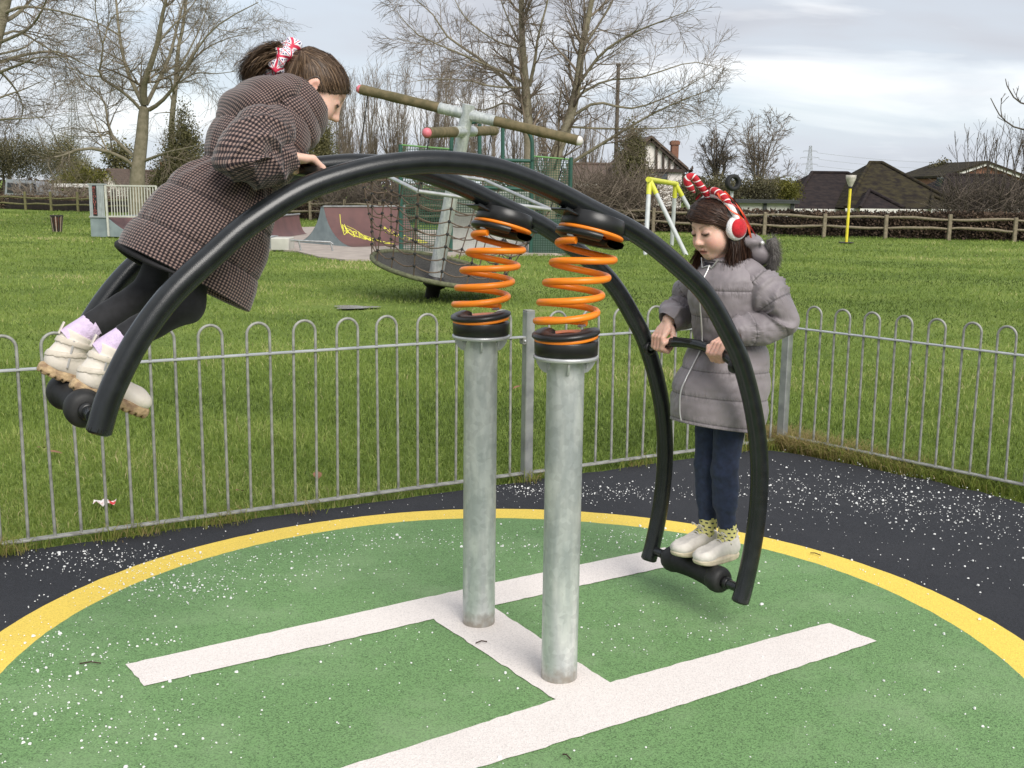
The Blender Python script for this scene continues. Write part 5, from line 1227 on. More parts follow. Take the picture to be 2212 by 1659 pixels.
# ================================================================== skate park
mat('concrete_slab', (.36, .31, .27), .9, .15, scale=3, detail=8); mat('ramp_side', (.235, .285, .29), .7, base2=(.175, .215, .225), scale=4, detail=7); mat('ramp_red', (.150, .072, .066), .6, base2=(.105, .054, .051), scale=2.5, detail=8)
mat('rail_cream', (.50, .50, .44), .6, .1); mat('graffiti_yellow', (.80, .78, .10), .6, .1); mat('ramp_ribbed', (.33, .36, .36), .6, .1); mat('sign_black', (.015, .012, .012), .5, .1); mat('sign_red', (.42, .12, .10), .5, .1)
mat('box_pale', (.46, .45, .40), .8, .1, scale=3)
sl = MB(); sp4 = SLABP
sl.prism([np.array([p_[0], p_[1], -.08]) for p_ in sp4][::-1], Zv * .095); structure('skate_park_slab', sl, 'concrete_slab')
def quarter_ramp(name, P0, P1, cl_px, label, spine=False, deck=.25):
    e_ = P1 - P0; e_[2] = 0; el = np.linalg.norm(e_); e_ /= el; r_ = ray(*cl_px); t_ = ((P0 - CAMP) @ e_) / (r_ @ e_); CL = CAMP + r_ * t_
    nb_ = np.cross(Zv, e_); h_ = CL[2]; w_ = (CL - P0) @ nb_; 
    prof = [(w_ * u_, h_ * (1 - math.sqrt(max(0, 1 - u_ ** 2)))) for u_ in np.linspace(0, .97, 14)]; sc_ = h_ / prof[-1][1]; prof = [(a_, z_ * sc_) for a_, z_ in prof]
    sg = 1 if w_ > 0 else -1
    t = thing(name, P0, label, 'ramp')
    base = lambda a_, z_, k_: P0 + nb_ * a_ + e_ * k_ + Zv * (z_ + .012)
    top = prof[-1][0]; bk = [(2 * top + deck * sg - a_, z_) for a_, z_ in prof[::-1]] if spine else [(top + sg * deck, h_), (top + sg * deck, 0)]
    side = prof + bk
    for k_, nm in ((0, 0), (el, 1)):
        s_ = MB(); pts = [base(a_, z_, k_) for a_, z_ in side] ; s_.prism(pts, e_ * (.03 if nm == 0 else -.03)); s_.build('side_panel', 'ramp_side', t)
    su = MB(); V = []
    for a_, z_ in prof: V += [base(a_, z_ + .006, -.0), base(a_, z_ + .006, el)]
    su.add(V, [(2 * i, 2 * i + 1, 2 * i + 3, 2 * i + 2) for i in range(len(prof) - 1)], 0, True); su.build('riding_surface', 'ramp_red', t)
    if spine:
        su = MB(); V = []
        for a_, z_ in bk: V += [base(a_, z_ + .006, 0), base(a_, z_ + .006, el)]
        su.add(V, [(2 * i, 2 * i + 1, 2 * i + 3, 2 * i + 2) for i in range(len(bk) - 1)], 0, True); su.build('riding_surface', 'ramp_red', t)
    d_ = MB().prism([base(top, h_ + .006, 0), base(top + sg * deck, h_ + .006, 0), base(top + sg * deck, h_ + .006, el), base(top, h_ + .006, el)], -Zv * .03); d_.build('deck', 'ramp_side', t)
    MB().tube([base(top - sg * .01, h_ + .01, -.02), base(top - sg * .01, h_ + .01, el + .02)], .025, 10).build('coping', 'galv', t)
    def surf(u_, v_):                      # u along the coping 0..1, v down the curve 0 (top)..1
        k_ = (1 - v_) * (len(prof) - 1); i_ = min(int(k_), len(prof) - 2); f_ = k_ - i_; a_ = prof[i_][0] * (1 - f_) + prof[i_ + 1][0] * f_; z_ = prof[i_][1] * (1 - f_) + prof[i_ + 1][1] * f_
        return base(a_, z_ + .012, u_ * el)
    return t, surf
rampC, surf = quarter_ramp('skate_ramp', gnd(764, 535), gnd(940, 529), (697, 448), 'skate ramp with red face and yellow graffiti behind the net climber', spine=True, deck=.12)
def scrawl(pts, r_=.008):
    MB().tube([surf(u_, v_) for u_, v_ in catmull(np.array(pts), max(10, len(pts) * 5))], r_, 5).build('graffiti', 'graffiti_yellow', rampC)
gq = np.random.default_rng(77); scrawl([(.17, .06), (.14, .18), (.12, .32), (.11, .38), (.15, .33)])
for k_ in range(8):
    cu, cv = .16 + .045 * k_, .26 + .062 * k_; sc2 = .9 if k_ < 5 else .65
    for _ in range(2):
        ph = gq.uniform(0, 6.28); n_ = 7; scrawl([(cu + .028 * sc2 * math.cos(ph + j * gq.uniform(.7, 1.1)) + gq.normal(0, .006), cv + .085 * sc2 * math.sin(ph + j * gq.uniform(.7, 1.2)) + gq.normal(0, .02)) for j in range(n_)], .0075)
scrawl([(.20, .20), (.27, .27), (.33, .40), (.40, .50), (.46, .66)], .006); scrawl([(.46, .70), (.49, .66), (.53, .74), (.50, .80), (.47, .73), (.55, .82)], .009)
for k_ in range(6):
    cu, cv = .66 + .055 * k_, .32 + .075 * k_; ph = gq.uniform(0, 6.28); scrawl([(cu + .024 * math.cos(ph + j * .95) + gq.normal(0, .006), cv + .075 * math.sin(ph + j * 1.05) + gq.normal(0, .02)) for j in range(6)], .0075)
scrawl([(.61, .24), (.66, .27), (.70, .26)], .009); scrawl([(.86, .66), (.90, .62), (.94, .70), (.98, .68), (.99, .78), (.92, .80), (.88, .72)], .009)
quarter_ramp('skate_ramp', gnd(560, 523), gnd(664, 506), (538, 474), 'low red skate ramp seen just right of the checked coat', deck=.4)
# railed platform with the vertical sign
pf_ = thing('skate_platform', gnd(197, 511), 'grey skate platform with pale railings and vertical red lettered sign at left', 'ramp')
D0 = 30.8
def q4(x_, y_, dd=0): return at(x_, y_, D0 + dd)
ex = nrm((gnd(330, 514) - gnd(197, 511)) * np.array([1, 1, 0])); ny = np.cross(Zv, ex); O_ = gnd(197, 511) ; zd = float(at(215, 469, D0)[2]); zt = float(at(215, 398, D0)[2])
MB().box(O_ + ex * .24 + ny * 1.2 + Zv * zd / 2, (.48, 2.4, zd), (ex, ny, Zv)).build('base_panel', 'ramp_side', pf_)
pr = [(.48, 0), (.48, zd)] + [(.48 + 1.1 * (1 - math.cos(a_)) * 1.0 + .0, zd * (1 - math.sin(a_))) for a_ in np.linspace(.15, math.pi / 2, 8)]
pr = [(.48, 0), (.48, zd - .02)] + [(.50 + 1.15 * u_, (zd - .02) * (1 - u_) ** 1.9) for u_ in np.linspace(.05, 1, 10)]
MB().prism([O_ + ex * a_ + Zv * (z_ + .01) - ny * .0 for a_, z_ in pr], ny * .04).build('side_panel', 'ramp_side', pf_)
V = []; ss = MB()
for a_, z_ in pr[1:]: V += [O_ + ex * a_ + ny * .05 + Zv * (z_ + .015), O_ + ex * a_ + ny * 2.3 + Zv * (z_ + .015)]
ss.add(V, [(2 * i, 2 * i + 1, 2 * i + 3, 2 * i + 2) for i in range(len(pr) - 2)], 0, True); ss.build('riding_surface', 'ramp_red', pf_)
for i in range(9): MB().box(O_ + ex * (.035 + .05 * i) - ny * .012 + Zv * (zd + (zt - zd) / 2), (.044, .02, zt - zd - .03), (ex, ny, Zv)).build('rib', 'ramp_ribbed', pf_)
MB().box(O_ + ex * .26 - ny * .01 + Zv * zt, (.56, .05, .035), (ex, ny, Zv)).build('top_rail', 'ramp_ribbed', pf_)
MB().box(O_ + ex * .26 - ny * .01 + Zv * (zd - .0), (.54, .05, .035), (ex, ny, Zv)).build('deck_edge', 'ramp_ribbed', pf_)
sgn = MB().box(O_ + ex * .185 - ny * .034 + Zv * (zd + (zt - zd) / 2), (.115, .02, zt - zd - .07), (ex, ny, Zv)).build('sign', 'sign_black', pf_)
GL = {'R': [[(0, 0), (0, 1), (.8, 1), (.8, .55), (0, .5)], [(.35, .5), (.9, 0)]], 'E': [[(.9, 1), (0, 1), (0, 0), (.9, 0)], [(0, .5), (.7, .5)]], 'V': [[(0, 1), (.45, 0), (.9, 1)]], 'O': [[(.1, 0), (0, .2), (0, .8), (.1, 1), (.8, 1), (.9, .8), (.9, .2), (.8, 0), (.1, 0)]], 'L': [[(0, 1), (0, 0), (.9, 0)]], 'U': [[(0, 1), (0, .15), (.2, 0), (.7, 0), (.9, .15), (.9, 1)]], 'T': [[(0, 1), (.9, 1)], [(.45, 1), (.45, 0)]], 'I': [[(.45, 0), (.45, 1)]], 'N': [[(0, 0), (0, 1), (.9, 0), (.9, 1)]]}
hh_ = (zt - zd - .12) / 10
for i, ch in enumerate('REVOLUTION'):
    zz = zt - .06 - hh_ * (i + .86); lt = MB()
    for st_ in GL[ch]:
        for (a0, b0), (a1, b1) in zip(st_, st_[1:]): lt.bar(O_ + ex * (.152 + a0 * .072) - ny * .047 + Zv * (zz + b0 * hh_ * .7), O_ + ex * (.152 + a1 * .072) - ny * .047 + Zv * (zz + b1 * hh_ * .7), .014, .005)
    lt.build('letter', 'sign_red', sgn)
zr0, zr1 = zd + .02, zt - .03; xe = 2.0
MB().bar(O_ + ex * .52 + Zv * zr1, O_ + ex * xe + Zv * zr1, .05, .04).build('top_rail', 'rail_cream', pf_)
MB().bar(O_ + ex * .52 + Zv * zr0, O_ + ex * xe + Zv * zr0, .05, .04).build('bottom_rail', 'rail_cream', pf_)
MB().bar(O_ + ex * .56 - ny * .05 + Zv * .02, O_ + ex * .53 - ny * .05 + Zv * zr1, .05, .05).build('post', 'rail_cream', pf_)
bme = MB().bar((0, 0, zr0), (0, 0, zr1), .022, .022).mesh('railing_bar', 'rail_cream')
for i in range(16): link('railing_bar', bme, pf_, O_ + ex * (.66 + .083 * i))
MB().bar(O_ + ex * xe + Zv * 0, O_ + ex * xe + Zv * zr1, .05, .05).build('post', 'rail_cream', pf_)
bx_ = gnd(604, 541); tag(MB().box(bx_ + Zv * .14 + np.array([0, .35, 0]), (.42, .7, .29), bevel=.02).build('concrete_block', 'box_pale'), 'pale square block on the skate slab left of the grind rail', 'block')
lg = thing('grind_ledge', gnd(560, 538), 'low grey ledge on the skate slab behind the checked coat', 'ledge'); MB().box(gnd(560, 538) + Zv * .13 + np.array([0, .5, 0]), (.5, .8, .26), bevel=.015).build('ledge_body', 'ramp_side', lg); MB().box(gnd(560, 538) + Zv * .27 + np.array([0, .5, 0]), (.53, .83, .02)).build('ledge_cap', 'galv', lg)
gr_ = thing('grind_rail', gnd(680, 541), 'thin grey grind rail standing before the red skate ramp', 'rail'); ra, rb = at(628, 519, 25.6), at(714, 523, 25.6)
MB().tube([ra, rb, rb + np.array([.06, 0, -.05])], .022, 8).build('rail', 'galv', gr_)
for p_ in (ra * .8 + rb * .2, rb): MB().tube([p_, np.array([p_[0] + .05, p_[1], 0.0])], .02, 8).build('leg', 'galv', gr_)

# ================================================================== ball court end with arched goal
mat('court_green', (.018, .075, .055), .5, .15, scale=6); mat('court_lime', (.12, .28, .08), .5, .1); mat('mesh_green', (.035, .09, .055), .6, .15); mat('mesh_pale', (.72, .72, .68), .6, .08); mat('board_green', (.13, .19, .165), .7, .1, scale=3)
DC = 25.9
ct_ = thing('ball_court_goal', at(1050, 548, DC) * np.array([1, 1, 0]), 'green tubular ball court end with arched top and pale mesh goal', 'goal')
def cq(x_, y_, dd=0.0): return at(x_, y_, DC + dd)
def cbase(x_, dd=0.0): p_ = at(x_, 548, DC + dd); p_[2] = -.02; return p_
def wires(name, x0, x1, ytop0, ytop1, zlo, mat_, sp_=.055, r_=.0065, dd=0.0):
    a_, b_ = cbase(x0, dd), cbase(x1, dd); za, zb = cq(x0, ytop0, dd)[2], cq(x1, ytop1, dd)[2]; w_ = MB(); L_ = np.linalg.norm(b_ - a_); n_ = int(L_ / sp_)
    for i in range(n_ + 1):
        f_ = i / n_; p_ = a_ * (1 - f_) + b_ * f_; p_[2] = zlo; q_ = p_.copy(); q_[2] = za * (1 - f_) + zb * f_; w_.bar(p_, q_, r_ * 2, r_ * 2)
    for z_ in np.arange(zlo, min(za, zb), sp_): p_, q_ = a_.copy(), b_.copy(); p_[2] = q_[2] = z_; w_.bar(p_, q_, r_ * 2, r_ * 2)
    return w_.build(name, mat_, ct_)
def cpost(x_, ytop, r_=.045, dd=0.0): b_ = cbase(x_, dd); t_ = b_.copy(); t_[2] = cq(x_, ytop, dd)[2]; MB().tube([b_, t_], r_, 10).build('post', 'court_green', ct_)
cpost(866, 312); cpost(1229, 340); cpost(974, 322); cpost(1146, 345)
aL = cbase(974); aR = cbase(1146); zs = cq(974, 318)[2]; zt_ = cq(1060, 262)[2]; P = [np.array([aL[0], aL[1], zs - .3])]
for a_ in np.linspace(0, math.pi, 25):
    c_ = (aL + aR) / 2 + (aL - aR) / 2 * np.sign(math.cos(a_)) * abs(math.cos(a_)) ** .7; c_[2] = zs + (zt_ - zs) * math.sin(a_) ** .75; P.append(c_)
P.append(np.array([aR[0], aR[1], zs - .3])); MB().tube(P, .045, 10).build('arch', 'court_green', ct_)
for x_ in (1036, 1086): MB().tube([cq(x_, 268), cq(x_, 346)], .045, 8).build('arch_strut', 'court_green', ct_)
for y_ in (345, 406): MB().tube([cq(974, y_ - 3), cq(1146, y_ + 3)], .04, 8).build('crossbar', 'court_green', ct_)
for x0, x1, y0, y1 in ((866, 974, 313, 322), (1146, 1229, 337, 344)): MB().tube([cq(x0, y0), cq(x1, y1)], .018, 8).build('top_rail', 'court_lime', ct_)
wires('mesh_panel', 866, 974, 314, 323, .02, 'mesh_green'); wires('mesh_panel', 1146, 1229, 338, 345, .02, 'mesh_green'); wires('mesh_panel', 974, 1146, 348, 350, .92, 'mesh_green')
wires('goal_mesh', 972, 1140, 410, 416, .0, 'mesh_pale', .045, .0085, dd=.5)
a_, b_ = cbase(978, .56), cbase(1140, .56); MB().box((a_ + b_) / 2 + Zv * .72, (np.linalg.norm(b_ - a_), .02, 1.40)).build('goal_board', 'mesh_pale', ct_)
a_, b_ = cbase(1150, .1), cbase(1227, .1); MB().box((a_ + b_) / 2 + Zv * .42, (np.linalg.norm(b_ - a_), .03, .80)).build('kick_board', 'board_green', ct_)
MB().box(cq(1040, 497, .45), (.22, .01, .26)).build('notice', 'crumb_white', ct_)

# ================================================================== leaning net climber
mat('log_wood', (.18, .14, .075), .85, base2=(.10, .085, .04), scale=9, bump=.5, bscale=30, bdist=.01, detail=8); mat('pink_cap', (.62, .16, .20), .5, .1); mat('cap_white', (.72, .66, .64), .5, .1); mat('rope_brown', (.125, .088, .062), .9, .2, scale=30); mat('rope_black', (.02, .02, .02), .8, .2); mat('tyre_rim', (.12, .125, .07), .9, .3, scale=20, bump=.8, bscale=40); mat('dish_mesh', (.055, .052, .046), .9, .4, scale=60, bump=.8, bscale=90, bdist=.01)
NB = gnd(933, 640); NT = at(1013, 226, 15.28); axn = nrm(NT - NB); HT = np.linalg.norm(NT - NB)
nc = thing('net_climber', NB, 'leaning net climber with wooden cross arms, rope net and round dish', 'climbing frame')
fx_ = np.array([.955, -.27, 0]); dx_ = nrm(fx_ - axn * (fx_ @ axn)); dy_ = np.cross(axn, dx_)
def nl(x_, y_, z_): return NB + dx_ * x_ + dy_ * y_ + axn * z_
MB().tube([nl(0, 0, .30), nl(0, 0, HT)], [.105, .085], 18).build('pole', 'galv_post', nc)
for z_, v_, sg in ((HT - .13, (1, 0), 1), (HT - .13, (1, 0), -1), (HT - .36, (0, 1), 1), (HT - .36, (0, 1), -1)):
    d_ = (dx_ * v_[0] + dy_ * v_[1]) * sg; c_ = nl(0, 0, z_); L1 = 1.56 if v_[0] else 1.42
    sl_ = MB().tube([c_ + d_ * .05, c_ + d_ * .40], .075, 14).build('sleeve', 'galv_post', nc)
    P = np.array([c_ + d_ * k_ for k_ in np.linspace(.38, L1, 8)]); lo_ = MB().tube(P, [.068 + .003 * math.sin(k_ * 2.1) for k_ in range(8)], 14).build('log_arm', 'log_wood', nc)
    MB().ball(c_ + d_ * (L1 + .01), .062, 12).build('end_cap', 'cap_white' if (v_[0] and sg > 0) else 'pink_cap', lo_)
cor = [nl(*p_) for p_ in ((1.40, 0, 1.58), (0, -1.36, 1.58), (-1.42, 0, 1.58), (0, 1.40, 1.58))]
for i in range(4): MB().tube([cor[i], cor[(i + 1) % 4]], .026, 10).build('frame_tube', 'galv_bright', nc)
for i, (p_, v_) in enumerate(zip(cor, ((1.45, 0), (0, -1.3), (-1.45, 0), (0, 1.3)))):
    MB().tube([p_, nl(v_[0], v_[1], HT - (.13 if v_[0] else .36))], .008, 6).build('hanger', 'rope_black', nc)
RD_ = .92; ZD = .40
def rim(an): return nl(RD_ * math.cos(an), RD_ * math.sin(an), ZD)
MB().tube([rim(2 * math.pi * k_ / 40) for k_ in range(40)], .034, 8, closed=True).build('dish_rim', 'tyre_rim', nc)
dm = MB(); dm.lathe([(RD_, ZD), (.7, ZD - .06), (.4, ZD - .13), (.12, ZD - .20)], NB, axn, 40); dm.build('dish_floor', 'dish_mesh', nc)
MB().lathe([(.10, -.1), (.10, .12), (.16, .16), (.17, .22), (.13, .26), (.10, .30)], NB, axn, 20).build('base', 'sign_black', nc)
# rope net: uprights from the frame to the rim, level ropes knotted to them
def frame_pt(k_): k_ = k_ % 4; i_ = int(k_) % 4; f_ = k_ - int(k_); return cor[i_] * (1 - f_) + cor[(i_ + 1) % 4] * f_
def rim_for(k_): return rim(-k_ * math.pi / 2)
net = MB(); kn = MB(); ks = np.arange(0, 4, .25)
ks = [k_ for k_ in ks]
grid = []
for k_ in ks:
    P = []; a_, b_ = frame_pt(k_), rim_for(k_)
    for f_ in np.linspace(0, 1, 8): c_ = a_ * (1 - f_) + b_ * f_; P.append(c_)
    net.tube(P, .009, 5); grid.append(P)
for lv in range(1, 7):
    for i in range(len(ks)):
        if 3.0 <= ks[i] < 3.5 and lv % 2: continue
        a_, b_ = grid[i][lv], grid[(i + 1) % len(ks)][lv]; net.tube([a_, a_ * .75 + b_ * .25 - Zv * .035, (a_ + b_) / 2 - Zv * .05, a_ * .25 + b_ * .75 - Zv * .035, b_], .009, 5); kn.ball(a_, .024, 6)
net.build('rope_net', 'rope_brown', nc)['kind'] = 'stuff'; kn.build('rope_knots', 'rope_black', nc)['kind'] = 'stuff'

# ================================================================== swing frame, tyre post, yellow pole, bin
mat('swing_grey', (.50, .52, .53), .5, .08, scale=6); mat('swing_yellow', (.62, .62, .06), .5, .08); mat('tyre_black', (.012, .012, .013), .75, .3, scale=30)
sw = thing('swing_frame', gnd(1440, 540), 'grey legged swing frame with yellow beam left of the candy cane headband', 'swing frame')
T1, T2 = at(1403, 388, 27.0), at(1459, 397, 30.5)
for T_, feet in ((T1, ((1394, 548), (1483, 548))), (T2, ((1451, 528), (1536, 530)))):
    for k_, f_ in enumerate(feet):
        g_ = gnd(*f_); g_[2] = -.05; d_ = nrm(g_ - T_); MB().tube([T_ + d_ * .35, g_], .055, 12).build('leg', 'swing_grey', sw); MB().tube([T_ + d_ * .02, T_ + d_ * .38], .062, 12).build('leg_socket', 'swing_yellow', sw)
db = nrm(T2 - T1); MB().tube([T1 - db * .15, T2 + db * .2], .065, 12).build('beam', 'swing_yellow', sw)
ty = thing('tyre_post', gnd(1584, 531), 'upright black tyre mounted above the hedge behind the headband', 'tyre'); tc_ = at(1583.5, 394.5, 30); ta = nrm(np.array([.35, -1, .05]))
MB().lathe([(.115, -.06), (.13, -.085), (.175, -.088), (.212, -.07), (.222, -.04), (.222, .04), (.212, .07), (.175, .088), (.13, .085), (.115, .06), (.115, -.06)], tc_, ta, 36).build('tyre', 'tyre_black', ty)
MB().tube([np.array([tc_[0], tc_[1] + .1, -.05]), np.array([tc_[0], tc_[1] + .1, tc_[2] - .2])], .045, 10).build('post', 'swing_grey', ty)
mat('pole_yellow', (.72, .60, .04), .5, .1); mat('funnel_grey', (.45, .42, .37), .7, .2, scale=10)
yp = thing('ball_catcher', gnd(1828, 525), 'slender yellow pole topped by a pale funnel before the rail fence', 'pole'); b_ = gnd(1828, 525); t_ = at(1837, 403, b_[1]); u_ = nrm(t_ - b_)
MB().tube([b_, t_], .042, 12).build('pole', 'pole_yellow', yp); MB().box(b_ + Zv * .015, (.36, .36, .03), bevel=.01).build('base_plate', 'sign_black', yp)
MB().lathe([(.04, -.06), (.07, .0), (.11, .10), (.145, .20), (.15, .29), (.12, .285), (.09, .12), (.0, .02)], t_ + u_ * .04, u_, 20).build('funnel', 'funnel_grey', yp); MB().lathe([(.045, -.08), (.055, -.07), (.055, -.02), (.04, -.01)], t_ + u_ * .02, u_, 14).build('neck', 'sign_black', yp)
mat('bin_dark', (.025, .022, .02), .7, .3); mat('bin_slat', (.30, .24, .19), .7, .2, scale=20); mat('bin_liner', (.10, .035, .02), .7, .3)
bn = thing('litter_bin', gnd(124, 501), 'slatted litter bin standing alone on the grass at left', 'bin'); bb_ = gnd(124, 501); hb = .50
MB().lathe([(0, .03), (.115, .03), (.165, hb - .04)], bb_, Zv, 16).build('liner', 'bin_liner', bn); MB().lathe([(.15, hb - .05), (.185, hb - .05), (.195, hb), (.15, hb)], bb_, Zv, 24).build('rim', 'bin_dark', bn)
for k_ in range(14):
    a_ = 2 * math.pi * k_ / 14; d_ = np.array([math.cos(a_), math.sin(a_), 0]); MB().bar(bb_ + d_ * .125, bb_ + d_ * .182 + Zv * (hb - .03), .030, .012, up=d_).build('slat', 'bin_slat' if k_ % 2 else 'bin_dark', bn)

# ================================================================== split rail boundary fence
mat('chestnut', (.26, .215, .15), .9, base2=(.16, .135, .09), scale=14, bump=.5, bscale=30, bdist=.01); mat('chestnut_green', (.17, .16, .065), .9, base2=(.11, .10, .05), scale=10, bump=.4, bscale=30, bdist=.01)
FW = [gnd(-60, 450), gnd(25, 452), gnd(330, 462), gnd(1010, 489), gnd(1650, 508), gnd(2171, 521)]; FW.append(FW[-1] + (FW[-1] - FW[-2]) * .5)
cum = np.r_[0, np.cumsum([np.linalg.norm(FW[i + 1] - FW[i]) for i in range(len(FW) - 1)])]
def fpt(s_): i_ = min(int(np.searchsorted(cum, s_, 'right')) - 1, len(FW) - 2); f_ = (s_ - cum[i_]) / (cum[i_ + 1] - cum[i_]); return FW[i_] * (1 - f_) + FW[i_ + 1] * f_
sR = cum[4]; step = float(np.linalg.norm(gnd(1779, 511) - gnd(1650, 508)))
posts = [sR + step * k_ for k_ in range(-40, 9) if 0 <= sR + step * k_ <= cum[-1]]
q = np.random.default_rng(301)
secs = [('weathered split rail fence at far left behind the litter bin', [p_ for p_ in posts if p_ < cum[2]], 'chestnut_green', .95, .62, .30), ('split rail fence running behind the skate ramps and ball court', [p_ for p_ in posts if cum[2] <= p_ < cum[3] + 7.5], 'chestnut', .86, .70, .36), ('pale split rail fence before the hedge at right', [p_ for p_ in posts if p_ >= cum[3] + 7.5], 'chestnut', .76, .66, .34)]
for si, (lab, ps, mt, hp_, z1, z2) in enumerate(secs):
    nxt = secs[si + 1][1][:1] if si < 2 else []
    t = thing('split_rail_fence', fpt(ps[0]), lab, 'fence', 'split rail fence along the field edge')
    for s_ in ps:
        p_ = fpt(s_); MB().bar(p_ - Zv * .1, p_ + Zv * (hp_ + q.normal(0, .02)) + np.array([q.normal(0, .012), 0, 0]), .115, .10, bevel=.015).build('post', mt, t)
    pp = list(ps) + list(nxt)
    for s0, s1 in zip(pp, pp[1:]):
        for z_ in (z1, z2):
            a_, b_ = fpt(s0) + Zv * z_, fpt(s1) + Zv * z_; k_ = np.linspace(-.03, 1.03, 8); ph = q.uniform(0, 6.28)
            P = [a_ * (1 - f_) + b_ * f_ + Zv * (.03 * math.sin(f_ * 4 + ph) + q.normal(0, .006)) for f_ in k_]; MB().tube(P, [.030 + .022 * math.sin(math.pi * min(1, max(0, f_))) ** .5 for f_ in k_], 6).build('rail', mt, t)

# ================================================================== houses
mat('tile_dark', (.036, .027, .025), .9, base2=(.020, .016, .017), scale=4, detail=10, spec=.15); mat('tile_moss', (.050, .042, .022), .95, base2=(.020, .016, .014), scale=3.5, detail=10, spec=.15); mat('tile_brown', (.13, .090, .068), .9, base2=(.085, .062, .05), scale=6, detail=8); mat('tile_grey', (.14, .125, .11), .9, .2, scale=6)
mat('render_white', (.74, .69, .65), .85, .08, scale=3); mat('timber_dark', (.05, .035, .028), .8, .3); mat('brick_red', (.25, .12, .075), .9, base2=(.17, .085, .06), scale=18); mat('fascia_white', (.70, .68, .64), .6, .05); mat('roof_felt', (.045, .05, .05), .9, .2); mat('window_glass', (.05, .06, .07), .08, .1, spec=.8); mat('wall_pale', (.58, .57, .53), .8, .08)
for nm in ('tile_dark', 'tile_moss', 'tile_brown'):       # courses of tiles
    N, L, b = nodes_of(MATS[nm]); t = N.new('ShaderNodeTexCoord'); w_ = N.new('ShaderNodeTexWave'); w_.bands_direction = 'Z'; w_.inputs['Scale'].default_value = 2.4; w_.inputs['Distortion'].default_value = 1.5; w_.inputs['Detail'].default_value = 2; L.new(t.outputs['Object'], w_.inputs['Vector'])
    bp = N.new('ShaderNodeBump'); bp.inputs['Strength'].default_value = .3; bp.inputs['Distance'].default_value = .03; L.new(w_.outputs['Fac'], bp.inputs['Height']); L.new(bp.outputs[0], b.inputs['Normal'])
def hip(t, name, fl, fr, dep, ze, zr, inset_l, inset_r, mt, nm='roof'):
    """hipped roof over the plan fl-fr (front eave ends) going back dep metres"""
    fl, fr = np.array([fl[0], fl[1], 0.0]), np.array([fr[0], fr[1], 0.0]); e_ = nrm(fr - fl); bk_ = np.cross(Zv, e_); bl, br_ = fl + bk_ * dep, fr + bk_ * dep
    rl, rr_ = (fl + bl) / 2 + e_ * inset_l, (fr + br_) / 2 - e_ * inset_r; V = [fl + Zv * ze, fr + Zv * ze, br_ + Zv * ze, bl + Zv * ze, rl + Zv * zr, rr_ + Zv * zr]
    m_ = MB().add(V, [(0, 1, 5, 4), (1, 2, 5), (2, 3, 4, 5), (3, 0, 4), (0, 3, 2, 1)]); o = m_.build(nm, mt, t)
    for a_, b_ in ((0, 4), (1, 5), (4, 5)):
        if np.linalg.norm(V[a_] - V[b_]) > .1: MB().tube([V[a_] + Zv * .03, V[b_] + Zv * .03], .09, 6).build('ridge_tiles', mt, o)
    MB().bar(V[0] - Zv * .10, V[1] - Zv * .10, .06, .18).build('fascia', 'fascia_white', o)
    return V
bg = thing('bungalow', at(1880, 450, 52) * np.array([1, 1, 0]), 'dark tiled hip roofed bungalow behind the hedge at right', 'house')
def zat(y_, x_, d_): return float(at(x_, y_, d_)[2])
hip(bg, 'a', at(1706, 450, 52), at(1985, 450, 52), 9, zat(450, 1706, 52), zat(374, 1787, 56.5), 2.1, 2.1, 'tile_dark')
hip(bg, 'b', at(1826, 450, 50.5), at(2090, 450, 50.5), 9.5, zat(450, 1830, 50.5) + .01, zat(353, 1955, 55.3), 2.45, 2.45, 'tile_moss')
hip(bg, 'c', at(1858, 450.5, 49.6), at(1953, 450.5, 49.6), 4, zat(450, 1860, 49.6), zat(412, 1895, 51.6), .98, .98, 'tile_dark')
hip(bg, 'd', at(2020, 450, 53), at(2330, 450, 53), 8, zat(450, 2020, 53), zat(379, 2076, 57), 2.0, 2.0, 'tile_dark')
hip(bg, 'e', at(2012, 451, 50), at(2075, 451, 50), 3.5, zat(451, 2012, 50), zat(424, 2040, 51.6), .65, .65, 'tile_moss')
wl_ = at(1720, 452, 53); wr_ = at(2300, 452, 53); MB().box((wl_ + wr_) / 2 * np.array([1, 1, 0]) + np.array([0, 3.5, zat(450, 1900, 52) / 2 - .4]), (wr_[0] - wl_[0], 6.5, zat(450, 1900, 52) + .7)).build('wall', 'brick_red', bg)
MB().box(at(2029, 393, 52.8), (.30, .05, .42), (np.array([1, 0, 0]), nrm(np.array([0, 1, .6])), nrm(np.array([0, -.6, 1])))).build('skylight', 'window_glass', bg)
MB().tube([at(1713, 449, 51.5), at(1713, 426, 51.5)], .05, 8).build('flue', 'galv', bg)
# brick gabled house further right
gh = thing('brick_house', at(2129, 420, 66) * np.array([1, 1, 0]), 'brick gable house with white bargeboards behind the bungalow roofs', 'house'); a0, a1, ap = at(2040, 386, 66), at(2232, 394, 66), at(2129, 355.5, 66)
w_ = MB().prism([np.array([a0[0], 66, -1]), np.array([a1[0], 66, -1]), a1, ap, a0], np.array([0, 8, 0])); w_.build('wall', 'brick_red', gh)
for p_ in (a0, a1):
    d_ = p_ - ap; e_ = ap + d_ * 1.08; MB().bar(ap + np.array([0, -.15, .06]), e_ + np.array([0, -.15, .06]), .22, .12, up=(0, 1, 0)).build('bargeboard', 'fascia_white', gh)
    MB().prism([ap + np.array([0, -.3, .10]), e_ + np.array([0, -.3, .10]), e_ + np.array([0, 8.3, .10]), ap + np.array([0, 8.3, .10])], Zv * .12).build('roof', 'tile_moss', gh)
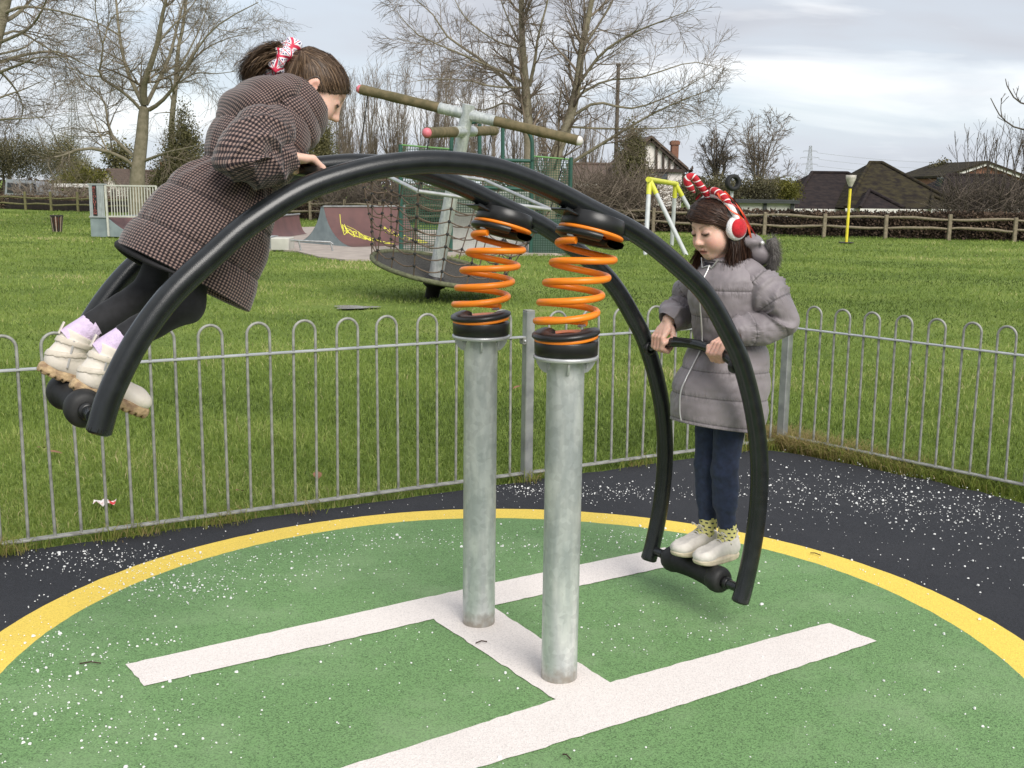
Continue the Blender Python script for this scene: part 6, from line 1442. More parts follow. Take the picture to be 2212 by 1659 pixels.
# flat roofed garage
gg = thing('garage', at(1660, 450, 47) * np.array([1, 1, 0]), 'low pale garage with flat dark roof right of the tyre', 'garage'); a_, b_ = at(1560, 452, 47), at(1716, 452, 47)
MB().box(np.array([(a_[0] + b_[0]) / 2, 49, zat(438, 1650, 47) / 2 - .3]), (b_[0] - a_[0], 4, zat(438, 1650, 47) + .6)).build('wall', 'wall_pale', gg); MB().box(np.array([(a_[0] + b_[0]) / 2, 49, zat(435.5, 1650, 47)]), (b_[0] - a_[0] + .3, 4.5, .13)).build('roof', 'roof_felt', gg)
for x_ in (1653, 1712): p_ = at(x_, 445, 46.9); MB().box(np.array([p_[0], 46.93, zat(438, 1650, 47) / 2 - .2]), (.13, .08, zat(438, 1650, 47) + .5)).build('post', 'roof_felt', gg)
hs = thing('distant_house', at(1700, 430, 75) * np.array([1, 1, 0]), 'grey roofed house far behind the yellow green bush', 'house'); hip(hs, 'a', at(1646, 428, 75), at(1760, 428, 75), 8, zat(428, 1650, 75), zat(391, 1700, 79), .4, 1.2, 'tile_grey'); MB().box(np.array([(at(1650, 430, 75)[0] + at(1756, 430, 75)[0]) / 2, 79, zat(428, 1650, 75) / 2 - .2]), (3.2, 6, zat(428, 1650, 75) + .4)).build('wall', 'render_white', hs)
# half timbered house
th_ = thing('timbered_house', at(1410, 430, 52) * np.array([1, 1, 0]), 'white half timbered gable house with brick chimney behind the dark conifer', 'house'); DH = 52
ap, a1, a0 = at(1406, 303, DH), at(1481, 369, DH), at(1331, 367, DH); bl_, br_ = at(1331, 440, DH), at(1474, 440, DH)
MB().prism([np.array([a0[0], DH, -.5]), np.array([a1[0] - .15, DH, -.5]), a1 - np.array([.15, 0, 0]), ap, a0], np.array([0, 7, 0])).build('wall', 'render_white', th_)
for p_ in (a0, a1):
    d_ = p_ - ap; MB().bar(ap + np.array([0, -.10, .03]), ap + d_ * 1.05 + np.array([0, -.10, .03]), .16, .16, up=(0, 1, 0)).build('bargeboard', 'timber_dark', th_); MB().prism([ap + np.array([0, -.25, .1]), ap + d_ * 1.06 + np.array([0, -.25, .1]), ap + d_ * 1.06 + np.array([0, 7.2, .1]), ap + np.array([0, 7.2, .1])], Zv * .12).build('roof', 'tile_brown', th_)
MB().bar(a0 + np.array([0, -.06, 0]), a1 + np.array([0, -.06, 0]), .22, .14).build('timber', 'timber_dark', th_)
for x_ in (1360, 1375, 1391, 1418, 1433, 1446, 1459, 1470):
    yb = 368; yt = 303 + abs(x_ - 1406) / 75 * 65; MB().bar(at(x_, yb, DH - .05), at(x_, yt, DH - .05), .10, .08).build('timber', 'timber_dark', th_)
for x0, x1, y0, y1 in ((1420, 1442, 374, 392), (1345, 1356, 386, 405)):
    c_ = at((x0 + x1) / 2, (y0 + y1) / 2, DH - .04); o = MB().box(c_, ((x1 - x0) * DH / 2400, .08, (y1 - y0) * DH / 2400)).build('window', 'timber_dark', th_); MB().box(c_ - np.array([0, .05, 0]), ((x1 - x0) * DH / 2400 * .8, .02, (y1 - y0) * DH / 2400 * .8)).build('pane', 'window_glass', o)
c0, c1 = at(1449, 346, DH + 3), at(1465, 304, DH + 3); ch = MB().box((c0 + c1) / 2 - Zv * .3, (c1[0] - c0[0], .6, c1[2] - c0[2] + .6)).build('chimney', 'brick_red', th_); MB().box(np.array([(c0[0] + c1[0]) / 2, DH + 3, c1[2] - .12]), (c1[0] - c0[0] + .1, .7, .16)).build('chimney_cap', 'brick_red', ch)
hip(th_, 'w', at(1222, 396, 53), at(1352, 396, 53), 6, zat(396, 1230, 53), zat(356, 1290, 56), .3, .3, 'tile_brown', 'wing_roof'); MB().box(np.array([(at(1226, 400, 53)[0] + at(1350, 400, 53)[0]) / 2, 56, zat(396, 1290, 53) / 2]), (2.6, 5, zat(396, 1290, 53))).build('wing_wall', 'brick_red', th_)
# white gabled house at far left
wh_ = thing('white_house', at(290, 430, 70) * np.array([1, 1, 0]), 'small white gabled house with long brown roof behind the left railings', 'house'); DW = 70
ap, a0, a1 = at(233, 370, DW), at(214, 404, DW), at(256, 402, DW)
MB().prism([np.array([a0[0], DW, -.5]), np.array([a1[0], DW, -.5]), a1, ap, a0], np.array([0, 5, 0])).build('gable', 'render_white', wh_)
for p_ in (a0, a1): d_ = p_ - ap; MB().prism([ap + np.array([0, -.2, .05]), ap + d_ * 1.1 + np.array([0, -.2, .05]), ap + d_ * 1.1 + np.array([0, 5, .05]), ap + np.array([0, 5, .05])], Zv * .15).build('porch_roof', 'tile_brown', wh_)
hip(wh_, 'm', at(224, 404, DW + 2), at(372, 404, DW + 2), 6, zat(404, 300, DW + 2), zat(370, 300, DW + 5), .3, .3, 'tile_brown'); MB().box(np.array([(at(226, 400, 72)[0] + at(370, 400, 72)[0]) / 2, 75.2, zat(404, 300, 72) / 2 - .1]), (4.1, 5.5, zat(404, 300, 72))).build('wall', 'render_white', wh_)
c_ = at(352.5, 358, 75); MB().box(c_ - Zv * .3, (.3, .45, 1.1)).build('chimney', 'brick_red', wh_)
c_ = at(246, 418, DW - .03); o = MB().box(c_, (.35, .06, .5)).build('window', 'timber_dark', wh_); MB().box(c_ - np.array([0, .04, 0]), (.27, .02, .42)).build('pane', 'window_glass', o)
# parked van and long white board
mat('van_paint', (.32, .34, .37), .35, .05, metal=.4, coat=.5); mat('van_glass', (.02, .022, .026), .08, .1, spec=.8)
vn = thing('parked_van', at(70, 430, 62) * np.array([1, 1, 0]), 'silver van with dark windows parked behind the far left fence', 'van'); v0 = at(11, 430, 62); ex_ = np.array([1.0, 0, 0]); wd = at(118, 430, 62)[0] - v0[0]
zb = zat(432, 60, 62); ztp = zat(392, 40, 62); zm = zat(419, 60, 62)
pr = [(0, zb), (wd * 1.0, zb), (wd * 1.04, zm - .15), (wd * .93, zm + .02), (wd * .80, zat(409, 60, 62)), (wd * .70, ztp - .16), (wd * .60, ztp), (wd * .04, ztp + .12), (0, zm)]
MB().prism([np.array([v0[0] + a_, 62, z_]) for a_, z_ in pr], np.array([0, 1.8, 0])).build('body', 'van_paint', vn)
for x0, x1 in ((.05, .30), (.32, .52), (.54, .64)): MB().prism([np.array([v0[0] + wd * x0, 61.98, zm + .05]), np.array([v0[0] + wd * x1, 61.98, zm + .03]), np.array([v0[0] + wd * (x1 - .01), 61.98, ztp - .13]), np.array([v0[0] + wd * (x0 + .02), 61.98, ztp - .06])], np.array([0, .03, 0])).build('window', 'van_glass', vn)
MB().prism([np.array([v0[0] + wd * .715, 62.1, ztp - .22]), np.array([v0[0] + wd * .715, 63.7, ztp - .22]), np.array([v0[0] + wd * .80, 63.7, zat(408, 60, 62)]), np.array([v0[0] + wd * .80, 62.1, zat(408, 60, 62)])], np.array([.03, 0, .03])).build('windscreen', 'van_glass', vn)
for x_ in (.18, .82): MB().lathe([(0, -.1), (.2, -.1), (.3, -.08), (.3, .08), (.2, .1), (0, .1)], np.array([v0[0] + wd * x_, 62.05, zb - .02]), (0, 1, 0), 20).build('wheel', 'tyre_black', vn)
wb = MB().box((at(119, 399, 64) + at(197, 402, 64)) / 2, (at(197, 400, 64)[0] - at(119, 400, 64)[0], .3, .20)); wbo = thing('white_barrier', at(160, 432, 64) * np.array([1, 1, 0]), 'long white horizontal board between the van and the railings', 'barrier'); wb.build('board', 'fascia_white', wbo)
for x_ in (125, 160, 192): p_ = at(x_, 400, 64.1); MB().box(np.array([p_[0], p_[1], p_[2] / 2]), (.10, .10, p_[2])).build('post', 'timber_dark', wbo)

# ================================================================== pylons, wires, telegraph pole
mat('pylon_grey', (.30, .31, .33), .6, .1)
def pylon(base, H, label):
    t = thing('electricity_pylon', base, label, 'pylon', 'lattice electricity pylons on the horizon'); r_ = H * .0042
    w_ = lambda z_: H * (.095 * (1 - z_ / H) ** 1.6 + .022)
    lv = np.linspace(0, H * .97, 11); body = MB()
    for sx_ in (-1, 1):
        for sy_ in (-1, 1): body.tube([base + np.array([sx_ * w_(z_), sy_ * w_(z_), z_]) for z_ in lv], r_, 4)
    for z0, z1 in zip(lv, lv[1:]):
        for sy_ in (-1, 1):
            body.tube([base + np.array([-w_(z0), sy_ * w_(z0), z0]), base + np.array([w_(z1), sy_ * w_(z1), z1])], r_ * .6, 4); body.tube([base + np.array([w_(z0), sy_ * w_(z0), z0]), base + np.array([-w_(z1), sy_ * w_(z1), z1])], r_ * .6, 4)
            body.tube([base + np.array([-w_(z1), sy_ * w_(z1), z1]), base + np.array([w_(z1), sy_ * w_(z1), z1])], r_ * .6, 4)
    body.build('lattice_tower', 'pylon_grey', t); ends = []
    for z_, ar in ((.58, .17), (.72, .20), (.86, .15)):
        for sg in (-1, 1):
            e_ = base + np.array([sg * H * ar, 0, H * z_]); MB().tube([base + np.array([sg * w_(H * z_), 0, H * z_ + .02 * H]), e_], r_ * .7, 4).tube([base + np.array([sg * w_(H * z_), 0, H * z_ - .01 * H]), e_], r_ * .7, 4).build('cross_arm', 'pylon_grey', t); MB().tube([e_, e_ - Zv * H * .035], r_ * .9, 5).build('insulator', 'pylon_grey', t); ends.append(e_ - Zv * H * .035)
    return ends
p1_ = at(167, 400, 400); p1_[2] = 0; e1_ = pylon(p1_, float(at(165, 190, 400)[2]), 'taller lattice pylon seen through the big tree at left')
p2_ = at(1746, 400, 900); p2_[2] = 0; e2_ = pylon(p2_, float(at(1746, 312, 900)[2]), 'small distant lattice pylon left of the bungalow roof')
wr = MB()
for k_ in (1, 3, 5): far = e2_[k_] + np.array([190, 60, -4.0]); wr.tube([e2_[k_] * (1 - f_) + far * f_ - Zv * 7 * 4 * f_ * (1 - f_) * .5 for f_ in np.linspace(0, 1, 14)], .10, 4)
wr.build('power_line', 'pylon_grey', None); o = bpy.data.objects['power_line']; tag(o, 'thin power lines running right from the small distant pylon', 'power lines')
mat('pole_wood', (.11, .09, .075), .9, .2, scale=10)
up_ = thing('telegraph_pole', at(1331, 400, 46) * np.array([1, 1, 0]), 'tall thin telegraph pole above the dark conifer', 'pole'); b_ = at(1329, 400, 46) * np.array([1, 1, 0]); t_ = at(1336, 141, 46); MB().tube([b_, t_], [.10, .07], 10).build('shaft', 'pole_wood', up_); MB().box(t_ + Zv * .02, (.18, .18, .12), bevel=.02).build('cap', 'pole_wood', up_)
# small litter on and beside the rubber
mat('wrapper_red', (.62, .05, .05), .4, .1, base2=(.75, .70, .68), scale=28, contrast=(.5, .56)); mat('leaf_brown', (.20, .10, .05), .8, .3); mat('twig_brown', (.05, .03, .02), .9, .2)
g_ = gnd(228, 1096); V = []; ww = MB(); q = np.random.default_rng(401)
for j in range(5):
    for i in range(7): V.append(g_ + np.array([(i - 3) * .016, (j - 2) * .016, .028 + .012 * math.sin(i * 1.7 + j) + q.normal(0, .004)]))
ww.add(V, [(j * 7 + i, j * 7 + i + 1, (j + 1) * 7 + i + 1, (j + 1) * 7 + i) for j in range(4) for i in range(6)], 0, False); tag(ww.build('sweet_wrapper', 'wrapper_red'), 'crumpled red and white wrapper in the grass at lower left', 'wrapper')
leaf_l = ['brown fallen leaf on the grass below the raised roller', 'brown fallen leaf on the grass by the fence foot, lower left', 'brown fallen leaf on the grass left of the middle fence post', 'brown fallen leaf behind the railing midway between rear post and raised roller', 'brown fallen leaf on the grass nearest the left fence end']
for (x_, y_, s_), lab in zip(((118, 990, .045), (518, 1075, .03), (1117, 846, .04), (686, 1040, .045), (90, 980, .035)), leaf_l):
    g_ = gnd(x_, y_); lf = MB(); a_ = q.uniform(0, 6.28); R2 = np.array([[math.cos(a_), -math.sin(a_)], [math.sin(a_), math.cos(a_)]]); V = []
    for u_, w_ in ((-1, 0), (-.5, .45), (.1, .55), (.6, .3), (1, 0), (.6, -.3), (.1, -.55), (-.5, -.45)):
        v_ = R2 @ np.array([u_, w_]) * s_; V.append(g_ + np.array([v_[0], v_[1], .035 + .012 * abs(w_) + .01 * u_]))
    lf.add(V, [tuple(range(8))]); tag(lf.build('fallen_leaf', 'leaf_brown'), lab, 'leaf', 'brown leaves lying in the grass')
tw_l = ['short dark twig on the green rubber at far left', 'small curled dark twig on the white cross bar by the posts', 'short dark twig on the green rubber at bottom centre', 'small dark twig on the yellow ring at right']
for (x0, y0, x1, y1), lab in zip(((172, 1441, 218, 1440), (1028, 1396, 1052, 1393), (1215, 1638, 1232, 1648), (1750, 1200, 1772, 1205)), tw_l):
    a_, b_ = gnd(x0, y0), gnd(x1, y1); c_ = (a_ + b_) / 2 + np.array([.0, .008, 0]); tag(MB().tube([a_ + Zv * .012, c_ + Zv * .014, b_ + Zv * .012], .0022, 6).build('twig', 'twig_brown'), lab, 'twig', 'twigs on the rubber surface')
# ================================================================== trees, hedges, shrubs
mat('bark_pale', (.235, .205, .145), .9, base2=(.15, .135, .085), scale=5, bump=.5, bscale=20, bdist=.03); mat('bark_brown', (.19, .16, .12), .9, base2=(.13, .11, .08), scale=5, bump=.5, bscale=20, bdist=.03); mat('bark_dark', (.085, .07, .055), .9, .3, scale=6)
attr_mat('twigs_pale', [(0, (.10, .080, .055)), (.5, (.185, .155, .11)), (1, (.28, .24, .175))], .9); attr_mat('twigs_brown', [(0, (.11, .088, .068)), (.5, (.18, .146, .112)), (1, (.26, .21, .165))], .9); attr_mat('twigs_dark', [(0, (.055, .046, .038)), (1, (.14, .112, .088))], .9)
attr_mat('leaf_conifer', [(0, (.05, .05, .022)), (.5, (.14, .132, .055)), (1, (.25, .225, .105))], .8, trans=.1); attr_mat('leaf_evergreen', [(0, (.045, .043, .024)), (.5, (.105, .098, .048)), (1, (.20, .17, .09))], .7, trans=.15); attr_mat('leaf_yellow', [(0, (.05, .055, .01)), (.5, (.13, .125, .02)), (1, (.22, .20, .035))], .7, trans=.15); attr_mat('leaf_dead', [(0, (.026, .018, .013)), (.5, (.072, .048, .033)), (1, (.15, .102, .068))], .9); attr_mat('leaf_bracken', [(0, (.05, .036, .024)), (.5, (.12, .085, .055)), (1, (.22, .165, .11))], .9)
def poly_tubes(P, R_, sides):
    B_, n_ = P.shape[:2]; T = np.gradient(P, axis=1); T /= np.linalg.norm(T, axis=2, keepdims=True) + 1e-9
    x = np.cross(T, np.array([.31, .77, .55])); x /= np.linalg.norm(x, axis=2, keepdims=True) + 1e-9; y = np.cross(T, x); r_ = R_[..., None]
    if sides == 2: V = np.stack([P + x * r_, P - x * r_], 2); k = 2; prs = [(0, 1)]
    else: V = np.stack([P + r_ * (math.cos(a) * x + math.sin(a) * y) for a in np.arange(sides) * 2 * math.pi / sides], 2); k = sides; prs = [(j, (j + 1) % sides) for j in range(sides)]
    idx = np.arange(B_ * n_ * k).reshape(B_, n_, k); F = np.concatenate([np.stack([idx[:, :-1, a], idx[:, :-1, b], idx[:, 1:, b], idx[:, 1:, a]], -1).reshape(-1, 4) for a, b in prs]); return V.reshape(-1, 3), F
def spawn(P, R_, per, tmin, ang, L_, q_, nseg, wobble, trop, rr=.55, dens=None, tmax=1.0, angs=.22, rmax=.05, grav=0):
    B_, n_ = P.shape[:2]; ln = np.linalg.norm(np.diff(P, axis=1), axis=2).sum(1); cnt = np.full(B_, per) if dens is None else q_.poisson(np.maximum(ln * dens, .3)); ix = np.repeat(np.arange(B_), cnt); m_ = len(ix)
    t = q_.uniform(tmin, tmax, m_) * (n_ - 1.001); i = t.astype(int); f = (t - i)[:, None]; p0 = P[ix, i] * (1 - f) + P[ix, i + 1] * f; r0 = np.minimum((R_[ix, i] * (1 - f[:, 0]) + R_[ix, i + 1] * f[:, 0]) * rr, rmax)
    T = P[ix, i + 1] - P[ix, i]; T /= np.linalg.norm(T, axis=1, keepdims=True) + 1e-9; rv = q_.normal(0, 1, (m_, 3)); sd = np.cross(T, rv); sd /= np.linalg.norm(sd, axis=1, keepdims=True) + 1e-9
    a = q_.normal(ang, angs, m_)[:, None]; d = T * np.cos(a) + sd * np.sin(a); l_ = (L_ * q_.uniform(.5, 1.25, m_) * (1.15 - .5 * t / (n_ - 1)))[:, None]
    out = [p0]; 
    for k in range(nseg): d = d + q_.normal(0, wobble, (m_, 3)) + np.array([0, 0, trop - grav * k]); d /= np.linalg.norm(d, axis=1, keepdims=True); out.append(out[-1] + d * l_ / nseg)
    Pn = np.stack(out, 1); Rn = r0[:, None] * np.linspace(1, .35, nseg + 1)[None]; return Pn, Rn
def bare_tree(name, base, limbs, spec, label, bark, twig, seed, group=None, rtw=.006, tsides=10):
    """limbs: list of (points, r0, r1); spec: levels of spawn arguments; the first limb is the trunk"""
    q_ = np.random.default_rng(seed); t = thing(name, base, label, 'tree', group); tr = MB(); Ps, Rs = [], []
    for pts, r0, r1 in limbs:
        P = catmull(np.array(pts), 11); R_ = np.linspace(r0, r1, 11) * (1 if r0 > .14 else .8); tr.tube(P, R_, tsides if r0 > .06 else 6); Ps.append(P); Rs.append(R_)
    tr.build('trunk', bark, t); P, R_ = np.array(Ps), np.array(Rs); 
    if spec[0].get('skip'): P, R_ = P[spec[0]['skip']:], R_[spec[0]['skip']:]
    VV, FF, AA, off = [], [], [], 0
    lev = [(P, R_)]
    for li, sp_ in enumerate(spec):
        sp_ = {k: v for k, v in sp_.items() if k not in ('skip', 'all')}; src = lev[-1]
        Pn, Rn = spawn(src[0], src[1], q_=q_, **sp_); Rn = np.maximum(Rn, rtw * (.62 if li == len(spec) - 1 else 1.0)); lev.append((Pn, Rn))
        last = li == len(spec) - 1; V, F = poly_tubes(Pn, Rn, 2 if last else (5 if li == 0 else 3)); VV.append(V); FF.append(F + off); off += len(V); AA.append(np.repeat(q_.random(len(Pn)), len(V) // len(Pn)))
    link('crown', fast_mesh('crown', np.vstack(VV), np.vstack(FF), twig, attrs={'rnd': np.concatenate(AA)}), t); return t
def zp(x_, y_): return x_ / 4.032, y_ / 4.032            # readings off the enlarged upper left of the photograph
def limb(pts, d0, spread, r0, r1, f=zp):
    n_ = len(pts); return [at(*f(*p_), d0 + spread * k_ / (n_ - 1)) for k_, p_ in enumerate(pts)], r0, r1
# --- big spreading tree, upper left
D1 = 45.0; b1 = at(*zp(1185, 1700), D1); b1[2] = 0
L1 = [([b1, *limb([(1195, 1600), (1205, 1450), (1235, 1200), (1250, 1000), (1262, 930)], D1, 0, 0, 0)[0]], .34, .17),
      limb([(1262, 940), (1215, 850), (1110, 620), (1050, 380), (1020, 100), (1000, -120), (985, -420)], D1, 2, .12, .03), limb([(1258, 900), (1250, 760), (1300, 600), (1370, 380), (1410, 150), (1450, -20), (1520, -400)], D1, -2, .15, .035), limb([(1275, 910), (1380, 700), (1480, 480), (1550, 200), (1610, -20), (1700, -350)], D1, 3, .11, .03),
      limb([(1300, 955), (1400, 890), (1530, 740), (1640, 560), (1770, 350), (1950, 180), (2250, 20)], D1, -2, .11, .02), limb([(1235, 965), (1130, 850), (1010, 760), (870, 665), (880, 560), (895, 380), (840, 180), (825, -100)], D1, -3, .085, .018), limb([(870, 665), (750, 655), (640, 600), (480, 560)], D1 - 2, -1, .045, .012),
      limb([(1190, 1380), (1060, 1270), (960, 1150), (930, 1000), (890, 850), (700, 680), (560, 500)], D1, 3, .10, .015), limb([(1175, 1450), (1000, 1340), (750, 1290), (560, 1350), (430, 1390), (430, 1470), (520, 1600)], D1, -4, .10, .02), limb([(1260, 1400), (1450, 1330), (1620, 1290), (1800, 1250)], D1, -2, .08, .015),
      limb([(1370, 380), (1500, 230), (1650, 80), (1800, -150)], D1 - 1, 2, .06, .015), limb([(1640, 560), (1800, 420), (2000, 330), (2250, 270)], D1 - 1, 2, .05, .01), limb([(1530, 740), (1700, 640), (1900, 640), (2120, 610)], D1, -2, .045, .01), limb([(895, 380), (1000, 130), (1250, 100)], D1 - 3, 1, .04, .01), limb([(1050, 310), (830, 190), (600, 130), (330, 100)], D1 + 1, 2, .045, .01), limb([(960, 1150), (850, 1190), (600, 1180), (450, 1120)], D1 + 1, -2, .045, .01)]
SPB = [dict(per=0, dens=2.5, tmin=.12, ang=.85, L_=1.7, nseg=5, wobble=.13, trop=.03, rr=.5, skip=1), dict(per=0, dens=6.0, tmin=.1, ang=.75, L_=1.0, nseg=4, wobble=.16, trop=.0, rr=.55), dict(per=0, dens=8.0, tmin=.1, ang=.7, L_=.62, nseg=3, wobble=.18, trop=-.02, rr=.6)]
bare_tree('bare_tree', b1, L1, SPB, 'big bare tree with pale forked trunk behind the checked coat', 'bark_pale', 'twigs_pale', 501)
b1b = at(*zp(1480, 1700), 52); b1b[2] = 0
bare_tree('bare_tree', b1b, [([b1b, at(*zp(1495, 1300), 52), at(*zp(1500, 1000), 52), at(*zp(1530, 750), 52), at(*zp(1548, 450), 52), at(*zp(1600, 200), 52), at(*zp(1640, -200), 52)], .16, .05), limb([(1540, 620), (1640, 450), (1760, 200), (1820, -50)], 52, 2, .06, .02), limb([(1500, 980), (1430, 980), (1340, 990)], 52, -1, .04, .015)],
          [dict(per=0, dens=1.6, tmin=.4, ang=.7, L_=1.6, nseg=5, wobble=.12, trop=.05, rr=.5), dict(per=0, dens=2.6, tmin=.1, ang=.7, L_=.9, nseg=4, wobble=.15, trop=0, rr=.55), dict(per=0, dens=4, tmin=.1, ang=.7, L_=.5, nseg=3, wobble=.16, trop=0, rr=.6)], 'slim bare tree rising behind the right of the big forked tree', 'bark_pale', 'twigs_pale', 502)
# --- tree at the left edge, trunk mostly out of frame
D2 = 36; b2 = at(-60, 430, D2); b2[2] = 0
L2 = [([b2, at(-45, 250, D2), at(-20, 120, D2), at(2, 40, D2), at(18, -30, D2), at(40, -180, D2)], .30, .12), limb([(-60, 580), (0, 540), (250, 470), (500, 450), (700, 540), (900, 640)], D2, 2, .09, .01), limb([(-100, 700), (0, 630), (180, 560), (330, 500), (560, 500)], D2, -2, .08, .01), limb([(-80, 900), (0, 850), (200, 780), (380, 700)], D2, 1, .06, .01), limb([(-120, 1060), (0, 1040), (250, 1030), (480, 1010)], D2, -1, .06, .01), limb([(-60, 580), (30, 650), (150, 800), (200, 950), (170, 1060)], D2, 2, .06, .01),
      limb([(0, 200), (150, 120), (300, -40), (420, -250)], D2, 2, .10, .02), limb([(20, 120), (200, 60), (420, 80), (640, 130), (830, 190)], D2, -2, .07, .01), limb([(0, 370), (250, 250), (380, 60), (420, -80)], D2, -3, .07, .015), limb([(-40, 330), (150, 270), (330, 370), (560, 500), (700, 560)], D2, 1, .06, .01), limb([(-40, 480), (200, 420), (330, 330), (480, 300)], D2, 3, .05, .01)]
bare_tree('bare_tree', b2, L2, [dict(per=0, dens=2.4, tmin=.2, ang=.8, L_=1.4, nseg=5, wobble=.14, trop=-.02, rr=.5, skip=1), dict(per=0, dens=5.5, tmin=.1, ang=.75, L_=.9, nseg=4, wobble=.17, trop=-.02, rr=.55), dict(per=0, dens=7.5, tmin=.1, ang=.7, L_=.55, nseg=3, wobble=.18, trop=-.03, rr=.6)], 'bare tree at the left edge, branches drooping in from outside the picture', 'bark_pale', 'twigs_brown', 503)
# --- twin-stemmed tree, upper centre
def z2(x_, y_): return (1300 + x_ / 1.3825) / 1.8228, (y_ / 1.3825) / 1.8228
D3 = 37.0; b3 = at(*z2(1085, 1010), D3); b3[2] = 0; b4 = at(*z2(1190, 1010), D3); b4[2] = 0
def lz(pts, d0, sp_, r0, r1): return limb(pts, d0, sp_, r0, r1, z2)
L3 = [([b3, *lz([(1085, 850), (1075, 620), (1062, 450), (1047, 250), (1040, 0), (1045, -300)], D3, 0, 0, 0)[0]], .21, .06), ([b4, *lz([(1215, 900), (1270, 740), (1305, 640), (1345, 470), (1372, 250), (1425, 0), (1480, -300)], D3, 0, 0, 0)[0]], .24, .06),
      lz([(1060, 560), (950, 430), (800, 310), (640, 200), (560, 80), (420, -40)], D3, 2, .09, .012), lz([(1058, 450), (960, 400), (840, 350), (680, 280), (480, 190), (360, 60)], D3, -2, .07, .01), lz([(1085, 470), (1115, 330), (1130, 210), (1185, 0), (1220, -200)], D3, -1, .08, .02), lz([(1047, 260), (990, 150), (930, 0), (900, -150)], D3, 2, .05, .015),
      lz([(1345, 470), (1480, 290), (1650, 180), (1820, 110), (1980, 50)], D3, -2, .07, .01), lz([(1372, 260), (1470, 120), (1560, -40), (1640, -200)], D3, 2, .06, .015), lz([(1310, 640), (1450, 560), (1640, 590), (1850, 520), (2060, 400)], D3, -1, .07, .01), lz([(1290, 900), (1500, 770), (1700, 650), (1880, 560), (2120, 470)], D3, -2, .075, .01), lz([(1330, 530), (1500, 440), (1700, 420), (1960, 340), (2110, 370)], D3, 2, .06, .01), lz([(1300, 690), (1480, 700), (1700, 700), (1900, 690), (2080, 640)], D3, 1, .055, .01),
      lz([(1065, 480), (880, 470), (760, 440), (600, 430), (470, 440)], D3, -2, .05, .01), lz([(1047, 270), (900, 220), (740, 100), (650, -60)], D3, 1, .05, .012), lz([(1372, 250), (1330, 120), (1300, -60)], D3, 1, .05, .015), lz([(1075, 640), (960, 560), (840, 600), (720, 560), (640, 450)], D3, 1, .055, .01), lz([(640, 200), (560, 240), (440, 230), (350, 200)], D3 + 1, 0, .025, .008)]
bare_tree('bare_tree', b3, L3, [dict(per=0, dens=2.6, tmin=.08, ang=.72, L_=1.5, nseg=5, wobble=.12, trop=.04, rr=.5), dict(per=0, dens=6.0, tmin=.1, ang=.68, L_=.9, nseg=4, wobble=.15, trop=.02, rr=.55), dict(per=0, dens=8.0, tmin=.1, ang=.65, L_=.5, nseg=3, wobble=.16, trop=.0, rr=.6)], 'big twin stemmed bare tree above the springs in the upper centre', 'bark_pale', 'twigs_brown', 504)
# --- row of many-stemmed bare trees behind
q = np.random.default_rng(510)
row = [(718, 190, 56), (772, 152, 58), (812, 168, 61), (862, 158, 57), (905, 150, 60), (952, 140, 58), (1003, 165, 62), (1062, 190, 57), (1120, 205, 60), (1190, 215, 62), (1262, 235, 60)]
names = ['leftmost', 'second', 'third', 'fourth', 'fifth', 'sixth', 'seventh', 'eighth', 'ninth', 'tenth', 'last']
for k_, (x_, yt, d_) in enumerate(row):
    b_ = at(x_, 430, d_); b_[2] = 0; top = at(x_, yt, d_)[2]; z0 = top * .28; lm = [([b_, b_ + Zv * z0 * .5 + np.array([q.normal(0, .1), 0, 0]), b_ + Zv * z0], .20, .15)]
    for j in range(9):
        a_ = q.uniform(0, 6.28); rr_ = q.uniform(.25, 1.7); hgt = top * q.uniform(.86, 1.03); d3 = np.array([math.cos(a_), math.sin(a_), 0]) * rr_; st_ = b_ + Zv * z0 * q.uniform(.55, 1); lm.append(([st_, st_ + d3 * .55 + Zv * (hgt - z0) * .25, st_ + d3 * .85 + Zv * (hgt - z0) * .6, np.array([b_[0] + d3[0] * 1.1, b_[1] + d3[1] * 1.1, hgt])], .052, .010))
    bare_tree('many_stemmed_tree', b_, lm, [dict(per=0, dens=5.0, tmin=.08, ang=.42, L_=1.2, nseg=4, wobble=.09, trop=.16, rr=.5, skip=1), dict(per=0, dens=5.0, tmin=.1, ang=.5, L_=.6, nseg=3, wobble=.12, trop=.10, rr=.6)], f'{names[k_]} from the left in the row of upright bare trees behind the logs', 'bark_brown', 'twigs_brown', 520 + k_, 'row of upright bare trees', rtw=.007, tsides=8)
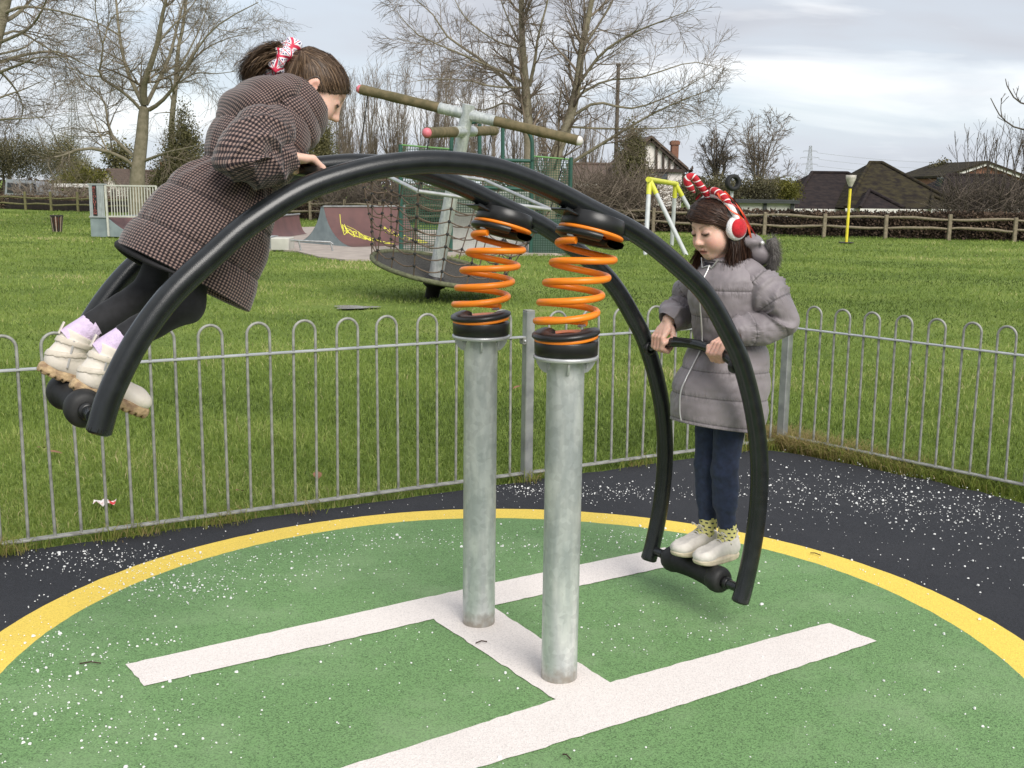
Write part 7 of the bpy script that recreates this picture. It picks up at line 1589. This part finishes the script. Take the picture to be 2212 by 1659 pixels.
# --- oaks and other bare trees to the right
def round_tree(name, x_, ytop, ybase, d_, half_px, label, seed, bark, twig, nl_=8, up=.5, group=None, z0f=.3, dens=(2.6, 4.0, 4.6), rt=.17):
    q_ = np.random.default_rng(seed); b_ = at(x_, ybase, d_); b_[2] = 0; top = at(x_, ytop, d_)[2]; hw_ = half_px * d_ / 2400; zf = top * z0f; lm = [([b_, b_ + Zv * zf * .6, b_ + Zv * zf * 1.15], rt, rt * .7)]
    for j in range(nl_):
        a_ = 2 * math.pi * j / nl_ + q_.normal(0, .3); el = q_.uniform(.15, 1.45); d3 = np.array([math.cos(a_) * math.cos(el) * hw_, math.sin(a_) * math.cos(el) * hw_, math.sin(el) * (top - zf)]); s0 = b_ + Zv * zf * q_.uniform(.75, 1.1); m1 = s0 + d3 * .45 + np.array([0, 0, (top - zf) * (.10 if up else -.05)]) + q_.normal(0, .12, 3); lm.append(([s0, s0 + d3 * .2 + q_.normal(0, .08, 3), m1, s0 + d3 * .93], rt * .45, .014))
    return bare_tree(name, b_, lm, [dict(per=0, dens=dens[0], tmin=.2, ang=.75, L_=hw_ * .50, nseg=4, wobble=.16, trop=.05, rr=.5, skip=1), dict(per=0, dens=dens[1], tmin=.1, ang=.7, L_=hw_ * .27, nseg=3, wobble=.18, trop=.03, rr=.6), dict(per=0, dens=dens[2], tmin=.1, ang=.7, L_=hw_ * .15, nseg=3, wobble=.18, trop=.02, rr=.6)], label, bark, twig, seed, group, rtw=.010)
round_tree('oak_tree', 1546, 262, 420, 62, 62, 'dark round bare oak behind the candy cane', 541, 'bark_dark', 'twigs_dark', 14, z0f=.42, dens=(4.2, 7.0, 7.5))
round_tree('bare_tree', 1636, 232, 425, 58, 92, 'pale fan shaped bare tree behind the tyre', 542, 'bark_brown', 'twigs_brown', 12, z0f=.25, dens=(3.2, 5.5, 6.5), rt=.13)
round_tree('bare_tree', 22, 262, 400, 75, 62, 'small rounded bare tree at the far left above the van', 543, 'bark_dark', 'twigs_brown', 10, z0f=.35)
for k_, (x_, yt, d_, lab) in enumerate(((2105, 290, 46, 'thin twiggy bare shrub before the brick gable, left of the pair'), (2160, 278, 45, 'thin twiggy bare shrub before the brick gable, right of the pair'), (2225, 262, 44, 'tall twiggy bare shrub cut by the right picture edge'))):
    b_ = at(x_, 460, d_); b_[2] = 0; top = at(x_, yt, d_)[2]; lm = [([b_, b_ + Zv * .5, b_ + Zv * 1.0], .07, .05)]
    for j in range(11): a_ = q.uniform(0, 6.28); d3 = np.array([math.cos(a_), math.sin(a_), 0]) * q.uniform(.3, 1.1); lm.append(([b_ + Zv * .3, b_ + d3 * .5 + Zv * top * .35, b_ + d3 * .9 + Zv * top * .7, b_ + d3 * 1.15 + Zv * top * q.uniform(.8, 1.02)], .035, .010))
    bare_tree('bare_shrub', b_, lm, [dict(per=0, dens=2.2, tmin=.15, ang=.5, L_=.9, nseg=4, wobble=.12, trop=.12, rr=.5, skip=1), dict(per=0, dens=2.6, tmin=.1, ang=.55, L_=.45, nseg=3, wobble=.14, trop=.08, rr=.6)], lab, 'bark_dark', 'twigs_dark', 550 + k_, 'bare shrubs at the right edge', rtw=.007, tsides=6)
D5 = 14.0; b5 = at(2420, 560, D5); b5[2] = 0
bare_tree('bare_tree', b5, [([b5, at(2400, 400, D5), at(2360, 250, D5), at(2330, 60, D5)], .10, .05), ([at(2370, 300, D5), at(2290, 262, D5), at(2212, 280, D5), at(2165, 255, D5), at(2140, 212, D5)], .022, .006), ([at(2340, 220, D5), at(2280, 235, D5), at(2205, 222, D5), at(2178, 190, D5), at(2172, 170, D5)], .02, .005), ([at(2165, 255, D5), at(2162, 235, D5), at(2164, 212, D5)], .008, .005), ([at(2205, 222, D5), at(2196, 208, D5), at(2197, 198, D5)], .008, .005)], [dict(per=3, tmin=.4, ang=.7, L_=.16, nseg=3, wobble=.15, trop=.15, rr=.6, skip=1), dict(per=1, tmin=.3, ang=.7, L_=.06, nseg=2, wobble=.1, trop=.1, rr=.7)], 'bare branch tips reaching in at the right edge below the clouds', 'bark_dark', 'twigs_dark', 560, rtw=.0035, tsides=8)

# --- foliage
def leaves(C, size, q_, up=0.0):
    n_ = len(C); d = q_.normal(0, 1, (n_, 3)) + np.array([0, 0, up]); d /= np.linalg.norm(d, axis=1, keepdims=True); e = np.cross(d, q_.normal(0, 1, (n_, 3))); e /= np.linalg.norm(e, axis=1, keepdims=True) + 1e-9; s_ = (size * q_.uniform(.5, 1.4, n_))[:, None]
    V = np.stack([C, C + d * s_ * .5 + e * s_ * .28, C + d * s_, C + d * s_ * .5 - e * s_ * .28], 1); return V.reshape(-1, 3), np.arange(n_ * 4).reshape(n_, 4)
def bush(name, blobs, n_, size, mt, label, cat, seed, group=None, stem=None, kind=None, up=.0, sprays=0):
    """blobs: (centre, radii); leaves sit in clumps near the surface of the blobs"""
    q_ = np.random.default_rng(seed); vol = np.array([b_[1][0] * b_[1][1] + b_[1][0] * b_[1][2] for b_ in blobs]); vol /= vol.sum(); C = []; Rn = []
    nc_ = max(12, n_ // 45); bi = q_.choice(len(blobs), nc_, p=vol)
    cen = np.array([b_[0] for b_ in blobs])[bi]; rad = np.array([b_[1] for b_ in blobs])[bi]; u = q_.normal(0, 1, (nc_, 3)); u /= np.linalg.norm(u, axis=1, keepdims=True); cl_ = cen + u * rad * (q_.random((nc_, 1)) ** .35) * .95; tone = q_.random(nc_) * .55 + .25 * (u[:, 2] * .5 + .5)
    k_ = q_.choice(nc_, n_); spread = rad.mean() * .16 + size * .6; C = cl_[k_] + q_.normal(0, 1, (n_, 3)) * spread; C[:, 2] = np.maximum(C[:, 2], .01); rn = (tone[k_] + q_.normal(0, .14, n_)).clip(0, 1)
    V, F = leaves(C, size, q_, up); b0 = np.mean([b_[0] for b_ in blobs], axis=0) * np.array([1, 1, 0]); t = thing(name, b0, label, cat, group)
    link('foliage', fast_mesh('foliage', V, F, mt, attrs={'rnd': np.repeat(rn, 4)}), t)
    ht_ = max(b_[0][2] for b_ in blobs); MB().tube([b0 - Zv * .05, b0 + Zv * ht_ * .5, b0 + Zv * ht_], [.12, .08, .02], 8).build('stem', 'bark_dark', t)
    return t
def blob(x_, y_, d_, rx, rz, ry=None): c_ = at(x_, y_, d_); k_ = d_ / 2400; return (c_, np.array([rx * k_, (ry or rx) * k_, rz * k_]))
def cone_blobs(x_, yt, yb, d_, half): return [blob(x_ + (k_ % 2 - .5) * 2, yt + (yb - yt) * f_, d_, max(5, half * (f_ ** .8)), (yb - yt) / 9) for k_, f_ in enumerate(np.linspace(.08, 1, 9))]
bush('conifer', cone_blobs(394, 228, 400, 50, 72), 30000, .085, 'leaf_conifer', 'olive green conifer between the big bare tree and the checked coat', 'conifer', 601)
bush('conifer', [blob(693, 275, 49, 22, 22), blob(690, 310, 49, 32, 30), blob(690, 345, 49, 38, 30), blob(692, 385, 49, 36, 30), blob(690, 420, 49, 30, 24)], 20000, .08, 'leaf_conifer', 'clipped olive evergreen beneath the checked coat collar', 'conifer', 602)
bush('conifer', cone_blobs(1366, 258, 420, 44, 52), 26000, .08, 'leaf_conifer', 'dark conifer in front of the timbered gable', 'conifer', 603)
bush('evergreen_shrub', [blob(40, 340, 66, 60, 45), blob(-30, 345, 66, 50, 50)], 26000, .085, 'leaf_evergreen', 'dark evergreen shrub at the far left behind the van', 'shrub', 604, 'evergreen shrubs behind the left fence')
bush('evergreen_shrub', [blob(130, 345, 69, 48, 52), blob(175, 380, 67, 38, 30)], 26000, .08, 'leaf_conifer', 'brownish evergreen shrub above the white board', 'shrub', 605, 'evergreen shrubs behind the left fence')
bush('evergreen_shrub', [blob(196, 385, 65, 42, 14), blob(150, 392, 65, 30, 10)], 3000, .13, 'leaf_yellow', 'low yellow green shrub beside the small white gable', 'shrub', 606, 'evergreen shrubs behind the left fence')
bush('evergreen_shrub', [blob(255, 345, 74, 30, 40)], 3500, .16, 'leaf_conifer', 'tall dull shrub behind the white house roof', 'shrub', 607, 'evergreen shrubs behind the left fence')
bush('evergreen_shrub', [blob(1500, 416, 49.5, 50, 26), blob(1560, 412, 49.5, 55, 26), blob(1640, 412, 49.5, 40, 24)], 20000, .08, 'leaf_evergreen', 'dark clipped hedge behind the tyre', 'hedge', 608)
bush('evergreen_shrub', [blob(1694, 412, 50.5, 34, 24)], 7000, .07, 'leaf_yellow', 'rounded yellow green bush left of the bungalow', 'shrub', 609)
bush('evergreen_shrub', [blob(2035, 362, 72, 22, 10), blob(2050, 370, 72, 18, 10)], 1500, .16, 'leaf_evergreen', 'small dark evergreen top between the two right hand roofs', 'shrub', 610)
# tangled undergrowth: dead stems and brown leaves behind the court and the fence
def tangle(name, x0, x1, yt, yb, d_, n_, label, seed, mt='twigs_dark', ln=1.2, up=.8):
    q_ = np.random.default_rng(seed); t = thing(name, at((x0 + x1) / 2, yb, d_) * np.array([1, 1, 0]), label, 'thicket', 'bare thickets along the field edge'); P0 = np.array([at(x_, 420, d_ + dd) for x_, dd in zip(q_.uniform(x0, x1, n_), q_.normal(0, .7, n_))]); ztop = at((x0 + x1) / 2, yt, d_)[2]
    P0[:, 2] = q_.uniform(0, max(.1, ztop * .75), n_); d = q_.normal(0, 1, (n_, 3)) * np.array([1, .7, .6]) + np.array([0, 0, up]); d /= np.linalg.norm(d, axis=1, keepdims=True); out = [P0]
    for k_ in range(4): d = d + q_.normal(0, .25, (n_, 3)); d /= np.linalg.norm(d, axis=1, keepdims=True); out.append(out[-1] + d * (ln / 4) * q_.uniform(.5, 1.2, (n_, 1)))
    P = np.stack(out, 1); V, F = poly_tubes(P, np.tile(np.linspace(.014, .006, 5), (n_, 1)), 3); link('stems', fast_mesh('stems', V, F, mt, attrs={'rnd': np.repeat(q_.random(n_), 15)}), t)
    return t
tangle('thicket', 700, 870, 395, 440, 47, 900, 'dark bare thicket behind the skate ramps', 621); tangle('thicket', 1235, 1420, 372, 450, 41, 1500, 'bare brown thicket between the ball court and the swing frame', 622, 'twigs_brown', 1.5); tangle('thicket', 30, 330, 390, 440, 61, 1100, 'bare brown thicket along the far left fence', 623, 'twigs_brown', .9); tangle('thicket', 870, 1235, 400, 450, 46, 1100, 'bare thicket seen through the ball court mesh', 624); tangle('thicket', 330, 700, 395, 440, 55, 700, 'bare thicket behind the railed skate platform', 625, 'twigs_brown'); tangle('thicket', 2040, 2240, 385, 470, 41, 1300, 'brown thicket before the bungalow at the right edge', 626, 'twigs_dark', 1.2)
def hedge(s0, s1, off, hgt, thick, n_, label, seed, mt='leaf_dead'):
    q_ = np.random.default_rng(seed); t = thing('hedge', fpt((s0 + s1) / 2), label, 'hedge', 'brown hedges behind the rail fence'); s_ = q_.uniform(s0, s1, n_); base = np.array([fpt(x_) for x_ in s_]); dd = nrm(fpt(s1) - fpt(s0)); nn2 = np.cross(Zv, dd)
    u_ = q_.random(n_); top = q_.random(n_) < .3; z_ = np.where(top, hgt + q_.normal(0, .03, n_), q_.random(n_) * hgt); o_ = np.where(top, q_.uniform(-thick / 2, thick / 2, n_), -thick / 2 + np.abs(q_.normal(0, .08, n_)))
    C = base + np.outer(off + o_, nn2); C[:, 2] = z_.clip(.01) ; rn = (.35 + .35 * z_ / hgt * .3 + q_.normal(0, .22, n_) + .15 * np.sin(s_ * 2.3)).clip(0, 1); V, F = leaves(C, .10, q_); link('foliage', fast_mesh('foliage', V, F, mt, attrs={'rnd': np.repeat(rn, 4)}), t)
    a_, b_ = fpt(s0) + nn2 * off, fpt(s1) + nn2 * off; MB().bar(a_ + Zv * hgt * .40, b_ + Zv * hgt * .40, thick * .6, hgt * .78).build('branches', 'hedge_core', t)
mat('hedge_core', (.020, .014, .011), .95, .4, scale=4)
sm = cum[3] + 6.5
hedge(sm, cum[4] + 4.2, 1.1, .76, .8, 9000, 'brown clipped hedge behind the pale rail fence, left half', 631); hedge(cum[4] + 4.2, cum[-1], 1.15, .80, .8, 9000, 'brown straggly hedge behind the pale rail fence, right half', 632); hedge(0.5, cum[2] + 3, 1.2, .62, .7, 15000, 'low brown hedge behind the far left rail fence', 633, 'leaf_bracken'); hedge(cum[2] + 3, sm, 1.3, .66, .7, 13000, 'low brown hedge behind the skate ramps and court', 634)

# far belt of trees and hedges closing the horizon, one brown mass
q = np.random.default_rng(641); n_ = 26000; x_ = q.uniform(-75, 75, n_); top_ = 2.1 + .7 * np.sin(x_ * .21) + .5 * np.sin(x_ * .53 + 1) + .35 * np.sin(x_ * 1.3 + 2); z_ = q.random(n_) ** .8 * top_; C = np.c_[x_, 92 + q.normal(0, 1.2, n_) + .0 * x_, z_]
V, F = leaves(C, .42, q); rn = (.3 + .5 * (np.sin(x_ * .8) * .3 + .3) + q.normal(0, .18, n_)).clip(0, 1)
tag(link('far_woodland', fast_mesh('far_woodland', V, F, 'leaf_dead', attrs={'rnd': np.repeat(rn, 4)})), 'low brown belt of woodland closing the horizon', 'woodland', kind='stuff')
